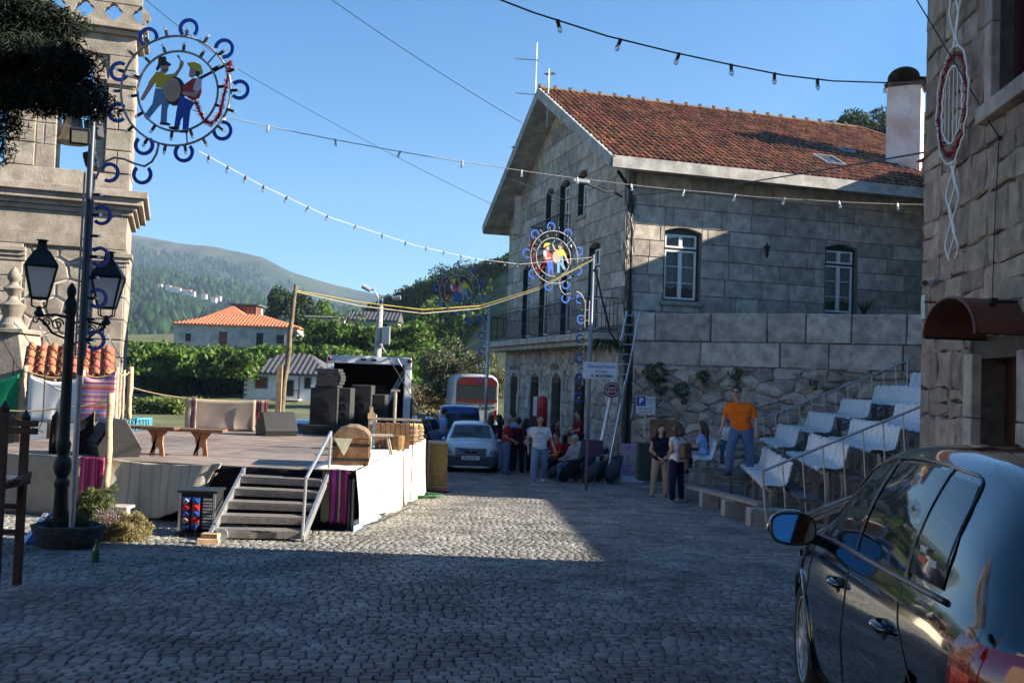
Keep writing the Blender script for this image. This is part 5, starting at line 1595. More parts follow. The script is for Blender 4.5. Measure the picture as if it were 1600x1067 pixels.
# ---------------------------------------------------------------- benches on the stage
def bench(px0, px1, py_top, leg_px, leg_top, leg_bot, label):
 l0 = ZP(leg_px, leg_bot, SZ)
 Y = l0.y
 e0, e1 = P(px0, py_top, Y), P(px1, py_top + 1, Y)
 zt_ = P(leg_px, leg_top - 6, Y).z
 t = thing('wooden_bench', label, 'bench', (l0.x, Y, SZ), 0, 'wooden benches on the stage')
 h_ = zt_ - SZ
 xa, xb = e0.x - l0.x, e1.x - l0.x
 b = M(); b.box(((xa + xb) / 2, 0, h_), (xb - xa, .26, .045)); b.build('seat', WOOD, t, bevel=.006)
 for xl in (0, xa + .1):
  if xl != 0 and leg_px > 300: continue
  b = M()
  b.prism([(-.11, 0), (-.03, 0), (0, .12), (.03, 0), (.11, 0), (.08, .2), (.085, h_ - .12), (.17, h_ - .025), (-.17, h_ - .025), (-.085, h_ - .12), (-.08, .2)], frame((xl, -.1, 0), (1, 0, 0)), -.045, 0) if False else None
  f_ = frame((xl, 0, 0), (1, 0, 0))
  b.prism([(-.11, 0), (-.04, 0), (-.035, .1), (-.08, .2), (-.085, h_ - .12), (-.16, h_ - .025), (0, h_ - .025), (0, .14), (-.01, .12)], f_, -.02, .02)
  b.prism([(.11, 0), (.04, 0), (.035, .1), (0, .14), (0, h_ - .025), (.16, h_ - .025), (.085, h_ - .12), (.08, .2)], f_, -.02, .02)
  b.build('leg', mat('bench_leg_wood', (.28, .15, .09), .7, var=.2), t)
 return t
bench(158, 277, 666, 245, 674, 712, 'left wooden bench on the stage, nearer the speaker wedge')
bench(256, 352, 674, 313, 678, 712, 'right wooden bench on the stage, overlapping the first')
# ---------------------------------------------------------------- stakes, ropes and hanging textiles behind
STAKE = mat('stripped_stake', (.4, .3, .2), .8, var=.25, scale=10, bump=.3)
def stake(px, py0, py1, Y, r, label, lean=0):
 a_ = P(px, py0, Y); c_ = P(px - (py1 - py0) * .045, py1, Y); a_ = Vector((c_.x + lean, Y, a_.z))
 b = M(); n_ = 7
 b.tube([c_.lerp(a_, i / n_) - c_ + Vector((RN.uniform(-.008, .008), RN.uniform(-.008, .008), 0)) for i in range(n_ + 1)], [r * RN.uniform(.88, 1.1) for _ in range(n_ + 1)], 8)
 o = b.build('wooden_stake', STAKE, loc=c_, smooth='all'); tag(o, label, 'stake', 'wooden stakes round the stage'); return a_
stake(173, 614, 772, S1.y - .25 + .55, .05, 'pale wooden stake in front of the stage between pink and cream cloths')
for px, y0, y1, Y, r, lb in ((39, 571, 655, 20.4, .055, 'wooden stake between the green flag and the white sheet'), (130, 577, 650, 20.4, .045, 'wooden stake left of the pink crochet blanket'), (183, 574, 660, 20.5, .04, 'wooden stake right of the pink crochet blanket'), (205, 573, 655, 20.9, .055, 'thick wooden stake at the tower foot beside the blue chairs'), (194, 578, 655, 20.7, .03, 'thin stake tied beside the thick stake')):
 stake(px, y0, y1, Y, r, lb)
def rope(pts, r, mt, label, name='rope', sag=0):
 q = []
 for p, c in zip(pts, pts[1:]):
  for i in range(12):
   t = i / 12; v = p.lerp(c, t); v.z -= sag * 4 * t * (1 - t); q.append(v)
 q.append(pts[-1]); o0 = q[0].copy()
 b = M(); b.tube([v - o0 for v in q], r, 5); o = b.build(name, mt, loc=o0); tag(o, label, name.replace('_', ' ')); return o
ROPEM = mat('straw_rope', (.4, .31, .17), .95, var=.2)
rope([P(0, 590, 20.4), P(39, 578, 20.4), P(130, 583, 20.4), P(183, 578, 20.5), P(205, 577, 20.9)], .014, ROPEM, 'straw rope strung between the stakes behind the stage', sag=.12)
rope([P(8, 641, 14.4), P(100, 636, 14.4), P(172, 625, 14.4)], .012, ROPEM, 'straw rope tied to the pale stake in front of the stage', sag=.03)
rope([P(205, 605, 20.9), P(290, 622, 21.0), P(420, 626, 21.2)], .016, ROPEM, 'straw rope carrying the long beige blanket', sag=.03)
Yb = 20.35
def hung(px0, px1, yt0, yt1, yb, mt, label, cat, Y=Yb, sagm=.15, amp=.02, fr=5, ph=0):
 a_, c_ = P(px0, yt0, Y), P(px1, yt1, Y); zb = P((px0 + px1) / 2, yb, Y).z
 sheet(XY(a_, 0), XY(c_, 0), lambda t: a_.z + (c_.z - a_.z) * t - sagm * 4 * t * (1 - t), lambda t: zb, amp=amp, fr=fr, mt=mt, label=label, cat=cat, ph=ph, n=24, m=10)
FLAGM = stripes('green_flag_cloth', [(0, (.01, .22, .1)), (.82, (.3, .12, .06))], 0, .92)
hung(-35, 30, 600, 584, 646, FLAGM, 'green flag like cloth with a brown edge hanging at the far left', 'flag', sagm=.03)
hung(46, 124, 583, 590, 660, mat('white_sheet', (.8, .78, .74), .9, var=.03, spec=.1), 'plain white sheet hanging behind the lamp post', 'sheet', sagm=.13)
CROCH = stripes('crochet_stripes', [(0, (.7, .12, .22)), (.1, (.75, .35, .12)), (.2, (.75, .45, .5)), (.3, (.6, .1, .35)), (.4, (.75, .55, .25)), (.5, (.4, .25, .6)), (.6, (.72, .15, .12)), (.7, (.72, .5, .55)), (.8, (.35, .3, .6)), (.9, (.75, .3, .3))], 1, 2.6)
hung(131, 182, 585, 579, 657, CROCH, 'bright pink striped crochet blanket hanging under the tiled shelter', 'blanket', sagm=.14)
BEIB = mat('long_beige_blanket', (.42, .33, .26), .95, var=.08, scale=4, bump=.2, bscale=60, spec=.1)
hung(291, 400, 621, 625, 673, BEIB, 'long beige blanket hanging on a rope along the back of the stage', 'blanket', Y=21.0, sagm=.04, fr=3, amp=.03)
REDB_ = stripes('red_patterned_band', [(0, (.4, .32, .26)), (.2, (.2, .02, .03)), (.45, (.45, .3, .25)), (.55, (.2, .02, .03)), (.8, (.4, .32, .26))], 0, 6.5)
hung(400, 419, 625, 627, 668, REDB_, 'red patterned end band of the beige blanket beside the wooden pole', 'blanket', Y=20.98, sagm=0, amp=.015)
NAVB = stripes('navy_band', [(0, (.42, .33, .26)), (.3, (.03, .03, .08)), (.45, (.35, .1, .08)), (.6, (.03, .03, .08)), (.75, (.42, .33, .26))], 0, 6)
hung(296, 308, 621, 622, 672, NAVB, 'narrow navy and red band near the left end of the beige blanket', 'blanket', Y=20.93, sagm=0, amp=.01)
# black shawl over the near rope
DARKC = stripes('black_gold_shawl', [(0, (.012, .012, .016)), (.55, (.014, .013, .02)), (.6, (.16, .14, .07)), (.64, (.012, .012, .016)), (.7, (.16, .14, .07)), (.73, (.012, .012, .016))], 0, 2.2)
for (x0, x1, yt, yb, lb, ph) in ((82, 106, 641, 713, 'black shawl with gold stripes draped on the rope left of the lamp post', 0), (118, 148, 641, 712, 'black and navy shawl draped on the rope right of the lamp post', 2)):
 a_, c_ = P(x0, yt, 14.3), P(x1, yt, 14.3)
 zt_ = a_.z; zb = P(x0, yb, 14.3).z
 sgn = 1 if ph else -1
 sheet(XY(a_, 0), XY(c_, 0), lambda t, s=sgn: zt_ - .25 * ((1 - t) if s > 0 else abs(t - .35)) , lambda t: zb + .03 * math.sin(t * 5), amp=.06, fr=8, mt=DARKC, label=lb, cat='shawl', ph=ph, n=20, m=10)
# ---------------------------------------------------------------- microphone stands
def mic_stand(q, h_, boom, ang, label, tilt=.9, name='microphone_stand', group=None, tripod=True):
 """q base point; boom length; ang heading of the boom in plan"""
 t = thing(name, label, 'microphone stand', q, 0, group)
 b = M(); b.tube([(0, 0, .1), (0, 0, h_)], .012, 6); b.build('pole', BLK, t)
 if tripod:
  for k in range(3):
   a_ = k * 2.09 + ang; b = M(); b.tube([(0, 0, .16), (math.cos(a_) * .3, math.sin(a_) * .3, .012)], .01, 5); b.build('leg', BLK, t)
 else:
  b = M(); b.lathe([(.14, 0), (.14, .02), (.03, .04)], (0, 0, 0), 14); b.build('base', BLK, t)
 d = Vector((math.cos(ang) * math.cos(tilt), math.sin(ang) * math.cos(tilt), math.sin(tilt)))
 b = M(); b.tube([Vector((0, 0, h_)) - d * .25, Vector((0, 0, h_)) + d * boom], .009, 5); bm_ = b.build('boom', BLK, t)
 e = Vector((0, 0, h_)) + d * boom
 b = M(); b.tube([e, e + d * .16], [.014, .019], 7); b.ball(e + d * .18, .028, 8, 5); b.build('microphone', mat('silver_mic', (.5, .5, .5), .35, metal=.7), t)
 return t
for i, (px, py, h_, bo, an, tl, lb) in enumerate(((16, 664, 1.35, .8, 2.6, .75, 'microphone stand in front of the green flag'), (66, 668, 1.3, .95, 2.9, .8, 'microphone stand before the left half of the white sheet'), (90, 662, 1.35, .8, 2.8, .85, 'microphone stand before the right half of the white sheet'), (136, 662, 1.25, .75, 2.9, .85, 'microphone stand before the left edge of the pink blanket'), (158, 664, 1.35, .6, 2.7, .8, 'microphone stand before the right half of the pink blanket'), (196, 660, 1.2, .9, 2.7, .85, 'microphone stand beside the thick stake'), (40, 676, 1.1, .5, .4, -.5, 'low microphone stand with its boom pointing down left of the white sheet'))):
 q = ZP(px, py, SZ); mic_stand(q, h_, bo, an, lb, tl, group='microphone stands at the back left of the stage')
for (px, py, Y, h_, bo, an, tl, lb) in ((649, 770, None, 1.75, 1.1, 2.9, .95, 'tall microphone stand at the far right corner of the stage'), (622, 788, None, 1.85, 1.05, 2.8, .95, 'tall microphone stand at the right side of the stage in front of the cloths')):
 q = GP(px, py); q.x += .22
 mic_stand(q, h_, bo, an, lb, tl, tripod=False, group='tall microphone stands at the right side of the stage')
# ---------------------------------------------------------------- wedge monitors, loudspeakers
def wedge(q, rz, s_, label):
 t = thing('stage_monitor', label, 'loudspeaker', q, rz, 'stage wedge monitors')
 f_ = frame((-.3 * s_, 0, 0), (0, 1, 0)); b = M()
 b.prism([(-.22 * s_, 0), (.22 * s_, 0), (.25 * s_, .12 * s_), (.08 * s_, .4 * s_), (-.06 * s_, .42 * s_), (-.25 * s_, .1 * s_)], f_, 0, .6 * s_); b.build('cabinet', BLK, t, bevel=.01)
 b = M(); b.prism([(.24 * s_, .15 * s_), (.1 * s_, .37 * s_), (.115 * s_, .38 * s_), (.255 * s_, .16 * s_)], f_, .04 * s_, .56 * s_); b.build('grille', mat('speaker_grille', (.028, .026, .024), .8, bump=.4, bscale=300), t)
 return t
wedge(ZP(176, 711, SZ) , 2.2, 1.25, 'grey black wedge monitor at the front of the stage behind the stake')
wedge(ZP(432, 680, SZ), .6, 1.15, 'black wedge monitor at the back of the stage beside the beige blanket')
b = M(); b.lathe([(.17, 0), (.16, .02), (.05, .03)], (0, 0, 0), 18, Matrix.Rotation(rd(70), 3, 'X'));
SPK = mat('speaker_paint', (.03, .03, .031), .7, var=.15, bump=.2, bscale=90)
GRL = mat('speaker_grille', (.05, .045, .038), .7)
def speaker(px0, px1, py0, py1, Y, dep, label, group=None, horn=True, curved=False, rz=0.0):
 a_, c_ = P(px0, py1, Y), P(px1, py1, Y); zt_ = P(px0, py0, Y).z
 w_, h_ = c_.x - a_.x, zt_ - a_.z
 t = thing('loudspeaker', label, 'loudspeaker', ((a_.x + c_.x) / 2, Y + dep / 2, a_.z), rz, group)
 b = M()
 if curved:
  for j in range(6):
   x0 = w_ * .12 * math.sin(j * math.pi / 5)
   b.box((x0, 0, h_ * (j + .5) / 6), (w_ * .9, dep, h_ / 6 - .004))
 else: b.box((0, 0, h_ / 2), (w_, dep, h_))
 b.build('cabinet', SPK, t, bevel=.012)
 if horn:
  b = M(); b.box((-w_ * .1, -dep / 2 - .004, h_ * .72), (w_ * .36, .02, h_ * .09)); b.build('handle_recess', BLK, t)
 b = M(); b.box((w_ * .0, -dep / 2 - .008, h_ * .35), (w_ * .8, .012, h_ * .5)); b.build('grille', GRL, t)
 if not curved:
  for fz, fr_ in (((.35, .3),) if h_ < .5 * w_ else ((.24, .3), (.5, .24))):
   b = M(); r_ = min(w_, h_) * fr_; b.lathe([(r_, 0), (r_, .015), (r_ * .85, .02), (r_ * .3, .004), (r_ * .2, .012)], (0, -dep / 2 - .014, h_ * fz), 18, Matrix.Rotation(rd(90), 3, 'X')); b.build('speaker_cone', BLK, t, smooth=True)
 return t
Ys = 21.6
speaker(471, 556, 663, 683, Ys - .1, .8, 'wide black subwoofer under the loudspeaker stack', curved=False)
speaker(483, 526, 605, 663, Ys, .7, 'tall black loudspeaker at the left of the stack', 'tall loudspeakers beside the truck')
speaker(526, 546, 606, 663, Ys + .15, .6, 'second tall black loudspeaker, right of the first', 'tall loudspeakers beside the truck')
speaker(490, 530, 575, 605, Ys, .6, 'black curved loudspeaker on top of the stack catching the sun', horn=False, curved=True)
speaker(547, 578, 601, 668, Ys + .9, .6, 'black loudspeaker standing at the truck opening', 'tall loudspeakers beside the truck')
speaker(578, 600, 616, 672, Ys + 1.1, .6, 'dark loudspeaker deep in the truck opening', 'tall loudspeakers beside the truck')
# ---------------------------------------------------------------- chest, stool, presses and baskets on the stage edge
LACE = mat('lace_cloth', (.55, .52, .42), .95, col2=(.28, .3, .2), scale=40, spec=.1)
OLDW = mat('old_chest_wood', (.13, .06, .03), .6, var=.5, scale=7, bump=.4)
tq = ZP(547, 731, SZ)
ch = thing('wooden_chest', 'old domed wooden travelling chest with iron straps and lace cloth on the stage corner', 'chest', (tq.x - .05, tq.y + .42, SZ + .04), .12)
w_, d_, h_ = .5, .85, .36
b = M(); b.box((0, 0, h_ / 2), (w_, d_, h_)); b.build('body', OLDW, ch, bevel=.01)
b = M(); n_ = 10
f_ = frame((0, d_ / 2, h_ + .004), (1, 0, 0)); b.prism([(-w_ / 2, 0), (w_ / 2, 0), (w_ / 2, .05), (w_ * .36, .12), (w_ * .12, .165), (-w_ * .12, .165), (-w_ * .36, .12), (-w_ / 2, .05)], f_, 0, d_); b.build('lid', mat('chest_lid', (.17, .11, .07), .7, var=.4, scale=8), ch, bevel=.008)
for z in (.08, .28):
 for y in (0,): b = M(); b.box((0, 0, z), (w_ + .012, d_ + .012, .035)); b.build('strap', IRON, ch)
b = M(); b.add([(-.24, -d_ / 2 - .012, .37), (.02, -d_ / 2 - .012, .37), (-.08, -d_ / 2 - .016, .14), (-.1, -d_ / 2 - .016, .14)], [(0, 1, 2, 3)]); k = b.build('lace_cloth', LACE, ch); m_ = k.modifiers.new('t', 'SOLIDIFY'); m_.thickness = .006
b = M(); b.add([(w_ / 2 + .012, -.3, .37), (w_ / 2 + .012, .1, .37), (w_ / 2 + .016, -.05, .12), (w_ / 2 + .016, -.15, .12)], [(0, 1, 2, 3)])
k = b.build('lace_cloth', LACE, ch); m_ = k.modifiers.new('t', 'SOLIDIFY'); m_.thickness = .006
def stool(q, rz=0):
 t = thing('wooden_stool', 'small dark wooden milking stool behind the chest', 'stool', q, rz)
 b = M(); b.box((0, 0, .3), (.42, .22, .035)); b.build('seat', WOODG, t, bevel=.008)
 for sx in (-1, 1):
  for sy in (-1, 1): b = M(); b.tube([(sx * .13, sy * .07, .3), (sx * .2, sy * .1, 0)], .017, 6); b.build('leg', WOODG, t)
stool(ZP(590, 714, SZ) + Vector((0, .1, .04)), .3)
pr_ = thing('wooden_press', 'old wooden plank press with iron hoops and a tall screw on the stage edge', 'press', ZP(613, 706, SZ) + Vector((0, .3, .04)), .15)
b = M()
for k in range(7): b.box((-.3 + k * .085, 0, .22), (.078, .3, .44 - .02 * (k % 2)))
b.build('box', WOOD, pr_)
b = M(); b.box((-.42, .05, .35), (.06, .06, .7)); b.box((-.42, .05, .55), (.12, .1, .1)); b.build('post', WOODL, pr_)
b = M(); b.box((0, .05, .5), (.9, .05, .04)); b.tube([(-.02, .05, .4), (-.02, .05, 1.0)], .03, 7); b.box((-.02, .05, 1.0), (.16, .05, .04)); b.build('screw_beam', WOODG, pr_)
b = M(); b.lathe([(.1, 0), (.11, .2), (.1, .24)], (.05, -.25, 0), 12); b.build('small_basket', mat('wicker', (.2, .11, .045), .85, var=.5, scale=40, bump=.6, bscale=120), pr_)
def basket(q, r, h_, label):
 t = thing('wicker_basket', label, 'basket', q, 0, 'wicker baskets at the end of the stage edge')
 b = M(); b.lathe([(r * .8, 0), (r, h_ * .6), (r * .95, h_), (r * .88, h_), (r * .75, .04)], (0, 0, 0), 16); b.build('body', mat('wicker', (.42, .24, .09), .8), t, smooth=True)
 for z in (.25, .5, .75): b = M(); b.tube([(math.cos(a_) * r * 1.01, math.sin(a_) * r * 1.01, z * h_) for a_ in [i * .4189 for i in range(15)]], .012, 5, closed=True); b.build('hoop', WOODG, t)
 b = M()
 for k in range(8): b.ball((RN.uniform(-.5, .5) * r, RN.uniform(-.5, .5) * r, h_), .05, 7, 5)
 o = b.build('onions', mat('onion', (.6, .42, .16), .5), t); o['kind'] = 'stuff'
basket(ZP(640, 699, SZ) + Vector((0, .3, .04)), .12, .34, 'wicker basket right of the wooden press'); basket(ZP(649, 695, SZ) + Vector((0, .35, .04)), .12, .3, 'wicker basket at the very end of the stage edge')
o = M(); o.box((0, 0, .25), (.16, .05, .5)); o = o.build('white_board', mat('grey_white_board', (.5, .5, .5), .7), loc=ZP(567, 692, SZ) + Vector((0, 1.2, 0))); tag(o, 'small upright pale board behind the chest', 'board')
# ---------------------------------------------------------------- wooden organ cabinet on wheels past the stage
oq = GP(668, 770)
og = thing('wooden_cabinet', 'tall open pale wooden cabinet on a trolley at the far right of the stage', 'cabinet', (oq.x + .12, oq.y + .25, oq.z), .25)
hh = P(660, 690, oq.y).z - oq.z
b = M(); b.box((0, 0, .08), (.52, .62, .06)); b.build('trolley', WOOD, og, bevel=.01)
for sx in (-1, 1):
 for sy in (-1, 1): b = M(); b.tube([(sx * .2 - .02, sy * .24, .04), (sx * .2 + .02, sy * .24, .04)], .04, 10); b.build('wheel', BLK, og)
b = M(); H2 = hh - .12
b.box((-.2, -.28, .12 + H2 / 2), (.05, .02, H2)); b.box((0, .28, .12 + H2 / 2), (.44, .03, H2)); b.box((-.22, 0, .12 + H2 / 2), (.02, .56, H2)); b.box((.02, 0, .12 + H2 - .01), (.46, .6, .03)); b.box((.0, 0, .13), (.44, .56, .03));
b.build('carcass', mat('cabinet_wood', (.42, .3, .2), .6, var=.15), og, bevel=.004)
b = M(); b.box((.02, -.285, .12 + H2 / 2), (.38, .02, H2 - .05)); b.build('front_panel', mat('dark_gold_panel', (.2, .13, .04), .6, var=.3, scale=12), og)
for z in (.2, .55, .85): b = M(); b.box((-.235, 0, z * hh), (.012, .16, .14)); b.build('slot', BLK, og)
# ================================================================ VEHICLES
def tab(t, y):
 """smooth (Catmull-Rom) table lookup"""
 n = len(t)
 if y <= t[0][0]: return t[0][1]
 if y >= t[-1][0]: return t[-1][1]
 for i in range(n - 1):
  if y <= t[i + 1][0]:
   x0, y0 = t[i]; x1, y1 = t[i + 1]
   h_ = x1 - x0; u = (y - x0) / h_
   def sl(k):
    if k <= 0 or k >= n - 1: return (t[min(k + 1, n - 1)][1] - t[max(k - 1, 0)][1]) / (t[min(k + 1, n - 1)][0] - t[max(k - 1, 0)][0])
    a = (t[k][1] - t[k - 1][1]) / (t[k][0] - t[k - 1][0]); b_ = (t[k + 1][1] - t[k][1]) / (t[k + 1][0] - t[k][0])
    return 0 if a * b_ <= 0 else 2 * a * b_ / (a + b_)
   m0, m1 = sl(i), sl(i + 1)
   return (2 * u ** 3 - 3 * u * u + 1) * y0 + (u ** 3 - 2 * u * u + u) * h_ * m0 + (-2 * u ** 3 + 3 * u * u) * y1 + (u ** 3 - u * u) * h_ * m1
HATCH = dict(L=4.2,
 w=[(0, .70), (.06, .78), (.2, .85), (.6, .885), (1.5, .89), (3.2, .885), (3.7, .85), (4.0, .76), (4.15, .62), (4.2, .5)],
 b=[(0, .97), (.3, 1.0), (.8, .985), (1.5, .96), (2.6, .925), (3.1, .9), (3.5, .85), (3.9, .76), (4.2, .6)],
 t=[(0, 1.0), (.05, 1.06), (.22, 1.25), (.38, 1.385), (.55, 1.43), (.9, 1.465), (1.4, 1.48), (2.0, 1.46), (2.4, 1.4), (2.8, 1.2), (3.18, .985), (3.5, .935), (3.9, .84), (4.1, .74), (4.2, .62)],
 r=[(0, .62), (.3, .6), (.6, .61), (1.4, .635), (2.2, .62), (2.7, .66), (3.15, .74), (3.6, .70), (4.0, .6), (4.2, .42)], wb=(.78, 3.32), wr=.31)
def section(p, y, nv=26):
 """half section: list of (x,z) from the sill up to the centre of the top"""
 w_, b_, t_, r_ = tab(p['w'], y), tab(p['b'], y), tab(p['t'], y), tab(p['r'], y)
 b_ = min(b_, t_ - .02)
 rz = t_ - .055 * min(1, (t_ - b_) / .2)
 rz = max(rz, b_ + .003)
 ctrl = [(w_ * .9, .17), (w_ * .965, .24), (w_ * .985, .42), (w_ * 1.0, .6), (w_ * .985, .74), (w_ * .975, b_ - .12), (w_ * .955, b_ - .03), (w_ * .93, b_)]
 bulge = .03 * min(1, (rz - b_) / .3)
 for q in (.25, .5, .75, .92): ctrl.append((w_ * .93 + (r_ - w_ * .93) * q + bulge * math.sin(math.pi * q), b_ + (rz - b_) * q))
 ctrl += [(r_ * .97 + .0, rz + .012), (r_ * .85, t_ - .026), (r_ * .55, t_ - .009), (r_ * .25, t_ - .001), (0, t_)]
 return ctrl
def side_pt(p, y, q, off=0):
 w_, b_, t_, r_ = tab(p['w'], y), tab(p['b'], y), tab(p['t'], y), tab(p['r'], y)
 b_ = min(b_, t_ - .02); rz = max(t_ - .055 * min(1, (t_ - b_) / .2), b_ + .003)
 bulge = .03 * min(1, (rz - b_) / .3)
 x = w_ * .93 + (r_ - w_ * .93) * q + bulge * math.sin(math.pi * q)
 return Vector((x + off, y, b_ + (rz - b_) * q + off * .25))
def low_pt(p, y, z, off=0):
 c = section(p, y)[:8]
 for (x0, z0), (x1, z1) in zip(c, c[1:]):
  if z <= z1: return Vector((x0 + (x1 - x0) * (z - z0) / (z1 - z0) + off, y, z))
 return Vector((c[-1][0] + off, y, z))
def top_pt(p, y, q, off=0):
 t_, r_ = tab(p['t'], y), tab(p['r'], y)
 b_ = min(tab(p['b'], y), t_ - .02); d = .055 * min(1, (t_ - b_) / .2)
 return Vector((r_ * q, y, t_ - d * .6 * q ** 2 + off))
def vehicle(p, name, label, cat, loc, rz, paint, group=None, plate=None, ys=None, glassm=None, rx=0, two_side=True, lights=True, bumper=None, detail=0, platem=None):
 t = thing(name, label, cat, loc, rz, group, rot=(rx, 0, rz))
 L_ = p['L']; K = sorted(set([0, .02, .06, .12] + [round(.2 + i * (.07 if detail else .1), 3) for i in range(int((L_ - .4) / (.07 if detail else .1)) + 1)] + [L_ - .15, L_ - .08, L_ - .03, L_]))
 b = M(); secs = [section(p, y) for y in K]; n = len(secs[0])
 for y, s_ in zip(K, secs):
  for x, z in s_: b.v.append((x, y, z))
  for x, z in s_: b.v.append((-x, y, z))
 def arch(y, z): return any((y - c) ** 2 + (z - p['wr']) ** 2 < (p['wr'] + .055) ** 2 for c in p['wb'])
 for i in range(len(K) - 1):
  o0, o1 = i * 2 * n, (i + 1) * 2 * n
  for j in range(n - 1):
   yc = (K[i] + K[i + 1]) / 2; zc = (secs[i][j][1] + secs[i][j + 1][1] + secs[i + 1][j][1] + secs[i + 1][j + 1][1]) / 4
   if j < 5 and arch(yc, zc): continue
   b.f.append((o0 + j, o0 + j + 1, o1 + j + 1, o1 + j)); b.f.append((o0 + n + j, o1 + n + j, o1 + n + j + 1, o0 + n + j + 1)); b.mi += [0, 0]
 for i, fl in ((0, 0), (len(K) - 1, 1)):
  o0 = i * 2 * n
  for j in range(n - 1):
   f = (o0 + j, o0 + n + j, o0 + n + j + 1, o0 + j + 1); b.f.append(f if not fl else f[::-1]); b.mi.append(0)
 b.build('body', paint, t, smooth='all')
 b = M(); b.box((0, L_ / 2, .3), (1.3, L_ - .3, .25))
 for c in p['wb']:
  for sx in (-1, 1): b.tube([(sx * .4, c, p['wr']), (sx * .66, c, p['wr'])], p['wr'] + .05, 16)
 b.build('underbody', BLKM, t)
 gm = glassm or GLS
 def patch(name, fn, y0, y1, q0, q1, ny=14, nq=6, par=t, mt_=gm, mirror=True, off=.004):
  for s_ in ((1, -1) if mirror and two_side else (-1,)):
   b = M()
   for i in range(ny + 1):
    for j in range(nq + 1):
     q = q0 + (q1 - q0) * j / nq
     ya, yb_ = (y0(q) if callable(y0) else y0), (y1(q) if callable(y1) else y1)
     v = fn(p, ya + (yb_ - ya) * i / ny, q, off); b.v.append((v.x * s_, v.y, v.z))
   for i in range(ny):
    for j in range(nq):
     f = (i * (nq + 1) + j, (i + 1) * (nq + 1) + j, (i + 1) * (nq + 1) + j + 1, i * (nq + 1) + j + 1)
     b.f.append(f if s_ > 0 else f[::-1]); b.mi.append(0)
   b.build(name, mt_, par, smooth='all')
 def topglass(name, y0, y1, k=.9, off=.004):
  b = M(); ny, nq = 8, 12
  for i in range(ny + 1):
   for j in range(nq + 1):
    q = -k + 2 * k * j / nq; v = top_pt(p, y0 + (y1 - y0) * i / ny, abs(q), off); b.v.append((v.x * (1 if q >= 0 else -1), v.y, v.z + .002))
  for i in range(ny):
   for j in range(nq): b.f.append((i * (nq + 1) + j, i * (nq + 1) + j + 1, (i + 1) * (nq + 1) + j + 1, (i + 1) * (nq + 1) + j)); b.mi.append(0)
  b.build(name, gm, t, smooth='all')
 for a in p.get('side_glass', [(lambda q: 2.02 - .04 * q, lambda q: 2.98 - .62 * q, .08, .9), (lambda q: 1.08 + .05 * q, lambda q: 1.95 - .04 * q, .08, .9), (lambda q: .62 + .22 * q * q, lambda q: 1.03 + .05 * q, .1, .88)]):
  patch('side_window', side_pt, *a)
 topglass('windscreen', *p.get('ws', (2.46, 3.1)), .9)
 topglass('rear_window', *p.get('rw', (.1, .36)), .86)
 WH = None
 for c in p['wb']:
  for sx in (-1, 1):
   wh = bpy.data.objects.new('wheel', None); COL.objects.link(wh); wh.parent = t; wh.location = (sx * (p.get('track', .77)), c, p['wr']); wh.rotation_euler = (0, 0, 0 if sx > 0 else math.pi)
   if WH is None:
    R2 = p['wr']; rot = Matrix.Rotation(math.pi / 2, 3, 'Y')
    b = M(); b.lathe([(R2 * .7, -.09), (R2 * .93, -.1), (R2, -.07), (R2, .07), (R2 * .93, .1), (R2 * .7, .09), (R2 * .68, .0), (R2 * .7, -.09)], (0, 0, 0), 32, rot, False); ty = b.build('tyre', BLKM2, wh, smooth='all')
    b = M(); b.lathe([(R2 * .66, .05), (R2 * .71, .095), (R2 * .74, .095), (R2 * .72, .0)], (0, 0, 0), 32, rot, False)
    ns = 10 if detail else 5
    for k in range(ns):
     a = 2 * math.pi * k / ns; da = .1 if detail else .22
     c0 = [(math.cos(a + s2 * da * 1.6) * .05, math.sin(a + s2 * da * 1.6) * .05) for s2 in (-1, 1)] + [(math.cos(a + s2 * da) * R2 * .68, math.sin(a + s2 * da) * R2 * .68) for s2 in (1, -1)]
     b.add([(.055, y, z) for y, z in c0] + [(.085, y, z) for y, z in c0], [(0, 1, 2, 3), (4, 7, 6, 5), (0, 4, 5, 1), (1, 5, 6, 2), (2, 6, 7, 3), (3, 7, 4, 0)])
    b.lathe([(.06, .04), (.055, .095), (.02, .1)], (0, 0, 0), 16, rot)
    rm = b.build('rim', ALU, wh); WH = (ty, rm)
   else:
    for o_ in WH: c_ = o_.copy(); COL.objects.link(c_); c_.parent = wh
 if plate:
  for body_, y_, s_ in plate:
   f_ = frame((0, y_, 0), (s_, 0, 0))
   b = M(); b.prism([(-.26, p.get('pz', .42)), (.26, p.get('pz', .42)), (.26, p.get('pz', .42) + .115), (-.26, p.get('pz', .42) + .115)], f_, 0, .012); pl = b.build('number_plate', WHITEP, t)
   text('plate_text', body_, .1, BLK, pl, frame(wm(t) @ Vector((0, y_, 0)), wm(t).to_3x3() @ Vector((s_, 0, 0)), wm(t).to_3x3() @ Vector((0, 0, 1))), 0, p.get('pz', .42) + .058, .014, bold=.002)
 t['_'] = 0; del t['_']
 return t, patch
BLKM2 = mat('tyre_rubber', (.015, .015, .016), .8, var=.2)
REDL = mat('red_lamp_glass', (.2, .003, .003), .1, var=.0, scale=30, spec=.7, coat=.6)
HEADL = mat('headlamp_glass', (.35, .37, .38), .08, var=.25, scale=14, spec=.8, metal=.4)
def light_box(t, c, d, mt_, name='headlight', rz=0, bev=.02):
 b = M(); b.box(c, d, rz); return b.build(name, mt_, t, bevel=bev)
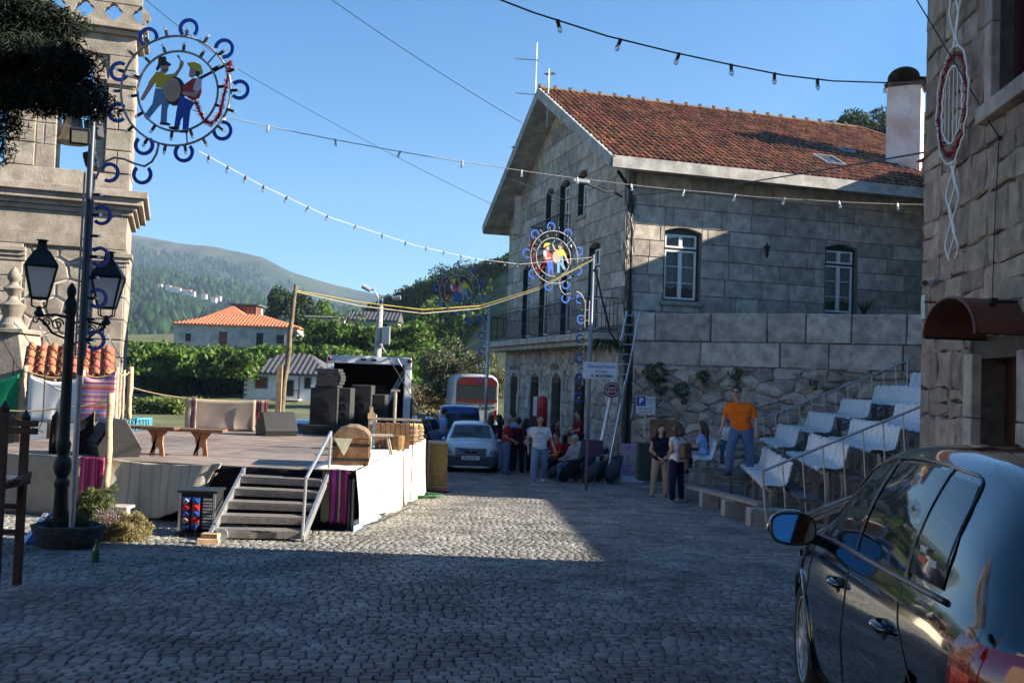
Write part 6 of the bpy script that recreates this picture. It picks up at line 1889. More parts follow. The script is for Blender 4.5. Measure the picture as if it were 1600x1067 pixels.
# ---- black hatchback in the foreground
PBLK = mat('black_car_paint', (.003, .0035, .005), .12, var=0, spec=.6, coat=1)
hp = dict(HATCH)
hdg = -rd(7.8)
car, cpatch = vehicle(hp, 'black_hatchback', 'shiny black hatchback in the right foreground seen from behind', 'car', (0, 0, 0), hdg, PBLK, detail=1)
for o_ in car.children:
 if o_.name.startswith(('body',)): pass
# place so that its left mirror and lamp fall where the photograph has them
cm = P(1300, 840, 4.9)
car.location = (2.15, 2.52, -.035)
car.scale = (1, .9, 1.03)
car.rotation_euler = (-.012, 0, hdg)
CHR = mat('dark_trim', (.02, .02, .022), .25, var=0, coat=.5)
def L(x, y, z): return Vector((x, y, z))
# trim along the belt and over the glass, pillars, cut lines
b = M(); b.tube([Vector((-v.x, v.y, v.z)) for v in [side_pt(hp, .56 + i * .12, .03, .008) for i in range(21)]], .011, 6); b.build('belt_trim', mat('grey_trim', (.1, .1, .11), .3, metal=.6, var=0), car, smooth='all')
b = M(); b.tube([Vector((-v.x, v.y, v.z)) for v in [side_pt(hp, .64 + .02 * i, .12 + .8 * math.sin(i / 8 * math.pi / 2), .002) for i in range(9)] + [side_pt(hp, .84 + i * .1, .94, .006) for i in range(16)] + [side_pt(hp, 2.4 + i * .1, .94 - .02 * i, .006) for i in range(7)]], .006, 6); b.build('roof_trim', CHR, car, smooth='all')
for y0, y1, w_ in ((2.005, 1.975, .03), (1.065, 1.125, .02)):
 b = M()
 vs = []
 for i in range(9):
  q = .05 + .88 * i / 8; y = y0 + (y1 - y0) * q
  for dy in (-w_, w_): v = side_pt(hp, y + dy, q, .007); vs.append((-v.x, v.y, v.z))
 b.add(vs, [(2 * i, 2 * i + 1, 2 * i + 3, 2 * i + 2) for i in range(8)]); b.build('pillar', CHR, car)
for pts in ([low_pt(hp, 2.0 + .0 * k, .95 - .07 * k, .001) for k in range(11)], [low_pt(hp, 1.07 - .01 * k - .012 * k * k, .96 - .055 * k, .001) for k in range(9)], [low_pt(hp, 3.02 + .01 * k, .88 - .065 * k, .001) for k in range(10)]):
 b = M(); b.tube([Vector((-v.x, v.y, v.z)) for v in pts], .0035, 4); b.build('door_gap', BLK, car)
for y in (2.18, 1.2):
 b = M(); c = low_pt(hp, y, .80, .0)
 b.tube([Vector((-c.x - k_, y + dy, .80 + dz)) for dy, k_, dz in ((-.11, .0, 0), (-.08, .03, .003), (0, .038, .006), (.08, .03, .006), (.11, 0, .004))], [.008, .016, .018, .016, .008], 8); hd = b.build('door_handle', PBLK, car, smooth='all')
 b = M(); b.ball((-c.x + .012, y, .785), .07, 12, 8, (.35, 1, .65)); b.build('handle_recess', BLK, hd, smooth='all')
# arch lips
for c in hp['wb']:
 b = M(); b.tube([Vector((-v.x, v.y, v.z)) for v in [low_pt(hp, c + math.cos(a) * (hp['wr'] + .06), hp['wr'] + math.sin(a) * (hp['wr'] + .06), .0) for a in [math.pi * (-.12 + 1.24 * i / 20) for i in range(21)]] if v.z > .16], .016, 6); b.build('arch_lip', PBLK, car, smooth='all')
# mirror
b = M(); mc = Vector((-1.0, 2.86, .965))
b.ball(mc, .145, 18, 12, (.86, .6, .62)); mh = b.build('door_mirror', PBLK, car, smooth='all')
b = M(); b.bar((-.84, 2.84, .9), (-.93, 2.85, .93), .07, .05); b.build('mirror_arm', BLK, mh)
b = M(); n_ = 20
mir = [(mc.x + math.copysign(abs(math.cos(a)) ** .7, math.cos(a)) * .105, mc.y - .092 + .3 * math.copysign(abs(math.sin(a)) ** .7, math.sin(a)) * .07, mc.z + math.copysign(abs(math.sin(a)) ** .7, math.sin(a)) * .07) for a in [2 * math.pi * i / n_ for i in range(n_)]]
b.add(mir + [(x, y + .02, z) for x, y, z in mir], [tuple(range(n_)), tuple(range(2 * n_ - 1, n_ - 1, -1))] + [(i, n_ + i, n_ + (i + 1) % n_, (i + 1) % n_) for i in range(n_)])
b.build('mirror_glass', mat('mirror_glass', (.17, .22, .3), .02, metal=1, var=0), mh)
b = M(); b.tube([(x * 1.0 + (x - mc.x) * .06, y + .004, z + (z - mc.z) * .06) for x, y, z in mir], .008, 5, closed=True); b.build('mirror_rim', BLK, mh, smooth='all')
# tail lamp wrapping the left rear corner, in segments
def wrap(name, y0, y1, z0, z1, off, mt_, par):
 b = M(); ny, nz = 14, 8
 for i in range(ny + 1):
  for j in range(nz + 1):
   y = y0 + (y1 - y0) * i / ny; z = z0 + (z1 - z0) * j / nz
   e = math.sin(math.pi * min(1, max(0, j / nz))) ** .4
   v = low_pt(hp, max(y, 0), min(z, tab(hp['b'], max(y, 0)) - .01), off * e + .002); b.v.append((-v.x, v.y + (0 if y > .0 else y), v.z))
 for i in range(ny):
  for j in range(nz): b.f.append((i * (nz + 1) + j, i * (nz + 1) + j + 1, (i + 1) * (nz + 1) + j + 1, (i + 1) * (nz + 1) + j)); b.mi.append(0)
 return b.build(name, mt_, par, smooth='all')
tl = wrap('tail_light', .0, .34, .72, .955, .022, REDL, car)
REDI = mat('orange_red_lamp', (.55, .04, .01), .15, var=.35, scale=60, coat=.8)
wrap('inner_lamp', .19, .31, .77, .9, .0245, REDI, tl)
wrap('dark_lamp', .03, .13, .77, .9, .0245, mat('smoked_lamp', (.05, .03, .05), .05, var=0, coat=1), tl)
for s_ in (1,):
 b = M(); b.box((-.45, -.012, .84), (.5, .03, .22)); b.build('rear_lamp_bar', REDL, tl, bevel=.01)
b = M(); b.box((0, -.03, .42), (1.5, .08, .36)); b.build('rear_bumper', PBLK, car, bevel=.04)
cp_ = side_pt(hp, .69, .24, .009)
f_ = frame(wm(car) @ Vector((-cp_.x, .98, cp_.z)), wm(car).to_3x3() @ Vector((0, -1, 0)), wm(car).to_3x3() @ Vector((.12, 0, .92)))
STK = mat('white_sticker', (.7, .7, .68), .5, var=0); STR = mat('red_sticker', (.5, .03, .03), .5, var=0)
text('sticker_text', 'PART', .035, STK, car, f_, .05, .03, .0)
text('sticker_text', 'PLUS', .035, STK, car, f_, .17, -.0, .0)
b = M(); b.prism([(-.01, -.03), (.09, -.03), (.09, .005), (-.01, .005)], f_, -.002, .0); b.build('sticker', STR, car, w=True)
# ---- white hatchback facing us
WPT = mat('white_car_paint', (.6, .62, .65), .25, var=0, coat=.8)
sp_ = dict(HATCH); k = .93
sp_ = {kk: ([(a * .88, c * k if kk in 'wr' else c * .97) for a, c in v] if isinstance(v, list) and kk in 'wbtr' else v) for kk, v in HATCH.items()}
sp_['L'] = 3.7; sp_['wb'] = (.65, 3.0); sp_['wr'] = .28; sp_['side_glass'] = [(lambda q: 1.55, lambda q: 2.6 - .5 * q, .08, .9), (lambda q: .6 + .2 * q, lambda q: 1.48, .08, .9)]; sp_['ws'] = (2.16, 2.74); sp_['rw'] = (.09, .32); sp_['track'] = .71; sp_['pz'] = .4
fl = GP(722, 739)
DG = mat('windscreen_dark', (.03, .04, .045), .06, var=0, spec=.8)
wc, wp = vehicle(sp_, 'white_hatchback', 'small white hatchback parked facing the viewer beside the crowd', 'car', (fl.x + .12, fl.y + 3.65, fl.z), math.pi + .03, WPT, plate=[('35·36·OV', 3.735, -1)], glassm=DG)
b = M(); b.box((0, 3.62, .36), (1.46, .2, .3)); bp_ = b.build('bumper', mat('grey_bumper', (.04, .05, .06), .6), wc, bevel=.05)
for s_ in (-1, 1):
 b = M(); b.ball((s_ * .56, 3.58, .64), .17, 14, 8, (1, .5, .55)); b.build('headlight', HEADL, wc, smooth='all')
b = M(); b.ball((0, 3.66, .61), .28, 16, 8, (1.0, .22, .16)); b.build('grille', BLK, wc)
b = M(); b.lathe([(.045, 0), (.045, .02), (.03, .022), (.03, .0)], (0, 3.7, .66), 14, Matrix.Rotation(-math.pi / 2, 3, 'X')); b.build('round_badge', ALU, wc)
for s_ in (-1, 1):
 b = M(); b.ball((s_ * .83, 2.42, .9), .09, 10, 7, (1, .7, .65)); b.build('door_mirror', WPT, wc, smooth='all')
# ---- blue van seen from the back, bus, other cars
VAN = dict(L=4.1, w=[(0, .72), (.06, .8), (.3, .83), (3.4, .83), (3.9, .7), (4.1, .5)], b=[(0, 1.08), (2.8, 1.02), (3.4, .9), (4.1, .6)], t=[(0, 1.62), (.04, 1.72), (.2, 1.8), (.6, 1.83), (2.2, 1.8), (2.6, 1.6), (3.1, 1.08), (3.5, .98), (4.0, .8), (4.1, .62)], r=[(0, .66), (.3, .7), (2.2, .68), (3.1, .72), (4.1, .42)], wb=(.75, 3.2), wr=.3, side_glass=[(lambda q: 1.9, lambda q: 2.8 - .4 * q, .08, .85)], ws=(2.4, 3.0), rw=(.3, .301))
BPT = mat('blue_car_paint', (.01, .03, .25), .25, var=0, coat=.7)
vq = GP(716, 725)
vq = Vector((P(716, 700, 36.5).x, 36.5, g(0, 36)))
van, vpp = vehicle(VAN, 'blue_van', 'blue high roofed van behind the white hatchback', 'van', vq, .05, BPT, glassm=DG)
for s_ in (-1, 1):
 f_ = frame((0, -.01, 0), (1, 0, 0))
 b = M(); b.prism([(s_ * .08, 1.02), (s_ * .6, 1.02), (s_ * .57, 1.5), (s_ * .08, 1.52)], f_, 0, .03); b.build('rear_window', DG, van)
 b = M(); b.prism([(s_ * .66, .7), (s_ * .77, .7), (s_ * .74, 1.1), (s_ * .66, 1.1)], f_, 0, .03); b.build('tail_light', REDL, van)
b = M(); b.box((0, -.05, .42), (1.5, .12, .22)); b.build('rear_bumper', BLK, van, bevel=.03)
b = M(); b.bar((0, -.02, .5), (0, -.02, 1.6), .02); b.build('door_gap', BLK, van)
# bus
bq_ = P(741, 640, 52); bz = -1.28
bus = thing('white_red_bus', 'white and red coach parked far behind the blue van', 'bus', (bq_.x + .1, 52, bz), .12)
RPT = mat('red_bus_paint', (.1, .016, .014), .35, var=0, coat=.4)
zt_ = P(741, 584, 52).z - bz; bw = 2.35
b = M()
n_ = 12
def bsec(y, k, dz): return [(-bw / 2 * k, y, .35), (-bw / 2 * k, y, zt_ - .45 - dz), (-bw / 2 * k + .1, y, zt_ - .2 - dz), (-bw / 2 * k + .35, y, zt_ - .03 - dz), (0, y, zt_ - dz), (bw / 2 * k - .35, y, zt_ - .03 - dz), (bw / 2 * k - .1, y, zt_ - .2 - dz), (bw / 2 * k, y, zt_ - .45 - dz), (bw / 2 * k, y, .35)]
ss = [bsec(-.0, .94, .12), bsec(.15, .985, .03), bsec(.5, 1, 0), bsec(9, 1, 0)]
for s_ in ss: b.v += s_
for i in range(3):
 for j in range(8): b.f.append((i * 9 + j, i * 9 + j + 1, (i + 1) * 9 + j + 1, (i + 1) * 9 + j)); b.mi.append(0)
b.f.append(tuple(range(8, -1, -1))); b.mi.append(0)
b.build('body', mat('bus_white', (.3, .32, .34), .35, coat=.3), bus, smooth=True)
f_ = frame((0, -.02, 0), (1, 0, 0))
hW = bw * .47
b = M(); b.prism([(-hW, zt_ - 1.5), (hW, zt_ - 1.5), (hW, zt_ - 1.36), (-hW, zt_ - 1.36)], f_, 0, .03); b.prism([(-hW, zt_ - .6), (hW, zt_ - .6), (hW * .97, zt_ - .4), (hW * .75, zt_ - .18), (-hW * .75, zt_ - .18), (-hW * .97, zt_ - .4)], f_, 0, .03)
for s_ in (-1, 1): b.prism([(s_ * hW, zt_ - 1.36), (s_ * hW * .97, zt_ - 1.36), (s_ * hW * .97, zt_ - .6), (s_ * hW, zt_ - .6)], f_, 0, .03)
b.build('red_trim', RPT, bus)
b = M(); b.prism([(-hW * .93, zt_ - 1.35), (hW * .93, zt_ - 1.35), (hW * .93, zt_ - .61), (-hW * .93, zt_ - .61)], f_, 0, .02); b.build('rear_window', DG, bus)
for s_ in (-1, 1):
 b = M(); b.prism([(s_ * hW, .8), (s_ * (hW - .15), .8), (s_ * (hW - .15), 1.3), (s_ * hW, 1.3)], f_, 0, .03); b.build('tail_light', REDL, bus)
text('company_name', 'Auto Viação', .2, BLK, bus, frame(wm(bus) @ Vector((0, 0, 0)), wm(bus).to_3x3() @ Vector((1, 0, 0))), -.52, zt_ - 1.75, .03)
text('company_name', 'Pacense', .26, BLK, bus, frame(wm(bus) @ Vector((0, 0, 0)), wm(bus).to_3x3() @ Vector((1, 0, 0))), .55, zt_ - 1.74, .03, bold=.008)
# small car behind the stage end and the white estate behind the beige blanket
GPT = mat('pale_blue_car_paint', (.35, .42, .5), .25, var=0, coat=.7)
q = P(650, 660, 34)
vehicle(sp_, 'small_pale_car', 'pale blue car half hidden at the right end of the stage', 'car', (q.x + .2, 36.5, g(0, 36)), math.pi - .3, GPT, glassm=DG)
q = P(452, 680, 25)
vehicle(dict(sp_), 'white_estate_car', 'white car parked behind the beige blanket and loudspeaker stack', 'car', (q.x + 1.6, 25.6, g(0, 25)), rd(78), WPT, glassm=DG)
# ---- truck with open box
tkY = 23.6
a_, c_ = P(507, 690, tkY), P(638, 690, tkY)
tz0, tz1 = P(570, 668, tkY).z, P(570, 558, tkY).z
gz_ = g(0, tkY)
W2 = (c_.x - a_.x)
trk = thing('box_truck', 'white box truck with its dark open rear full of stage gear', 'truck', ((a_.x + c_.x) / 2, tkY, gz_), rd(9))
H0, H1 = tz0 - gz_ - .05, tz1 - gz_
LB = 5.2
b = M(); hw = W2 / 2
for c, d in (((0, LB / 2, H1 - .02), (W2, LB, .05)), ((-hw + .025, LB / 2, (H0 + H1) / 2), (.05, LB, H1 - H0 - .06)), ((hw - .025, LB / 2, (H0 + H1) / 2), (.05, LB, H1 - H0 - .06)), ((0, LB - .02, (H0 + H1) / 2), (W2 - .12, .05, H1 - H0 - .08))): b.box(c, d)
b.build('cargo_box', mat('truck_white', (.62, .62, .6), .4, var=.06), trk)
b = M(); b.box((0, LB / 2, H0), (W2 - .12, LB - .1, .1)); b.build('cargo_floor', WOODG, trk)
b = M()
for s_ in (-1, 1): b.box((s_ * (hw - .08), -.04, (H0 + H1) / 2), (.17, .08, H1 - H0))
b.box((0, -.045, H1 - .07), (W2, .09, .19)); b.box((0, -.04, H0 - .02), (W2, .08, .12)); b.build('rear_frame', mat('truck_frame', (.62, .63, .64), .45, metal=.1), trk, bevel=.02)
for s_ in (-1, 1): b = M(); b.ball((s_ * (hw - .06), -.1, H1 - .06), .055, 10, 6); b.build('marker_lamp', REDL, trk)
b = M(); b.box((-.15, -.1, H1 - .06), (.12, .03, .05)); b.build('latch', BLK, trk); b = M(); b.box((.1, -.1, H1 - .06), (.12, .03, .05)); b.build('latch', BLK, trk)
# lining, shelves and gear inside
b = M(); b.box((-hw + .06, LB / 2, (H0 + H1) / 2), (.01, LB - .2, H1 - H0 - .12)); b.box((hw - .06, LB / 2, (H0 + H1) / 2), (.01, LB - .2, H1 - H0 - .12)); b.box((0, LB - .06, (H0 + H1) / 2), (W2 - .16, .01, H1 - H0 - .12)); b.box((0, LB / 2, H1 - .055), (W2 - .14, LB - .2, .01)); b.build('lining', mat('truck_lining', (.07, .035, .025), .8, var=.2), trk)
for i, (x, y, z, d) in enumerate(((.35, .9, .45, (.5, .6, .9)), (-.1, 1.5, .5, (.7, .5, 1.0)), (.75, 1.6, .35, (.3, .5, .7)))):
 b = M(); b.box((x, y, H0 + .05 + z), d); o = b.build('flight_case', BLK, loc=trk.location); tag(o, ('black flight case in the middle of the truck', 'wide black flight case deep in the truck', 'small black flight case by the right side of the truck')[i], 'case')
for s_ in (.55, .62):
 b = M(); b.tube([(s_ * .2, .3, H0 + .05), (s_ * 1.4, .4, H1 - .3)], .025, 6); o = b.build('metal_pole', STEEL, loc=trk.location); tag(o, 'left of two grey metal poles leaning inside the truck' if s_ < .6 else 'right of two grey metal poles leaning inside the truck', 'pole', 'poles leaning in the truck')
b = M()
b.box((0, LB + .9, 1.0), (2.0, 1.6, 1.5)); b.build('cab', mat('truck_blue', (.05, .12, .3), .35), trk, bevel=.08)
for y in (.9, LB + .9):
 for s_ in (-1, 1): b = M(); b.tube([(s_ * .85 - .12, y, .38), (s_ * .85 + .12, y, .38)], .38, 18); b.build('wheel', BLKM2, trk)
# ================================================================ FAR HOUSES
def hip_house(name, label, O, rz, w_, d_, h_, rh, wallm, roofm, ops=(), zbase=-1, ridge=.35, over=.4, quoins=None, gable=False, doorm=None):
 t = thing(name, label, 'house', O, rz)
 b = M(); b.box((0, d_ / 2, (h_ + zbase) / 2), (w_, d_, h_ - zbase)); b.build('wall', wallm, t)
 hw, o_ = w_ / 2, over
 rl = hw - (d_ / 2 if not gable else -o_) * (ridge / .35 if not gable else 1)
 z0 = h_
 vs = [(-hw - o_, -o_, z0), (hw + o_, -o_, z0), (hw + o_, d_ + o_, z0), (-hw - o_, d_ + o_, z0), (-rl, d_ / 2, z0 + rh), (rl, d_ / 2, z0 + rh)]
 b = M(); b.add(vs + [(x, y, z - .18) for x, y, z in vs[:4]], [(0, 1, 5, 4), (1, 2, 5), (2, 3, 4, 5), (3, 0, 4), (0, 6, 7, 1), (1, 7, 8, 2), (2, 8, 9, 3), (3, 9, 6, 0), (9, 8, 7, 6)])
 r_ = b.build('roof', roofm, t)
 f_ = frame((0, 0, 0), (1, 0, 0))
 b = M(); n = int((w_ + 2 * o_) / .45)
 for i in range(n + 1):
  x = -hw - o_ + (w_ + 2 * o_) * i / n
  lim = 1.0
  if abs(x) > rl: lim = max(0, 1 - (abs(x) - rl) / (hw + o_ - rl)) if hw + o_ > rl else 1
  if lim <= .02: continue
  e = Vector((0, (d_ / 2 + o_) * lim, rh * lim))
  b.bar(Vector((x, -o_, z0 + .03)), Vector((x, -o_, z0 + .03)) + e, .16, .09)
 k = b.build('tile_rolls', roofm, r_); k['kind'] = 'stuff'
 for (x, z, ww, hh, kind, mm_) in ops:
  b = M(); b.prism([(x - ww / 2 - .08, z - .08), (x + ww / 2 + .08, z - .08), (x + ww / 2 + .08, z + hh + .08), (x - ww / 2 - .08, z + hh + .08)], f_, .0, .04); fr_ = b.build(kind, quoins or wallm, t)
  b = M(); b.prism([(x - ww / 2, z), (x + ww / 2, z), (x + ww / 2, z + hh), (x - ww / 2, z + hh)], f_, .02, .06); b.build('pane' if kind == 'window' else 'leaf', mm_, fr_)
 return t, r_
OLDWALL = mat('old_grey_wall', (.3, .27, .25), .95, col2=(.48, .45, .42), scale=.8, bump=.4, bscale=8)
RUIN = mat('ruin_wall', (.28, .24, .19), .95, col2=(.42, .37, .3), scale=1, bump=.4, bscale=8)
DARKW = mat('dark_opening', (.02, .015, .012), .8); BRD = mat('brown_door', (.14, .04, .025), .7)
SLATE = mat('grey_slate_roof', (.075, .075, .085), .8, var=.15, scale=2)
Yf = 128.0
q = P(365, 545, Yf); z0 = terrain(q.x, Yf)
hw_ = (P(470, 500, Yf).x - P(268, 500, Yf).x) / 2; cx = (P(470, 500, Yf).x + P(268, 500, Yf).x) / 2
zb = P(365, 545, Yf).z; ze = P(365, 508, Yf).z
t, r_ = hip_house('orange_roof_farmhouse', 'long low grey farmhouse with a bright orange tiled roof above the vines', Vector((cx, Yf, zb)), 0, hw_ * 2 - .8, 8, ze - zb, 1.7, OLDWALL, TILE_O,
 [(-hw_ + 2.3, .8, .7, 1.0, 'window', DARKW), (-1.6, .1, 1.1, 2.1, 'door', BRD), (3.2, .1, .9, 2.1, 'door', DARKW), (5.9, .9, 1.0, 1.1, 'window', DARKW)], zbase=-3, ridge=.5, over=.3)
b = M(); xx = P(345, 500, Yf).x - cx; b.add([(xx - 5, 1.5, ze - zb + .1), (xx + 4.5, 1.5, ze - zb + .1), (xx + 4.5, 9.5, ze - zb + .1), (xx - 5, 9.5, ze - zb + .1), (xx, 5.5, ze - zb + 2.9)], [(0, 1, 4), (1, 2, 4), (2, 3, 4), (3, 0, 4)]); b.build('hipped_roof', TILE_O, t)
q = P(381, 492, 134)
t = thing('ruined_tower_house', 'grey ruined upper storey with a brown gallery behind the orange roof', 'house', (q.x, 134, P(381, 515, 134).z))
hh = P(381, 476, 134).z - P(381, 515, 134).z; ww = P(401, 490, 134).x - P(361, 490, 134).x
b = M(); b.box((0, 2, hh * .3), (ww, 4, hh * .6)); b.build('wall', RUIN, t)
b = M(); b.box((0, 2, hh * .78), (ww * .95, 3.8, hh * .34));
g_ = b.build('gallery', BRD, t)
for k in range(7): b = M(); b.bar((-ww * .47 + k * ww * .94 / 6, -.02, hh * .6), (-ww * .47 + k * ww * .94 / 6, -.02, hh * .94), .1); b.build('gallery_post', mat('grey_brown_timber', (.2, .15, .12), .9), g_)
b = M(); b.box((0, 2, hh), (ww + .6, 4.8, .18)); b.build('roof', SLATE, t)
b = M(); b.box((ww / 2 + .15, 1.5, hh * .45), (.35, .5, hh * .85)); b.build('chimney', PLAST, t)
# ruin with slate roof
Yr = 118.0
zb = P(530, 525, Yr).z
def hx(px, Y): return P(px, 500, Y).x
t, r_ = hip_house('ruined_stone_house', 'roofless looking tan stone ruin with one dark window among the vines', Vector(((hx(478, Yr) + hx(538, Yr)) / 2, Yr, zb)), 0, hx(538, Yr) - hx(478, Yr), 5, P(510, 496, Yr).z - zb, .25, RUIN, SLATE, [(1.3, P(524, 508, Yr).z - zb, .9, .9, 'window', DARKW)], zbase=-3, gable=True, over=.15)
t, r_ = hip_house('slate_roof_barn', 'stone barn with a dark ribbed roof right of the ruin', Vector(((hx(540, Yr) + hx(620, Yr)) / 2, Yr + 1, zb)), 0, hx(619, Yr) - hx(541, Yr), 6, P(580, 499, Yr).z - zb, 1.15, RUIN, SLATE, [(1.6, .5, 1.0, 1.2, 'door', DARKW)], zbase=-3, gable=True, over=.15)
# white house with slate roof
Yw = 86.0
zb = P(440, 624, Yw).z
wx0, wx1 = hx(386, Yw), hx(515, Yw)
he = P(440, 583, Yw).z - zb
QU = mat('grey_quoin', (.2, .2, .22), .9)
def wX(px): return hx(px, Yw) - (wx0 + wx1) / 2
t, r_ = hip_house('white_house', 'white house with a slate grey roof, arched shutter and balcony door behind the stage', Vector(((wx0 + wx1) / 2, Yw, zb)), 0, wx1 - wx0, 8, he, P(440, 551, Yw).z - P(440, 583, Yw).z, mat('white_house_wall', (.62, .62, .64), .9, var=.05), SLATE,
 [(wX(413), P(413, 606, Yw).z - zb, 1.0, .9, 'window', BRD), (wX(454), .35, 1.0, P(413, 594, Yw).z - zb - .3, 'balcony_door', DARKW), (wX(485), P(413, 604, Yw).z - zb, .5, .9, 'window', DARKW)], zbase=-1.5, ridge=.2, over=.35, quoins=QU)
for k in range(5):
 b = M(); b.box((wX(386.5) + .12, -.02, .3 + k * .42), (.3, .08, .2)); b.build('quoin', QU, t)
b = M(); xa, xb = wX(441), wX(476); b.box(((xa + xb) / 2, -.5, .02), (xb - xa, 1, .1)); b.build('balcony_slab', PLAST, t)
b = M()
for k in range(16): b.bar((xa + (xb - xa) * k / 15, -.95, .05), (xa + (xb - xa) * k / 15, -.95, .85), .03)
b.bar((xa, -.95, .87), (xb, -.95, .87), .06); b.build('balcony_rail', IRON, t)
b = M(); b.tube([(wX(478), -.08, he), (wX(472), -.08, he - .3), (wX(472), -.08, 0)], .05, 6); b.build('downpipe', IRON, t)
# ================================================================ VEGETATION
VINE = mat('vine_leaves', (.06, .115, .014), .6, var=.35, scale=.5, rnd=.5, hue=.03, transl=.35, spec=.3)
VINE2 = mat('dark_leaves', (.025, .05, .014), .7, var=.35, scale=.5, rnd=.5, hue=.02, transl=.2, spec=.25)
OLIVE = mat('olive_leaves', (.105, .115, .055), .7, var=.3, scale=1.5, rnd=.45, transl=.2, spec=.3)
PINE = mat('pine_needles', (.03, .055, .022), .7, var=.3, scale=.6, rnd=.45, transl=.15, spec=.2)
TRUNK = mat('bark', (.09, .065, .045), .95, var=.35, scale=8, bump=.6, bscale=30)
def shell_pts(c, r, n, k=7, rng=NR):
 """leaves gathered in clumps over an uneven crown"""
 cs = blob_pts(c, np.array(r) * .78, k, shell=.6)
 out = []
 for q in cs:
  rr = np.array(r) * rng.uniform(.28, .5)
  out.append(blob_pts(q, rr, max(4, n // k), shell=.55))
 return np.vstack(out)
def tree(name, label, loc, h_, crowns, mt_, size, n, trunk_r=.15, group=None, cat='tree', limbs=5, asp=.55):
 t = thing(name, label, cat, loc, 0, group)
 b = M(); top_ = Vector((RN.uniform(-.1, .1) * h_, 0, h_ * .72))
 b.tube([Vector((0, 0, -.4)), top_ * .35 + Vector((.03 * h_, 0, 0)), top_], [trunk_r * 1.25, trunk_r, trunk_r * .35], 7)
 for c, r in crowns[:limbs]:
  s_ = top_ * RN.uniform(.4, .85); e = Vector(c)
  b.tube([s_, s_.lerp(e, .5) + Vector((0, 0, -.05 * h_)), e], [trunk_r * .5, trunk_r * .3, trunk_r * .1], 5)
 b.build('trunk', TRUNK, t, smooth='all')
 tot = sum(r[0] * r[2] for c, r in crowns)
 pts = [shell_pts(c, r, int(n * r[0] * r[2] / tot), k=9) for c, r in crowns]
 leaves('crown', np.vstack(pts), size, mt_, t, asp=asp)
 return t
def at_px(px, py, Y):
 p = P(px, py, Y); return p
# vine terraces: long uneven banks of leaves on the slope between the white house and the farmhouse
def bank(px0, px1, Y0, Y1, pyt, pyb, n, size, mt_, label, cat='vines', name='vine_bank', kind='stuff'):
 """a hedge-like bank: leaves fill a lumpy box whose top follows noise"""
 xs0, xs1 = P(px0, 560, Y0).x, P(px1, 560, Y0).x
 zt_, zb_ = P((px0 + px1) / 2, pyt, Y0).z, P((px0 + px1) / 2, pyb, Y0).z
 x = NR.uniform(xs0, xs1, n); y = NR.uniform(Y0, Y1, n)
 top_ = zt_ + (fbm(x * .35 + 5, y * .2, 4, 3) - .5) * (zt_ - zb_) * .7
 f_ = NR.uniform(0, 1, n) ** .55
 z = zb_ + (top_ - zb_) * f_
 y = y + (fbm(x * .5, z * .8, 3, 8) - .5) * (Y1 - Y0) * 1.2
 o = leaves(name, np.stack([x, y, z], 1), size, mt_)
 tag(o, label, kind=kind if kind else None); return o
bank(198, 655, 97, 112, 545, 602, 22000, .62, VINE, 'bright green vines spilling over the terrace wall')
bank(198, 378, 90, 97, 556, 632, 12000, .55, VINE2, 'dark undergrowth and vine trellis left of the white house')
bank(198, 380, 80, 90, 545, 590, 7000, .55, VINE, 'sunlit vines at the left by the tower')
bank(470, 665, 104, 114, 506, 545, 7000, .6, VINE, 'vines round the ruins')
bank(200, 290, 62, 68, 622, 655, 3000, .35, mat('tall_grass', (.09, .12, .03), .9, rnd=.4, transl=.3), 'rough grass below the vines', 'grass', 'tall_grass')
# retaining terrace under the vines, dark
b = M(); x0, x1 = P(198, 560, 100).x, P(670, 560, 100).x; b.box(((x0 + x1) / 2, 108, 0), (x1 - x0, 10, 6.2)); o = b.build('vine_terrace', MORT_D); tag(o, kind='structure')
# the trees on the right-hand hill, the same few crowns seen again and again are avoided: each drawn anew
def hill_trees(rows, mt_, names):
 for i, (px, py, Y, r, lb) in enumerate(rows):
  p = P(px, py, Y); gz0 = terrain(p.x, Y); h_ = max(2.5, p.z - gz0)
  cr = [((0, 0, h_ - r * .8), (r, r, r * .85)), ((r * .7, .2, h_ - r * 1.3), (r * .7, r * .7, r * .7)), ((-r * .7, -.2, h_ - r * 1.2), (r * .65, r * .65, r * .65))]
  tree(names, lb, (p.x, Y, gz0), h_, cr, mt_, .5, 1700, .25, 'trees along the hill behind the house')
hill_trees([(690, 418, 170, 4.2, 'dark tree on the hill crest above the far ring ornament'), (735, 406, 172, 5.0, 'broad dark tree on the highest part of the crest left of the house'), (775, 410, 168, 4.5, 'dark tree on the crest touching the balcony of the house'),
   (640, 447, 180, 3.6, 'round dark tree on the crest above the street lamp'), (612, 462, 185, 3.0, 'small dark tree on the crest near the street lamp'), (662, 440, 176, 3.2, 'dark tree between the round one and the far ornament'), (712, 425, 165, 3.5, 'tree just below the crest behind the far ornament'), (752, 440, 160, 4, 'tree below the crest beside the balcony end')], VINE2, 'hill_tree')
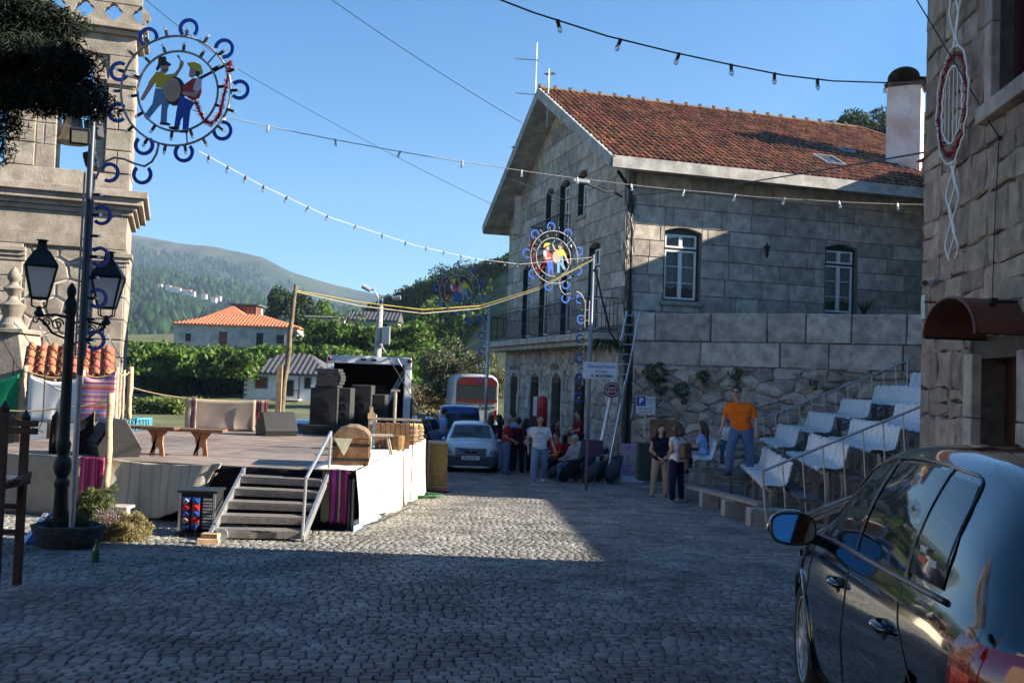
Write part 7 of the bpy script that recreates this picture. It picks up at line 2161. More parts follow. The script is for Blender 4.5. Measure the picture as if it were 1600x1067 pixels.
# continuous scrub over the hill
n = 26000
A = NR.uniform(-.17, .02, n); D = NR.uniform(105, 205, n)
Zt = np.array([terrain(a * d, d) for a, d in zip(A, D)])
kk = fbm(A * 60 + 2, D * .12, 4, 5)
m_ = kk > .36
pts = np.stack([A * D, D, Zt + NR.uniform(0, 1, n) * 3.4 * kk ** 2 * 2], 1)[m_]
o = leaves('hill_scrub', pts, .75, VINE); tag(o, 'green scrub and vines covering the hill left of the house', kind='stuff')
n = 12000
A = NR.uniform(-.15, .02, n); D = NR.uniform(165, 215, n)
pts = np.stack([A * D, D, np.array([terrain(a * d, d) for a, d in zip(A, D)]) + NR.uniform(0, 1, n) ** 1.5 * 3.2], 1)
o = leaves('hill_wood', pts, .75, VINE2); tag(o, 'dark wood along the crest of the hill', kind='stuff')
# pines above the main roof
for i, (px, py, Y, r, lb) in enumerate([(1300, 172, 78, 2.6, 'leftmost pine crown showing above the roof'), (1328, 178, 76, 2.4, 'second pine crown above the hip of the roof'), (1352, 172, 79, 2.6, 'third pine crown above the hip of the roof'), (1378, 163, 77, 2.9, 'tallest pine crown, left of the big chimney'), (1405, 178, 78, 2.6, 'pine crown directly behind the big chimney'), (1432, 170, 76, 2.6, 'pine crown between the big chimney and the corner house')]):
 p = P(px, py, Y); gz0 = terrain(p.x, Y); h_ = p.z - gz0
 tree('pine_tree', lb, (p.x, Y, gz0), h_, [((0, 0, h_ - r * .7), (r, r, r * .7)), ((r * .5, 0, h_ - r * 1.4), (r, r, r * .6)), ((-r * .5, 0, h_ - r * 1.6), (r, r, r * .6)), ((0, 0, h_ - r * 2.3), (r * 1.2, r, r * .8))], PINE, .38, 7500, .3, 'pines behind the roof', asp=.25)
# dark tree left of centre, olive, shrubs by the farmhouse
p = P(450, 500, 150); gz0 = terrain(p.x, 150); h_ = P(450, 442, 150).z - gz0
tree('dark_round_tree', 'large dark round tree behind the orange roof and the wooden pole', (p.x, 150, gz0), h_, [((0, 0, h_ - 3.2), (3.4, 3, 3.0)), ((-2.2, 0, h_ - 4.6), (2.2, 2, 2.2)), ((2.2, 0, h_ - 4.2), (2.2, 2, 2.4)), ((.5, 0, h_ - 6), (3.6, 3, 2))], VINE2, .5, 6500, .35)
for px, py, Y, r, mt_, lb in ((512, 470, 122, 1.8, VINE, 'leafy bush at the end of the orange roof'), (478, 505, 116, 1.6, VINE, 'bright bush left of the stone ruin'), (550, 488, 112, 2.2, VINE, 'tall bright bush between the ruin and the barn'), (520, 482, 140, 1.8, VINE2, 'small dark bush behind the stone ruin'), (632, 500, 112, 2, VINE, 'bush right of the barn'), (660, 520, 110, 2, VINE, 'bush between the barn and the olive tree')):
 p = P(px, py, Y); gz0 = terrain(p.x, Y); h_ = p.z - gz0
 tree('leafy_bush', lb, (p.x, Y, gz0), h_, [((0, 0, h_ - r), (r, r, r)), ((.6 * r, 0, h_ - 1.8 * r), (r, r, r)), ((-.6 * r, 0, h_ - 2 * r), (r, r, r))], mt_, .42, 1500, .12, cat='bush')
p = P(708, 600, 60); gz0 = -1.3
h_ = P(708, 524, 60).z - gz0
tree('olive_tree', 'large grey green olive tree between the truck and the bus', (p.x, 60, gz0), h_, [((0, 0, h_ - 1.3), (1.6, 1.4, 1.2)), ((-1.2, 0, h_ - 2.0), (1.1, 1.2, 1.2)), ((1.2, 0, h_ - 2.0), (1.2, 1.2, 1.2)), ((-.5, -.5, h_ - 3.1), (1.6, 1.4, 1.1)), ((1.0, -.4, h_ - 3.2), (1.4, 1.2, 1.0))], OLIVE, .2, 9000, .3, asp=.4)
p = P(752, 600, 56); h_ = P(752, 545, 56).z - gz0
tree('olive_tree', 'second smaller olive tree behind the bus at the house corner', (p.x, 57, gz0), h_, [((0, 0, h_ - 1), (1.2, 1.2, 1)), ((.6, 0, h_ - 2), (1.2, 1.2, 1.1))], OLIVE, .2, 3500, .2, asp=.4)
bank(648, 762, 62, 66, 610, 655, 3500, .25, mat('dry_grass', (.16, .12, .06), .9, rnd=.4, transl=.2), 'dry brown bank under the olive trees', 'grass', 'dry_bank')
# near dark tree whose branches hang into the upper left corner
NT = mat('near_dark_needles', (.012, .02, .011), .8, var=.3, scale=8, rnd=.4, spec=.2)
t = thing('overhanging_conifer', 'dark conifer branches hanging into the upper left corner', 'tree', (-6.6, 7.4, 0))
b = M(); b.tube([(0, 0, -.2), (.1, 0, 3), (0, 0, 8.5)], [.3, .24, .08], 9)
tips = [(60, 60, 7.6), (110, 105, 7.4), (150, 100, 7.3), (135, 165, 7.4), (90, 150, 7.6), (40, 130, 7.5), (100, 40, 7.7), (50, 200, 7.5), (20, 40, 7.6), (8, 235, 7.5), (80, 85, 7.4), (30, 90, 7.8), (70, 20, 7.6), (120, 140, 7.5)]
pts = []
T0_ = Vector((-6.6, 7.4, 0))
for px, py, Y in tips:
 e = P(px, py, Y) - T0_
 s_ = Vector((0, 0, e.z + .25))
 b.tube([s_, s_.lerp(e, .55) + Vector((0, 0, .08)), e], [.035, .02, .004], 5)
 m_ = 26
 for i in range(m_):
  u = RN.uniform(.25, 1.02); c = s_.lerp(e, u)
  pts.append(blob_pts(c, (.2, .22, .14), 420, shell=.1))
b.build('trunk', TRUNK, t, smooth='all')
pts = np.vstack(pts)
leaves('needles', pts, .075, NT, t, asp=.13)
# ================================================================ POLES, WIRES, LIGHT STRINGS
q = P(437, 660, 21.5); e = P(462, 445, 21.5)
b = M(); nn = 9; b.tube([Vector((0, 0, SZ - q.z)).lerp(e - q, i / nn) + Vector((RN.uniform(-.02, .02), 0, 0)) for i in range(nn + 1)], [.07 - .003 * i for i in range(nn + 1)], 8)
o = b.build('tall_wooden_pole', mat('greenish_pole', (.13, .11, .07), .9, var=.35, scale=6, bump=.4), loc=q, smooth='all'); tag(o, 'tall leaning greenish wooden pole at the back of the stage', 'pole')
o = M(); o.box((0, 0, .7), (.12, .05, 1.45)); o = o.build('pale_plank', WOODL, loc=ZP(434, 655, SZ) + Vector((0, 0, .0))); o.location = Vector((P(434, 650, 21.3).x, 21.3, SZ)); tag(o, 'pale plank standing against the tall wooden pole', 'plank')
t = thing('street_lamp', 'grey concrete pole with two curved lamp arms and a box behind the truck', 'street lamp', (P(588, 560, 60).x, 60, -1.3))
hp_ = P(592, 476, 60).z + 1.3
b = M(); b.tube([(0, 0, 0), (.12, 0, hp_)], [.3, .17], 10); b.build('pole', CONC, t)
for px, py, sx in ((575, 452, -1), (617, 466, 1)):
 e = P(px, py, 60) - Vector(t.location); s_ = Vector((.12 + .12 * sx, 0, hp_ - .5))
 b = M(); b.tube([s_, s_ + Vector((.0, 0, .9)), s_.lerp(e, .45) + Vector((-.0, 0, .75)), e], .06, 6); a_ = b.build('arm', STEEL, t)
 b = M(); d = Vector((sx * .35, 0, .06 if sx > 0 else .2)); b.tube([e - d * .4, e + d], [.12, .15], 8); b.build('lamp_head', mat('grey_paint', (.3, .31, .32), .4), a_)
b = M(); b.box((.55, -.1, hp_ - 1.9), (.5, .3, 1.1)); b.build('box', STEEL, t, bevel=.04)
def wire(name, label, pts, r, mt_, sag=0, bulbs=None, nb=0, bs=1.0, group=None, hold=BLK, cat=None, n=24, extra=None):
 o0 = Vector(pts[0]); t = thing(name, label, cat or name.replace('_', ' '), o0, 0, group)
 q = []
 for p, c in zip(pts, pts[1:]):
  for i in range(n): u = i / n; v = Vector(p).lerp(Vector(c), u); v.z -= sag * 4 * u * (1 - u); q.append(v)
 q.append(Vector(pts[-1]))
 b = M(); b.tube([v - o0 for v in q], r, 5); b.build('cable', mt_, t)
 f0 = None
 for k in range(nb):
  u = (k + .5) / nb * (len(q) - 1); i = int(u); v = q[i].lerp(q[i + 1], u - i) - o0
  a1, a2 = RN.uniform(-.35, .35), RN.uniform(-.35, .35)
  if f0 is None:
   b = M(); b.tube([(0, 0, .01), (0, 0, -.05 * bs)], .017 * bs, 7); h_ = b.build('lamp_holder', hold, t)
   b = M(); b.ball((0, 0, -.075 * bs), .024 * bs, 8, 6, (1, 1, 1.3)); g_ = b.build('bulb', BULBG, h_); f0 = (h_, g_)
  else:
   h_ = f0[0].copy(); COL.objects.link(h_); g_ = f0[1].copy(); COL.objects.link(g_); g_.parent = h_
  h_.location = v; h_.rotation_euler = (a1, a2, 0)
 return t
WCB = mat('white_cable', (.38, .38, .37), .6); WHH = mat('white_holder', (.65, .65, .63), .5)
wire('black_light_string', 'thick black cable with large clear bulbs hanging across the top of the view', [P(600, -70, 8.3), P(833, 20, 9.0), P(949, 57, 9.6), P(1055, 83, 10.1), P(1148, 103, 10.5), P(1224, 118, 10.7), P(1301, 127, 10.85), P(1455, 132, 11.0)], .009, BLK, 0, nb=8, bs=1.15, cat='light string', n=5)
wire('white_light_string', 'white light string from the near ornament pole across to the corner house', [P(300, 172, 10.5), P(366, 186, 10.6), P(575, 228, 10.9), P(771, 260, 11.2), P(945, 284, 11.3), P(1110, 301, 11.3), P(1265, 313, 11.2), P(1448, 320, 11.12)], .005, WCB, .01, nb=14, bs=.7, cat='light string', n=6, hold=WHH)
wire('white_light_string', 'white light string running down from the near ornament to the house ornament pole', [P(310, 236, 10.7), P(405, 288, 12), P(516, 340, 14), P(650, 384, 17.5), P(740, 404, 20), P(813, 413, 21.8), P(925, 402, 23.3)], .0045, WCB, .0, nb=20, bs=.75, cat='light string', n=6)
YC = mat('yellow_cable', (.5, .36, .08), .6)
wire('yellow_cable', 'yellow cable sagging from the tall wooden pole to the house ornament pole', [P(462, 454, 21.5), P(560, 472, 22), P(660, 484, 22.5), P(750, 478, 23), P(840, 450, 23.2), P(928, 404, 23.4)], .014, YC, cat='cable', n=6)
wire('white_cable', 'pale cable sagging just below the yellow cable', [P(462, 456, 21.5), P(560, 478, 22), P(660, 490, 22.5), P(750, 482, 23), P(840, 453, 23.2), P(928, 405, 23.4)], .012, mat('cream_cable', (.55, .5, .38), .6), cat='cable', n=6)
wire('overhead_wire', 'thin dark wire slanting down to the gable chimney', [P(515, -2, 30), P(815, 192, 38)], .012, BLK, .1, cat='wire')
wire('overhead_wire', 'thin dark wire at the top left beside the ornament', [P(225, -2, 20), P(405, 128, 30), P(770, 320, 38)], .008, BLK, .1, cat='wire')
wire('overhead_wire', 'black service cable from the house corner up to the corner house', [P(985, 306, 28.3), P(1100, 296, 22), P(1250, 272, 16), P(1448, 238, 11.12)], .012, BLK, .0, cat='wire', n=8)
wire('overhead_wire', 'pale thin wire from the gable to the house corner cables', [P(800, 280, 33), P(970, 342, 28.5)], .008, WCB, .05, cat='wire')
# ornament at the house, its pole; the far ornament and its pole
o2 = P(866, 402, 23.3)
om = ornament(.6 * 23.3 / 10.5 * 41 / 87, True, 'ring ornament seen from behind in front of the house balcony', o2, .42, col_n=5)
q = P(903, 752, 23.6); e = P(927, 398, 23.5)
b = M(); b.tube([Vector((0, 0, 0)), e - Vector((e.x, 23.5, g(0, 23.5))) ], .036, 8); o = b.build('ornament_pole', mat('grey_blue_steel', (.16, .19, .23), .45, metal=.3), loc=(e.x, 23.5, g(0, 23.5)), smooth='all'); tag(o, 'dark steel pole carrying the house ornament and the name banner', 'pole')
o3 = P(718, 452, 31)
ornament(.6 * 31 / 10.5 * 31 / 87, True, 'farthest ring ornament, against the dark hillside', o3, 0, col_n=4)
e = P(765, 474, 31.2); b = M(); b.tube([Vector((0, 0, 0)), Vector((0, 0, e.z + 1.2))], .05, 8); o = b.build('ornament_pole', STEEL, loc=(e.x, 31.2, -1.2), smooth='all'); tag(o, 'thin grey pole carrying the farthest ornament', 'pole')
# the ornament hung flat along the corner house wall
o4 = onw(1500, 165, .1)
wo = thing('wall_ornament', 'white tube ornament with a red tinsel oval hung on the corner house wall', 'ornament', o4, math.atan2(-nd.y, -nd.x))
for rr, mt_, nm, th in ((.5, TINS, 'tinsel_oval', .01), (.58, WHITEP, 'outer_tube', .012), (.38, WHITEP, 'inner_tube', .012)):
 b = M(); P3 = [Vector((math.cos(a) * rr * .8, RN.uniform(-.01, .01), math.sin(a) * rr)) for a in [i * .10472 for i in range(60)]]; b.tube(P3, th, 5, closed=True)
 if mt_ is TINS:
  for p in P3:
   for q in range(8):
    d = Vector((RN.gauss(0, 1), RN.gauss(0, 1) * .5, RN.gauss(0, 1))).normalized() * .07; e = d.cross(Vector((.3, .5, .2))).normalized() * .008; b.add([p - e, p + e, p + d], [(0, 1, 2)])
 b.build(nm, mt_, wo, smooth='all')
for k in range(6):
 sg = 1 if k < 3 else -1; L0 = 1.5 if sg > 0 else 1.0
 b = M(); b.tube([Vector((.1 * ((k % 3) - 1) + .09 * math.sin(i * .9 + k * 2), -.02, sg * (.55 + i * L0 / 14))) for i in range(15)], .013, 5); b.build('light_tube', WHITEP, wo, smooth='all')
for k in range(5):
 b = M(); b.tube([(-.24 + .12 * k, -.01, -.4 + .05 * abs(k - 2)), (-.24 + .12 * k, -.01, .4 - .05 * abs(k - 2))], .006, 4); b.build('light_tube', WHITEP, wo)
# ================================================================ LEFT FOREGROUND: pot, shrubs, chairs, crates
pq_ = GP(104, 872)
b = M(); b.lathe([(.2, 0), (.27, .03), (.3, .12), (.33, .22), (.335, .24), (.29, .25), (.25, .2), (.2, .15), (.02, .14)], (0, 0, 0), 18)
for i, v in enumerate(b.v): b.v[i] = (v[0] * 1.12 + .01 * math.sin(v[1] * 20), v[1] * .95, v[2] * 1.05 + .008 * math.sin(v[0] * 17))
STONED = mat('dark_pot_stone', (.05, .052, .05), .95, var=.4, scale=14, bump=1, bscale=35)
o = b.build('stone_pot', STONED, loc=(P(104, 872, lpY - .12).x, lpY - .12, g(0, lpY)), smooth='all'); tag(o, 'rough dark stone trough at the foot of the lamp post', 'pot')
def shrub(px, py, Y, r, n, size, mt_, label, asp=.2, cat='plant', name='shrub', sz=1, up=.9):
 p = P(px, py, Y); t = thing(name, label, cat, (p.x, Y, g(p.x, Y)))
 dz = p.z - g(p.x, Y)
 ks = []
 b = M()
 for k in range(26):
  a = RN.uniform(0, 6.28); rr = RN.uniform(.2, 1) * r[0]; e = Vector((math.cos(a) * rr, math.sin(a) * rr * .7, dz + RN.uniform(-.3, 1) * r[2]))
  b.tube([(math.cos(a) * rr * .2, math.sin(a) * rr * .2, 0), e], [.005, .002], 4); ks.append(e)
 b.build('stem', TRUNK, t)
 pts = [blob_pts((0, 0, dz), r, n // 2, shell=.2)] + [blob_pts(e, (r[0] * .22, r[1] * .22, r[2] * .3), n // 52, shell=.1) for e in ks]
 leaves('foliage', np.vstack(pts), size, mt_, t, asp=asp, up=up)
 return t
HERB = mat('herb_leaves', (.09, .115, .04), .85, var=.3, scale=12, rnd=.4, transl=.3)
DRYH = mat('dry_herb_leaves', (.26, .22, .1), .9, var=.3, scale=12, rnd=.35, transl=.3)
shrub(150, 790, 11.5, (.24, .2, .2), 6500, .045, HERB, 'green feathery shrub beside the stone trough')
shrub(105, 812, 10.75, (.24, .2, .09), 1800, .05, HERB, 'green plants growing in the stone trough', asp=.15)
shrub(192, 833, 11.25, (.33, .22, .19), 14000, .04, DRYH, 'dry yellow green shrub right of the stone trough')
shrub(170, 812, 11.2, (.16, .15, .14), 500, .035, mat('lilac_flowers', (.17, .12, .16), .85, rnd=.3), 'faded lilac flowers between the green and the dry shrub')
q = GP(185, 812); b = M(); b.box((0, 0, .17), (.34, .25, .36)); o = b.build('stone_block', GR, loc=(P(183, 800, 11.9).x, 11.9, g(0, 11.9)), bevel=.012); tag(o, 'pale stone block behind the dry shrub', 'stone block')
BTL = mat('green_bottle_glass', (.02, .12, .03), .1, var=0, spec=.8)
q = GP(149, 880); b = M(); b.lathe([(.03, 0), (.033, .01), (.033, .11), (.03, .14), (.014, .18), (.012, .22), (.015, .225)], (0, 0, 0), 12); o = b.build('green_bottle', BTL, loc=q, smooth='all'); tag(o, 'small green glass bottle standing beside the stone trough', 'bottle')
# dark carved chairs at the left edge
DW = mat('dark_chair_wood', (.03, .018, .014), .6, var=.3, scale=10, bump=.3)
CY = 8.2
cq = P(15, 880, CY); zg = g(0, CY)
t = thing('dark_wooden_chair', 'tall dark wooden armchair with pointed posts cut by the left edge', 'chair', (P(12, 880, CY).x, CY, zg))
xr = P(38, 700, CY).x - t.location.x; xf = P(8, 700, CY - .5).x - t.location.x
def zp(py, Y=CY): return P(20, py, Y).z - zg
for x, y, py0 in ((xr, 0, 645), (xf - .02, -.5, 632), (xr - .55, .1, 640)):
 b = M(); zt_ = P(20, py0, CY + y).z - zg; b.bar((x, y, 0), (x, y, zt_ - .06), .055); b.lathe([(.035, zt_ - .06), (.04, zt_ - .03), (.005, zt_ + .03)], (x, y, 0), 8); b.build('leg', DW, t)
for z in (zp(660), zp(672)): b = M(); b.bar((xr - .55, .05, z), (xr + .12, -.05, z), .04, .05); b.build('back_rail', DW, t)
b = M(); b.box((xr - .28, -.22, zp(752)), (.62, .6, .05)); b.build('seat', DW, t)
b = M(); b.bar((xr, .1, zp(742)), (xr + .12, -.35, zp(742) - .02), .05); b.build('arm', DW, t)
for z in (zp(830), zp(790)): b = M(); b.bar((xr - .55, -.02, z), (xr, -.02, z), .03, .04); b.build('stretcher', DW, t)
b = M(); b.ball((xr - .05, -.1, zp(745)), .06, 12, 7, (1.7, .8, .45)); o = b.build('white_cloth', CL_WHT, loc=t.location, smooth='all'); tag(o, 'small folded white cloth lying on the dark chair seat', 'cloth')
# blue folded panel leaning on the stage
q = GP(36, 852); e = P(72, 802, q.y + .5)
t = thing('folded_blue_chair', 'blue and silver folded garden chair leaning against the beige stage cloth', 'chair', q)
d = e - q
b = M(); b.bar((0, 0, .02), d, .05, .02); b.bar((.22, .0, .02), d + Vector((.22, 0, 0)), .05, .02); b.build('frame', ALU, t)
b = M(); b.add([(.03, .01, .03), (.2, .01, .03), d + Vector((.2, .01, 0)), d + Vector((.03, .01, 0))], [(0, 1, 2, 3)]); k = b.build('blue_fabric', mat('blue_fabric', (.02, .06, .3), .8), t); m_ = k.modifiers.new('t', 'SOLIDIFY'); m_.thickness = .02
# turquoise chairs behind the stage
TQ = mat('turquoise_paint', (.04, .3, .42), .5)
def tchair(q, rz, label):
 t = thing('turquoise_chair', label, 'chair', q, rz, 'turquoise metal chairs behind the stage')
 for sx in (-1, 1):
  for y, h_ in ((-.2, .46), (.2, 1.0)): b = M(); b.tube([(sx * .2, y, 0), (sx * .19, y, h_)], .02, 5); b.build('leg', TQ, t)
 b = M(); b.box((0, 0, .46), (.44, .44, .03)); b.build('seat', TQ, t)
 for k in range(5): b = M(); b.bar((-.16 + .08 * k, .2, .5), (-.16 + .08 * k, .2, .95), .02); b.build('slat', TQ, t)
 b = M(); b.bar((-.2, .2, .98), (.2, .2, .98), .05, .04); b.build('top_rail', TQ, t)
for i, (px, Y, rz, lb) in enumerate(((203, 24.5, .3, 'turquoise chair partly behind the thick stake'), (218, 25, -.2, 'turquoise chair in the middle of the group'), (234, 24.6, .8, 'turquoise chair nearest the beige blanket'), (222, 26.3, 2.6, 'farthest turquoise chair with its back raised'))):
 p = P(px, 600, Y); tchair((p.x, Y, g(0, Y) + .35), rz, lb)
b = M(); p = P(222, 600, 25.3); b.box((0, 0, -.15), (4.5, 3.4, .9)); o = b.build('grass_bank', GRASSM, loc=(p.x, 25.3, g(0, 25.3) + .05)); tag(o, kind='structure')
# ================================================================ invented buildings behind the viewer (added to darken the shade, nothing of them is in frame)
t = thing('added_rear_house', 'plain granite house added behind the viewer to darken the shade', 'house', (-4, -13, 0)); b = M(); b.box((0, -4, 3.6), (15, 8, 7.2)); b.build('wall', GR_N, t)
b = M(); b.add([(-8, .4, 7.2), (8, .4, 7.2), (8, -8.4, 7.2), (-8, -8.4, 7.2), (-8, -4, 9.2), (8, -4, 9.2)], [(0, 1, 5, 4), (2, 3, 4, 5), (0, 4, 3), (1, 2, 5), (0, 3, 2, 1)]); b.build('roof', TILE, t)
t = thing('added_side_house', 'plain granite house added to the left behind the viewer to darken the shade', 'house', (-17, -6, 0)); b = M(); b.box((0, 2, 4), (8, 14, 8)); b.build('wall', GR_N, t)
# ================================================================ LADDER, SIGNS, POSTER, BAGS
la, lb_ = GP(926, 753), GP(944, 752)
lt_ = P(990, 487, w0.y - .25)
t = thing('aluminium_ladder', 'two section aluminium ladder leaning on the retaining wall', 'ladder', la)
wd = Vector((.38, 0, 0)); tp = lt_ - la; tp.x -= .19
for off, e in ((Vector((0, 0, 0)), 1.0), (wd, 1.0)):
 b = M(); b.bar(off, off + tp, .03, .07); b.build('rail', ALU, t)
for off in (Vector((.03, -.07, .0)), wd + Vector((-.03, -.07, 0))):
 b = M(); b.bar(off + tp * .02, off + tp * .58, .03, .07); b.build('rail', ALU, t)
n_ = 17
for i in range(n_):
 q = tp * ((i + .6) / n_); b = M(); b.tube([q, q + wd], .015, 5); b.build('rung', ALU, t)
def flat_sign(name, label, cat, q, w_, h_, mt_, rz=0, thick=.02):
 t = thing(name, label, cat, q, rz); b = M(); b.box((0, 0, 0), (w_, thick, h_)); b.build('panel', mt_, t)
 fr = frame(wm(t) @ Vector((0, -thick / 2, 0)), wm(t).to_3x3() @ Vector((1, 0, 0))); return t, fr
INK = mat('dark_ink', (.03, .04, .07), .7, var=0); BINK = mat('blue_ink', (.02, .07, .3), .7, var=0)
c0, c1 = P(911, 579, 23.3), P(964, 579, 23.3)
hb_ = P(936, 566, 23.3).z - P(936, 592, 23.3).z
t, fr = flat_sign('name_banner', 'pale blue name banner tied across the ornament pole under the balcony', 'banner', (c0 + c1) / 2, c1.x - c0.x, hb_, mat('banner_cloth', (.42, .5, .6), .7, var=.08))
text('banner_text', "Silveira'Ouro", .125, BINK, t, fr, .02, hb_ * .25, .004); text('banner_text', '& Irmão', .085, INK, t, fr, .04, -.02, .004); text('banner_text', 'R. MOSTEIRO', .09, INK, t, fr, .06, -hb_ * .33, .004, bold=.003)
q = P(956, 609, 27.6); t = thing('round_beer_sign', 'round dark red beer sign on the house wall behind the ladder', 'sign', q)
R3 = Matrix.Rotation(rd(90), 3, 'X'); b = M(); b.lathe([(.21, -.05), (.22, -.04), (.22, .04), (.21, .05)], (0, 0, 0), 24, R3); b.build('disc', mat('beer_red', (.13, .01, .03), .4), t)
b = M(); b.tube([(math.cos(a) * .17, -.055, math.sin(a) * .17) for a in [i * .2618 for i in range(24)]], .008, 4, closed=True); b.build('ring', WHITEP, t)
fr = frame(q + Vector((0, -.052, 0)), (1, 0, 0)); text('sign_text', 'SUPER', .08, WHITEP, t, fr, 0, .045, .0); text('sign_text', 'BOCK', .09, WHITEP, t, fr, 0, -.05, .0)
# taxi sign
tg = GP(1003, 757); tY = tg.y + .3
q = P(1009, 633, tY); wS, hS = P(1024, 633, tY).x - P(994, 633, tY).x, P(1009, 619, tY).z - P(1009, 647, tY).z
t, fr = flat_sign('taxi_sign', 'blue and white taxi parking sign on a thin grey post', 'sign', q, wS, hS, mat('sign_white', (.55, .58, .62), .4, var=0))
b = M(); b.prism([(-wS / 2 + .01, -.02), (-.005, -.02), (-.005, hS / 2 - .01), (-wS / 2 + .01, hS / 2 - .01)], fr, 0, .003); b.build('blue_field', BINK, t, w=True)
text('sign_text', 'P', .22, WHITEP, t, fr, -wS * .25, hS * .22, .004, bold=.006); text('sign_text', 'TAXI', .11, INK, t, fr, wS * .25, hS * .3, .002); text('sign_text', '08-20 H', .05, INK, t, fr, wS * .25, hS * .12, .002)
text('sign_text', '253 584 976', .075, INK, t, fr, 0, -hS * .2, .002); text('sign_text', '933 560 996', .075, INK, t, fr, 0, -hS * .38, .002)
b = M(); b.tube([(0, .03, -hS * .6 + .1), (0, .03, g(0, tY) - q.z)], .02, 6); b.build('post', STEEL, t)
# festival poster board (abstract painted print)
pmx = bpy.data.materials.new('poster_print'); pmx.use_nodes = True; N, L_ = pmx.node_tree.nodes, pmx.node_tree.links
nz = N.new('ShaderNodeTexNoise'); nz.inputs['Scale'].default_value = 7; nz.inputs['Detail'].default_value = 3; ge = N.new('ShaderNodeNewGeometry'); L_.new(ge.outputs['Position'], nz.inputs['Vector'])
rp = N.new('ShaderNodeValToRGB'); L_.new(nz.outputs['Fac'], rp.inputs[0])
for i, (p_, c_) in enumerate([(.3, (.16, .08, .4)), (.42, (.4, .12, .4)), (.48, (.35, .3, .1)), (.53, (.2, .4, .45)), (.6, (.4, .2, .08)), (.68, (.3, .1, .45))]):
 if i > 1: rp.color_ramp.elements.new(p_)
 rp.color_ramp.elements[i].position = p_; rp.color_ramp.elements[i].color = c_ + (1,)
L_.new(rp.outputs[0], N['Principled BSDF'].inputs['Base Color'])
pg_ = GP(987, 754); wP = P(1005, 725, pg_.y).x - P(969, 725, pg_.y).x; hP = P(987, 693, pg_.y).z - pg_.z
LILA = mat('lilac_board', (.3, .25, .5), .5, var=0)
t, fr = flat_sign('festival_poster', 'purple festival poster board with a white foot standing by the stone bollard', 'poster', Vector((pg_.x, pg_.y, pg_.z + hP / 2)), wP, hP, LILA)
b = M(); b.prism([(-wP * .42, -hP * .28), (wP * .42, -hP * .28), (wP * .42, hP * .44), (-wP * .42, hP * .44)], fr, 0, .004); b.build('print', pmx, t, w=True)
b = M(); b.prism([(-wP * .46, -hP * .49), (wP * .46, -hP * .49), (wP * .46, -hP * .33), (-wP * .46, -hP * .33)], fr, 0, .004); b.build('white_foot', mat('sign_white', (.5, .5, .5)), t, w=True)
text('poster_text', 'NETA', .09, INK, t, fr, wP * .28, -hP * .37, .006)
q = P(925, 700, 26.6); t, fr = flat_sign('small_poster', 'small purple poster leaning behind the ladder among the bags', 'poster', q, .6, .45, mat('dim_purple', (.07, .03, .08), .7)); t, fr = flat_sign('pale_board', 'pale blank board beside the small purple poster', 'board', P(903, 700, 27.6), .4, .4, mat('grey_white_board', (.5, .5, .5)))
q = GP(960, 756); b = M(); b.lathe([(.17, 0), (.19, .1), (.18, .3), (.13, .38), (.03, .4)], (0, 0, 0), 14); o = b.build('stone_bollard', GR_D, loc=q + Vector((0, .1, 0)), smooth='all'); tag(o, 'short round stone bollard between ladder and poster', 'bollard')
# heaped dark instrument bags
BAGM = mat('bag_fabric', (.022, .026, .034), .7, var=.4, scale=6);
for i, (px, py, rr, an, lb) in enumerate(((875, 744, .8, .5, 'dark instrument bag at the left end of the heap'), (888, 746, .85, .6, 'dark bag second from the left in the heap'), (901, 748, .95, .6, 'dark bag in the middle of the heap'), (913, 749, .95, .7, 'dark bag right of the middle of the heap'), (926, 749, .9, .7, 'dark bag partly behind the ladder foot'), (938, 748, .8, .8, 'dark bag right of the ladder foot'), (895, 738, 1.1, .8, 'tall dark bag at the back of the heap'))):
 q = GP(px + 6 * (i - 3), py + 4 + 5 * (i % 2)); b = M(); d = Vector((math.cos(an + .25 * (i % 2)), .45, math.sin(an + .2 * (i % 3)))) * rr
 b.tube([Vector((0, 0, .1)), d * .3 + Vector((0, 0, .1)), d * .65 + Vector((0, 0, .1)), d], [.1, .16 + .03 * (i % 3), .14, .04], 12); o = b.build('instrument_bag', (BAGM, BLKM, mat('navy_bag', (.02, .03, .06), .7))[i % 3], loc=q, smooth='all'); tag(o, lb, 'bag', 'dark instrument bags heaped by the wall')
b = M(); q = P(1035, 672, 24.2); b.box((0, 0, 0), (.62, .05, .52)); b.box((0, -.03, 0), (.54, .02, .44)); o = b.build('brown_board', WOOD, loc=q, bevel=.01); tag(o, 'brown wooden board propped up behind the standing women', 'board')
b = M(); q = P(1018, 715, 24.3); b.box((0, 0, -.1), (.7, .5, .9)); o = b.build('dark_crate', mat('dark_green_crate', (.02, .035, .03), .8), loc=q, bevel=.02); tag(o, 'dark covered crate behind the woman in the navy top', 'crate')
# red post box like object and paper on the wall
q = P(847, 640, 30.6); b = M(); b.lathe([(.17, -.55), (.17, .3), (.12, .4), (.02, .43)], (0, 0, 0), 14); o = b.build('red_canister', mat('red_enamel', (.4, .02, .015), .35), loc=q, smooth='all'); tag(o, 'tall red canister standing behind the man in the white shirt', 'canister')
b = M(); b.box((-.22, .0, .1), (.12, .04, .6)); o = b.build('white_notice', WHITEP, loc=q); tag(o, 'narrow white notice beside the red canister', 'notice')
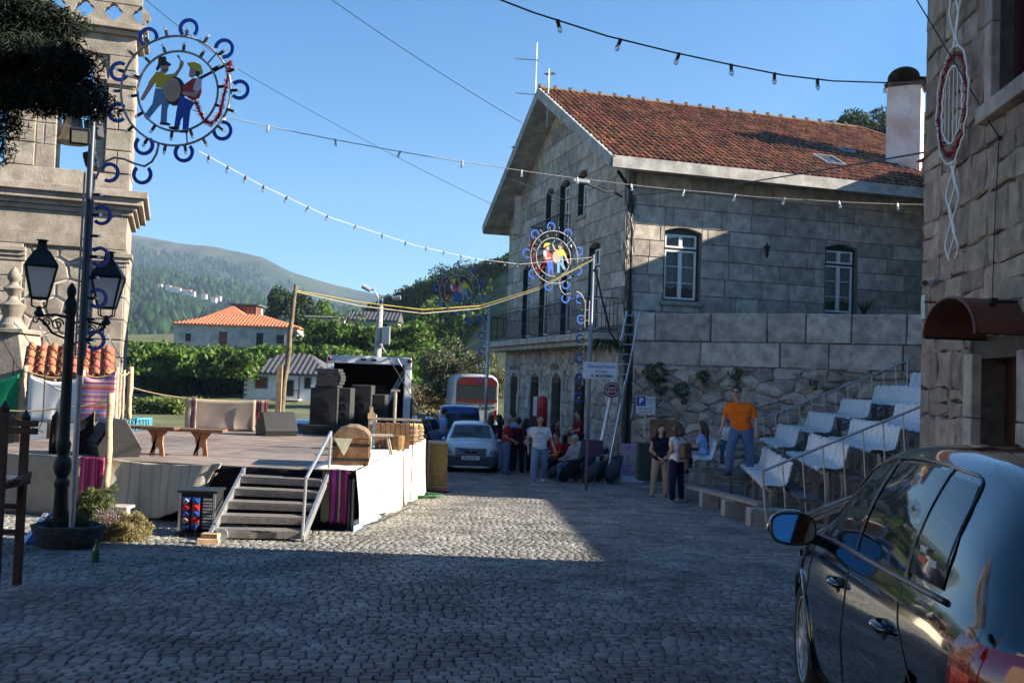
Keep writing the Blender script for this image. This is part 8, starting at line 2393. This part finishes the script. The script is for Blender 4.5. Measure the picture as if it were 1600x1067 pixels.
# ================================================================ GRANDSTAND
sd_ = Vector((.15, 1, 0)).normalized(); up2 = Vector((1, -.15, 0)).normalized()
gs = thing('grandstand', 'tiered temporary grandstand with rows of white plastic shell seats', 'grandstand', (5.2, 18.5, g(0, 18.5)))
def row_pt(k, y): return Vector((4.92 + .8 * k + .15 * (y - 18) * 1.0, y, 0))
SZ_ = [.02, .39, .72, 1.07, 1.42, 1.77]               # seat surface heights
sm_ = M()                                            # shell seat: scooped pan running up into a ridged back, facing -X
nu, nv = 8, 9
prof = [(-.40, -.035), (-.38, .0), (-.28, .012), (-.14, .0), (-.03, .02), (.02, .09), (.05, .2), (.075, .36), (.085, .42)]
for j, (x, z) in enumerate(prof):
 for i in range(nu + 1):
  y = (i / nu - .5) * .44
  e = abs(i / nu - .5) * 2
  dz = .018 * e ** 3 if j < 5 else -.05 * e ** 6 * (1 if j == 8 else 0)
  dx = -.028 * e ** 4 - .012 * math.cos(e * math.pi * 1.5) if j >= 5 else 0
  sm_.v.append((x + dx, y, z + dz))
for j in range(nv - 1):
 for i in range(nu): sm_.f.append((j * (nu + 1) + i, j * (nu + 1) + i + 1, (j + 1) * (nu + 1) + i + 1, (j + 1) * (nu + 1) + i)); sm_.mi.append(0)
seat0 = sm_.build('seat', SEATW, gs, smooth='all'); m_ = seat0.modifiers.new('t', 'SOLIDIFY'); m_.thickness = .012
GI = wm(gs).inverted(); first = True
blocks = [(0, 16.4, 20.8), (0, 21.6, 23.9), (1, 15.7, 19.7), (1, 21.2, 24.8), (2, 15.6, 19.5), (2, 21.4, 25.1), (3, 15.6, 19.2), (3, 21.4, 24.9), (4, 17, 24.6), (5, 20.5, 24.2)]
gsrot = math.atan2(-.15, 1)
for k, ya, yb_ in blocks:
 n = int(round((yb_ - ya) / .45)); fx = Vector((-.95, 0, 0)) if (k, ya) == (0, 21.6) else Vector((0, 0, 0))
 for i in range(n):
  y = ya + (i + .5) * (yb_ - ya) / n; q = row_pt(k, y) + fx; q.z = SZ_[k]
  o = seat0 if first else seat0.copy()
  if not first: COL.objects.link(o)
  first = False; o.location = GI @ q; o.rotation_euler = (0, RN.uniform(-.02, .02), gsrot + RN.uniform(-.02, .02))
 a, c = row_pt(k, ya) + fx, row_pt(k, yb_) + fx
 b = M()
 for dx, dz in ((-.28, -.06), (-.05, -.06)): b.bar(a + Vector((dx, 0, SZ_[k] + dz)), c + Vector((dx, 0, SZ_[k] + dz)), .04, .05)
 b.build('seat_rail', STEEL, gs, w=True)
 for i in range(max(2, n // 3) + 1):
  q = a.lerp(c, i / max(2, n // 3)); b = M(); b.bar(q + Vector((-.28, 0, g(0, q.y))), q + Vector((-.28, 0, SZ_[k] - .07)), .05); b.bar(q + Vector((-.02, 0, g(0, q.y))), q + Vector((-.02, 0, SZ_[k] - .07)), .05); b.build('seat_support', STEEL, gs, w=True)
for k in range(1, 6):
 ya, yb_ = (15.2, 25.0); q0_, q1_ = row_pt(k, ya), row_pt(k, yb_); z = SZ_[k] - .43
 b = M(); b.bar(q0_ + Vector((-.62, 0, z)), q1_ + Vector((-.62, 0, z)), .3, .04); b.build('foot_board', mat('dark_plank', (.09, .08, .075), .9, var=.3), gs, w=True)
def railing(y, k0, k1, lean=0):
 a = row_pt(k0, y) + Vector((-.55, 0, 0)); c = row_pt(k1, y) + Vector((.3, 0, 0)); za, zc = SZ_[k0] + .35, SZ_[min(k1, 5)] + .75
 A0, A1 = a + Vector((0, 0, za)), c + Vector((0, 0, zc)); B0, B1 = a + Vector((.05, 0, za - .95)), c + Vector((0, 0, zc - .95))
 b = M(); b.tube([A0, A1], .022, 6); b.tube([B0, B1], .022, 6); b.build('rail', STEEL, gs, w=True)
 b = M(); b.tube([A0, a + Vector((.1, 0, g(0, y)))], .025, 6); b.tube([A1, c + Vector((0, 0, g(0, y)))], .025, 6); b.build('rail_post', STEEL, gs, w=True)
 n = int((c - a).length / .3)
 for i in range(1, n): u = i / n; b = M(); b.tube([A0.lerp(A1, u), B0.lerp(B1, u) + Vector((.04, 0, 0))], .013, 5); b.build('baluster', STEEL, gs, w=True)
railing(15.35, 0, 4); railing(25.6, 1, 5)
for y in (15.4, 20.9, 25.4):                         # sloping bearers and cross braces under the tiers
 a, c = row_pt(0, y), row_pt(5, y); b = M(); b.bar(a + Vector((-.3, 0, SZ_[0] - .5)), c + Vector((0, 0, SZ_[5] - .5)), .06, .1)
 b.bar(a + Vector((.2, 0, g(0, y) + .08)), c + Vector((0, 0, g(0, y) + .08)), .06); b.bar(a + Vector((.1, 0, g(0, y) + .1)), row_pt(2, y) + Vector((0, 0, SZ_[2] - .5)), .05); b.build('bearer', STEEL, gs, w=True)
# plank benches on concrete blocks before the stand
CB = mat('concrete_block', (.26, .26, .26), .95, var=.15, scale=12, bump=.5, bscale=50)
for i, (px0, px1, y0, y1, lb) in enumerate(((1097, 1120, 768, 794, 'grey concrete block under the far end of the plank seat'), (1132, 1170, 782, 808, 'grey concrete block under the middle of the plank seat'), (1172, 1230, 795, 823, 'long grey concrete block nearest the black car'))):
 a, c = GP(px0, y1), GP(px1, y1); hh = P(px0, y0, a.y).z - a.z; b = M(); b.box((0, 0, hh / 2), (c.x - a.x, .32, hh)); o = b.build('concrete_block', CB, loc=((a.x + c.x) / 2, a.y + .16, a.z), bevel=.012); tag(o, lb, 'concrete block', 'concrete blocks before the grandstand')
a, c = GP(1068, 780), GP(1196, 822); a.z += .3; c.z += .33; c.y += .1; a.y += .2
b = M(); b.bar(Vector((0, 0, 0)), c - a, .26, .06); o = b.build('plank', WOODG, loc=a, bevel=.008); tag(o, 'long weathered plank laid across the concrete blocks', 'plank')
# ================================================================ PEOPLE
def remesh(b, vox, it=3):
 me = bpy.data.meshes.new('t'); me.from_pydata([tuple(v) for v in b.v], [], b.f); o = bpy.data.objects.new('t', me); COL.objects.link(o)
 m1 = o.modifiers.new('r', 'REMESH'); m1.mode = 'VOXEL'; m1.voxel_size = vox
 m2 = o.modifiers.new('s', 'SMOOTH'); m2.iterations = it; m2.factor = .5
 dg = bpy.context.evaluated_depsgraph_get(); dg.update(); r = bpy.data.meshes.new_from_object(o.evaluated_get(dg)); bpy.data.objects.remove(o); return r
def cap(b, p, q, r0, r1, n=10):
 p, q = Vector(p), Vector(q); d = (q - p).normalized()
 b.tube([p - d * r0 * .85, p - d * r0 * .5, p, q, q + d * r1 * .5, q + d * r1 * .85], [r0 * .4, r0 * .85, r0, r1, r1 * .85, r1 * .4], n)
def obj_of(name, me, mt_, par):
 me.name = name; me.materials.clear(); me.materials.append(mt_); me.polygons.foreach_set('use_smooth', [True] * len(me.polygons)); o = bpy.data.objects.new(name, me); COL.objects.link(o); o.parent = par; return o
HAIRM = {'d': mat('dark_hair', (.018, .011, .008), .6, var=.2, scale=40), 'b': mat('brown_hair', (.06, .028, .014), .6, var=.3, scale=40), 'g': mat('grey_hair', (.35, .33, .32), .7, var=.2, scale=40)}
EYEM = mat('eye_dark', (.02, .015, .01), .3, var=0); LIPM = mat('lips', (.28, .09, .08), .5, var=0)
STAND = dict(pz=.93, ch=(0, 0), kn=((-.1, .0, -.45), (.1, 0, -.45)), an=((-.11, .02, -.86), (.11, .02, -.86)), el=((-.05, .03, -.28), (.05, .03, -.28)), wr=((-.03, -.06, -.53), (.03, -.06, -.53)))
SIT = dict(pz=.5, ch=(0, -.06), kn=((-.1, -.42, .0), (.1, -.42, .0)), an=((-.1, -.42, -.42), (.1, -.42, -.42)), el=((-.04, -.1, -.26), (.04, -.1, -.26)), wr=((.06, -.32, -.3), (-.06, -.32, -.3)))
def P_(base, **k): d = dict(base); d.update(k); return d
WALK = P_(STAND, kn=((-.1, -.14, -.44), (.1, .04, -.45)), an=((-.11, -.2, -.85), (.09, .26, -.8)), el=((-.09, .08, -.27), (.1, -.02, -.27)), wr=((-.07, .06, -.54), (.16, -.18, -.5)))
FOLD = P_(STAND, el=((-.06, .02, -.27), (.06, .02, -.27)), wr=((.14, -.2, -.4), (-.14, -.2, -.4)))
def mk(v, a, s=1): return Vector((v[0] * s, v[1] * s, v[2] * s))
def person(label, q, yaw, h_, pose, shirt, pants, hair='d', long=0, sleeve=.6, female=0, shoe=(.03, .03, .03), cap_=None, glasses=0, head=(0, 0), short=0, group='people in the crowd by the house', vox=.017, text_=None, bare=0):
 t = thing('person', label, 'person', q, yaw, group)
 s = h_ / 1.75; V = lambda *a: Vector(a) * s; t.scale = (1.08, 1.08, 1)
 pv = V(0, 0, pose['pz']); cx, cy = pose['ch']; che = pv + V(cx * .8, cy * .8, .36); nk = pv + V(cx, cy, .53)
 hd_ = nk + V(head[0], head[1] - .015, .18)
 sw = .165 if female else .185
 sh = [che + V(sg * sw, 0, .1) for sg in (-1, 1)]; hp = [pv + V(sg * .095, 0, -.02) for sg in (-1, 1)]
 kn = [hp[i] + mk(pose['kn'][i], 0, s) - V(pose['kn'][i][0] * .6, 0, 0) for i in (0, 1)]; an = [hp[i] + mk(pose['an'][i], 0, s) - V(pose['an'][i][0] * .5, 0, 0) for i in (0, 1)]
 el = [sh[i] + mk(pose['el'][i], 0, s) for i in (0, 1)]; wr = [sh[i] + mk(pose['wr'][i], 0, s) for i in (0, 1)]
 def torso(b, e, lo=1):
  for k_, (u, rx_) in enumerate(((0, .125), (.25, .118), (.5, .112 if female else .122), (.75, .125), (1, .12))):
   c = pv.lerp(che, u); x = (.075, .062, .05, .075, .1)[k_] + (.02 if not female and k_ > 1 else 0)
   cap(b, c + V(-x, 0, 0), c + V(x, 0, 0), (rx_ * .86 + e) * s, (rx_ * .86 + e) * s)
  for i in (0, 1): cap(b, che + V(0, 0, .07), sh[i] + V(0, 0, -.01), (.085 + e) * s, (.058 + e) * s)
  if female:
   for sg in (-1, 1): b.ball(che + V(sg * .07, -.075, -.03), .065 * s + e, 8, 6)
 b = M(); torso(b, -.004)
 cap(b, che + V(0, 0, .1), hd_ + V(0, 0, -.08), .055 * s, .05 * s)
 b.ball(hd_, .098 * s, 14, 10, (.8, 1.0, 1.16)); cap(b, hd_ + V(0, -.02, -.06), hd_ + V(0, -.045, -.085), .055 * s, .035 * s)
 cap(b, hd_ + V(0, -.09, .015), hd_ + V(0, -.112, -.018), .012 * s, .019 * s)
 for sg in (-1, 1): b.ball(hd_ + V(sg * .08, .005, -.01), .026 * s, 8, 6, (.5, .8, 1.2))
 for i in (0, 1):
  cap(b, hp[i], kn[i], .082 * s, .056 * s); cap(b, kn[i], kn[i].lerp(an[i], .35), .054 * s, .056 * s); cap(b, kn[i].lerp(an[i], .35), an[i], .055 * s, .036 * s)
  cap(b, sh[i], el[i], .05 * s, .038 * s); cap(b, el[i], wr[i], .038 * s, .026 * s)
  d = (wr[i] - el[i]).normalized(); cap(b, wr[i], wr[i] + d * .07 * s, .028 * s, .034 * s)
 me = remesh(b, vox)
 fb = M()
 for i in (0, 1):                                 # five bent fingers rooted in each palm
  d = (wr[i] - el[i]).normalized(); sd2 = d.cross(Vector((1, 0, 0)) if abs(d.x) < .8 else Vector((0, 1, 0))).normalized(); pn = d.cross(sd2)
  for k_, l_ in enumerate((.062, .075, .07, .055)):
   o_ = wr[i] + d * .07 * s + sd2 * (k_ - 1.5) * .019 * s; fb.tube([o_, o_ + d * l_ * .6 * s, o_ + d * l_ * s + pn * .025 * s], [.0095 * s, .009 * s, .006 * s], 5)
  o_ = wr[i] + d * .03 * s - sd2 * .03 * s; fb.tube([o_, o_ - sd2 * .025 * s + d * .03 * s, o_ - sd2 * .02 * s + d * .06 * s], [.011 * s, .01 * s, .007 * s], 5)
 bm = bmesh.new(); bm.from_mesh(me); m2 = bpy.data.meshes.new('f'); m2.from_pydata([tuple(v) for v in fb.v], [], fb.f); bm.from_mesh(m2); bm.to_mesh(me); bm.free()
 obj_of('body', me, SKIN, t)
 if not pants == 'none':
  b = M()
  for k_, x in ((-.05, .07), (.0, .065)): cap(b, pv + V(-x, 0, k_), pv + V(x, 0, k_), .112 * s, .112 * s)
  e_ = .012 if female else .02
  for i in (0, 1):
   cap(b, hp[i], kn[i], (.09 + e_) * s, (.066 + e_ * .7) * s)
   if not short: cap(b, kn[i], an[i] + (kn[i] - an[i]).normalized() * .03, (.066 + e_ * .7) * s, (.046 + e_ * 1.2) * s)
  obj_of('shorts' if short else 'trousers', remesh(b, vox), pants, t)
 b = M(); torso(b, .014)
 cap(b, pv + V(-.06, 0, .05), pv + V(.06, 0, .05), .13 * s, .13 * s)
 if sleeve > .05:
  for i in (0, 1):
   cap(b, sh[i], sh[i].lerp(el[i], min(1, sleeve)), .063 * s, .058 * s)
   if sleeve > 1: cap(b, el[i], el[i].lerp(wr[i], .85), .054 * s, .042 * s)
 obj_of('shirt' if not female else 'top', remesh(b, vox), shirt, t)
 b = M()
 for i in (0, 1):
  f_ = V(0, -1, 0); b.tube([an[i] + V(0, .04, -.03), an[i] + V(0, .03, -.045), an[i] + V(0, -.06, -.05), an[i] + V(0, -.15, -.06), an[i] + V(0, -.185, -.062)], [.03 * s, .046 * s, .044 * s, .04 * s, .018 * s], 9)
 b.build('shoe', mat('shoe_%d' % int(shoe[0] * 100), shoe, .6, var=.1), t, smooth='all')
 b = M()
 b.ball(hd_ + V(0, .014, .028), .106 * s, 14, 9, (.86, .98, 1.08)); z_ = hd_.z + .02 * s
 hv = [(v[0], v[1], v[2]) for v in b.v]
 b.v = [(x, max(y, hd_.y - (.055 if z < z_ + .045 * s else .1) * s), max(z, hd_.z - (.07 if y > hd_.y else -.02) * s)) for x, y, z in hv]
 if long:
  b.tube([hd_ + V(0, .06, .0), hd_ + V(0, .085, -.12), hd_ + V(0, .1, -.12 - long * .5), hd_ + V(0, .09, -.12 - long)], [.09 * s, .1 * s, .09 * s, .03 * s], 10)
  for sg in (-1, 1): b.tube([hd_ + V(sg * .075, .02, .02), hd_ + V(sg * .09, .03, -.1), hd_ + V(sg * .085, .05, -.2)], [.035 * s, .04 * s, .02 * s], 7)
 b.build('hair', HAIRM[hair], t, smooth='all')
 b = M()
 for sg in (-1, 1): b.ball(hd_ + V(sg * .03, -.087, .012), .011 * s, 8, 6)
 b.build('eyes', EYEM, t)
 b = M(); b.ball(hd_ + V(0, -.098, -.052), .02 * s, 8, 5, (1.2, .4, .35)); b.build('mouth', LIPM, t)
 if glasses:
  b = M()
  for sg in (-1, 1): b.ball(hd_ + V(sg * .033, -.095, .012), .027 * s, 10, 6, (1, .25, .75))
  b.bar(hd_ + V(-.08, -.02, .02), hd_ + V(-.05, -.09, .016), .008); b.bar(hd_ + V(.08, -.02, .02), hd_ + V(.05, -.09, .016), .008); b.bar(hd_ + V(-.05, -.1, .02), hd_ + V(.05, -.1, .02), .008); b.build('sunglasses', BLK, t)
 if cap_:
  b = M(); b.ball(hd_ + V(0, .01, .045), .112 * s, 14, 8, (.88, 1, .95)); b.v = [(x, y, max(z, hd_.z + .035 * s)) for x, y, z in b.v]; b.box(hd_ + V(0, -.13, .045), (.12 * s, .12 * s, .012 * s)); b.build('cap', cap_, t, smooth=True)
 if text_:
  fr_ = frame(wm(t) @ (che + V(0, -.138, -.0)), wm(t).to_3x3() @ Vector((1, 0, 0))); text('shirt_print', text_, .05, INK, t, fr_, 0, .02, .022)
 return t, dict(che=che, pv=pv, sh=sh, el=el, wr=wr, hd=hd_, s=s)
def clo(n, c): return mat(n, c, .9, var=.15, scale=14, bump=.35, bscale=30, spec=.15)
JEAN, JEAN2, NAVY, BEIG = clo('blue_jeans', (.07, .13, .25)), clo('light_jeans', (.16, .24, .36)), clo('navy_trousers', (.01, .015, .04)), clo('beige_trousers', (.33, .26, .2))
RED, DRED, WHT, BLKC, ORNG, LBLU, MAR = clo('red_shirt', (.32, .015, .015)), clo('dark_red_shirt', (.14, .008, .012)), clo('white_shirt', (.6, .6, .62)), clo('black_top', (.01, .01, .014)), clo('orange_polo', (.62, .13, .01)), clo('light_blue_shirt', (.2, .33, .6)), clo('maroon_shirt', (.07, .006, .02))
WHTR = clo('white_trousers', (.5, .48, .52)); GRYS = clo('grey_check_shirt', (.25, .27, .3))
# the walking man
person('man in a white printed t-shirt and light jeans walking towards the viewer', GP(841, 755), .1, 1.78, WALK, WHT, JEAN2, 'd', shoe=(.4, .4, .42), head=(0, 0), text_='HAPPY', group=None)
def gp(px, Y): q = P(px, 700, Y); return Vector((q.x, Y, g(0, Y)))
A = person
A('woman with very long brown hair in a black top and jeans, seen from behind', gp(766, 30.5), 2.6, 1.66, FOLD, BLKC, JEAN, 'b', .42, female=1)
A('person with dark hair in maroon and white trousers beside the long haired woman', gp(778, 30.2), -1.9, 1.68, STAND, MAR, WHTR, 'd', .12, female=1)
A('elderly man in a red polo, jeans and pale cap standing sideways', gp(792, 28.6), 1.5, 1.72, FOLD, RED, JEAN, 'g', cap_=mat('beige_cap', (.3, .28, .24), .8))
A('man in light clothing partly hidden behind the man in the red polo', gp(800, 30.3), 2.2, 1.76, STAND, LBLU, NAVY, 'd')
A('person in a patterned maroon jersey and black trousers seen from behind', gp(809, 29.2), 2.9, 1.64, FOLD, MAR, BLKC, 'd', shoe=(.5, .5, .5))
A('woman in a white top beside the maroon jersey', gp(821, 30.0), 2.4, 1.6, FOLD, WHT, NAVY, 'd', .18, female=1)
A('person in a dark red shirt bending behind the walking man', gp(862, 29.6), 1.0, 1.62, P_(FOLD, ch=(0, -.12)), DRED, NAVY, 'd', .1, female=1)
def seated(lb, px, Y, yaw, h_, sh_, pa, hair='d', dz=0, **k):
 q = gp(px, Y); q.z += dz; A(lb, q, yaw, h_, SIT, sh_, pa, hair, **k)
 s = h_ / 1.75; c = thing('folding_chair', lb.replace('person', 'chair').split(' in ')[0].split(' seated')[0] and 'simple dark chair under the ' + lb.split(' seated')[0], 'chair', q, yaw, 'dark chairs of the seated people')
 b = M(); b.box((0, .0, .36 * s + .02), (.4, .4, .03)); b.build('seat', DW, c); b = M(); b.box((0, .2, .62), (.38, .02, .2)); b.build('backrest', DW, c)
 for x in (-.17, .17):
  for y, z in ((-.17, .37), (.19, .72)): b = M(); b.bar((x, y, 0), (x, y, z), .025); b.build('leg', DW, c)
seated('person in a red shirt seated low right of the walking man', 872, 28.6, -.9, 1.68, RED, NAVY)
seated('person in a dark red shirt seated beside the doorway', 886, 28.2, 1.1, 1.7, DRED, BLKC)
seated('grey haired man in a grey shirt and jeans seated by the heap of bags', 901, 27.0, -1.0, 1.7, GRYS, JEAN, 'g', sleeve=1.2)
q = gp(905, 28.6); q.z += .75
A('boy in a dark red shirt sitting high on the door ledge', q, -1.2, 1.55, SIT, DRED, BLKC, 'd', group='people in the crowd by the house')
b = M(); b.box((0, 0, .45), (.55, .5, .95)); o = b.build('door_ledge', DW, loc=(q.x + .0, q.y + .05, g(0, q.y)), bevel=.01); tag(o, 'dark wooden box the boy sits on at the doorway', 'box')
# women at the stand, girl, toddler, man in orange
t, J = A('woman in a sleeveless navy top and beige trousers standing with joined hands', GP(1030, 777), .15, 1.62, P_(FOLD, wr=((.12, -.13, -.45), (-.12, -.13, -.45))), clo('navy_top', (.008, .01, .025)), BEIG, 'd', .02, sleeve=0, female=1, shoe=(.03, .03, .03), group=None)
t, J = A('woman in a white sleeveless top and navy trousers with a brown backpack, back turned', GP(1056, 783), -2.4, 1.66, FOLD, WHT, NAVY, 'b', .06, sleeve=0, female=1, shoe=(.35, .2, .15), group=None)
LEA = mat('brown_leather', (.1, .04, .02), .5, var=.3, scale=8)
bp = thing('leather_backpack', 'brown leather backpack on the back of the woman in white', 'backpack', t.location, t.rotation_euler[2])
b = M(); b.box(J['che'] + Vector((0, .22, -.14)), (.27, .15, .33)); b.build('bag', LEA, bp, bevel=.04)
for sg in (-1, 1): b = M(); b.tube([J['che'] + Vector((sg * .1, .14, .08)), J['che'] + Vector((sg * .12, .02, .185)), J['che'] + Vector((sg * .13, -.15, .02)), J['che'] + Vector((sg * .1, .1, -.25))], .012, 5); b.build('strap', LEA, bp)
q = P(1094, 740, 22.7); t, J = A('girl with long dark hair in a light blue shirt sitting on the first seats', Vector((4.6, 23.1, SZ_[0] - .4)), -1.9, 1.6, SIT, LBLU, clo('denim_shorts', (.2, .25, .33)), 'b', .4, female=1, short=1, group=None)
A('child in dark green sitting behind the girl, mostly hidden', Vector((4.75, 23.7, SZ_[0] - .3)), -1.6, 1.4, SIT, clo('dark_green_top', (.02, .05, .04)), NAVY, 'd', .1, female=1, group=None)
A('toddler in a white shirt with red cap and red sunglasses standing on a seat', Vector((P(1134, 700, 22.6).x, 22.6, P(1134, 722, 22.6).z)), .2, .98, P_(STAND, wr=((.05, -.24, -.38), (.03, -.06, -.53))), WHT, JEAN, 'd', cap_=mat('red_cap', (.4, .02, .02), .8), glasses=1, group=None, vox=.012)
oY = 20.3
q = Vector((P(1157, 735, oY).x, oY, P(1157, 742, oY).z))
t, J = A('man in an orange polo shirt and jeans stepping down through the seats', q, -.45, P(1157, 606, oY).z - q.z + .02, P_(STAND, ch=(-.03, -.1), kn=((-.12, -.2, -.4), (.1, .02, -.45)), an=((-.13, -.16, -.82), (.11, .08, -.85)), el=((-.09, .06, -.27), (.1, .04, -.27)), wr=((-.12, -.04, -.5), (.13, -.08, -.52))), ORNG, JEAN, 'd', head=(-.03, -.09), glasses=1, group=None, sleeve=.75)
t.scale = (1.14, 1.14, 1)
b = M(); b.box((0, 0, -.03), (1.3, 2.2, .06)); b.bar((-.55, -1, -.05), (-.55, -1, -.55), .05); b.bar((.55, -1, -.05), (.55, -1, -.55), .05); o = b.build('aisle_platform', mat('dark_plank', (.09, .08, .075)), gs); o.location = GI @ (q + Vector((.25, .5, 0)))
# people by the cars
A('man in dark clothes bending over a black case beside the white hatchback', gp(668, 27.5), -1.2, 1.68, P_(FOLD, ch=(0, -.2)), BLKC, NAVY, 'g', cap_=mat('grey_cap', (.15, .14, .14), .8))
A('person in a light blue shirt standing by the blue van', gp(692, 34.5), 2.0, 1.72, STAND, LBLU, JEAN, 'd')
# cables on the ground near the stage, string lying on the setts
GC = mat('green_cable', (.03, .12, .05), .6)
q = GP(650, 776); b = M()
for k in range(5): b.tube([Vector((math.cos(a * .5 + k) * (.25 + .05 * k), math.sin(a * .5 + k) * .3, .03 + .015 * k)) for a in range(12)], .012, 5)
o = b.build('cable_coil', GC, loc=q + Vector((.1, -.3, 0))); tag(o, 'coil of green and black cable at the far foot of the stage cloths', 'cable')
b = M(); pts = [GP(640, 795), GP(600, 815), GP(540, 832)]; o0 = pts[0].copy(); b.tube([p - o0 + Vector((0, 0, .03)) for p in pts], .008, 5); o = b.build('ground_cable', BLK, loc=o0); tag(o, 'thin black cable lying along the foot of the stage cloths', 'cable')
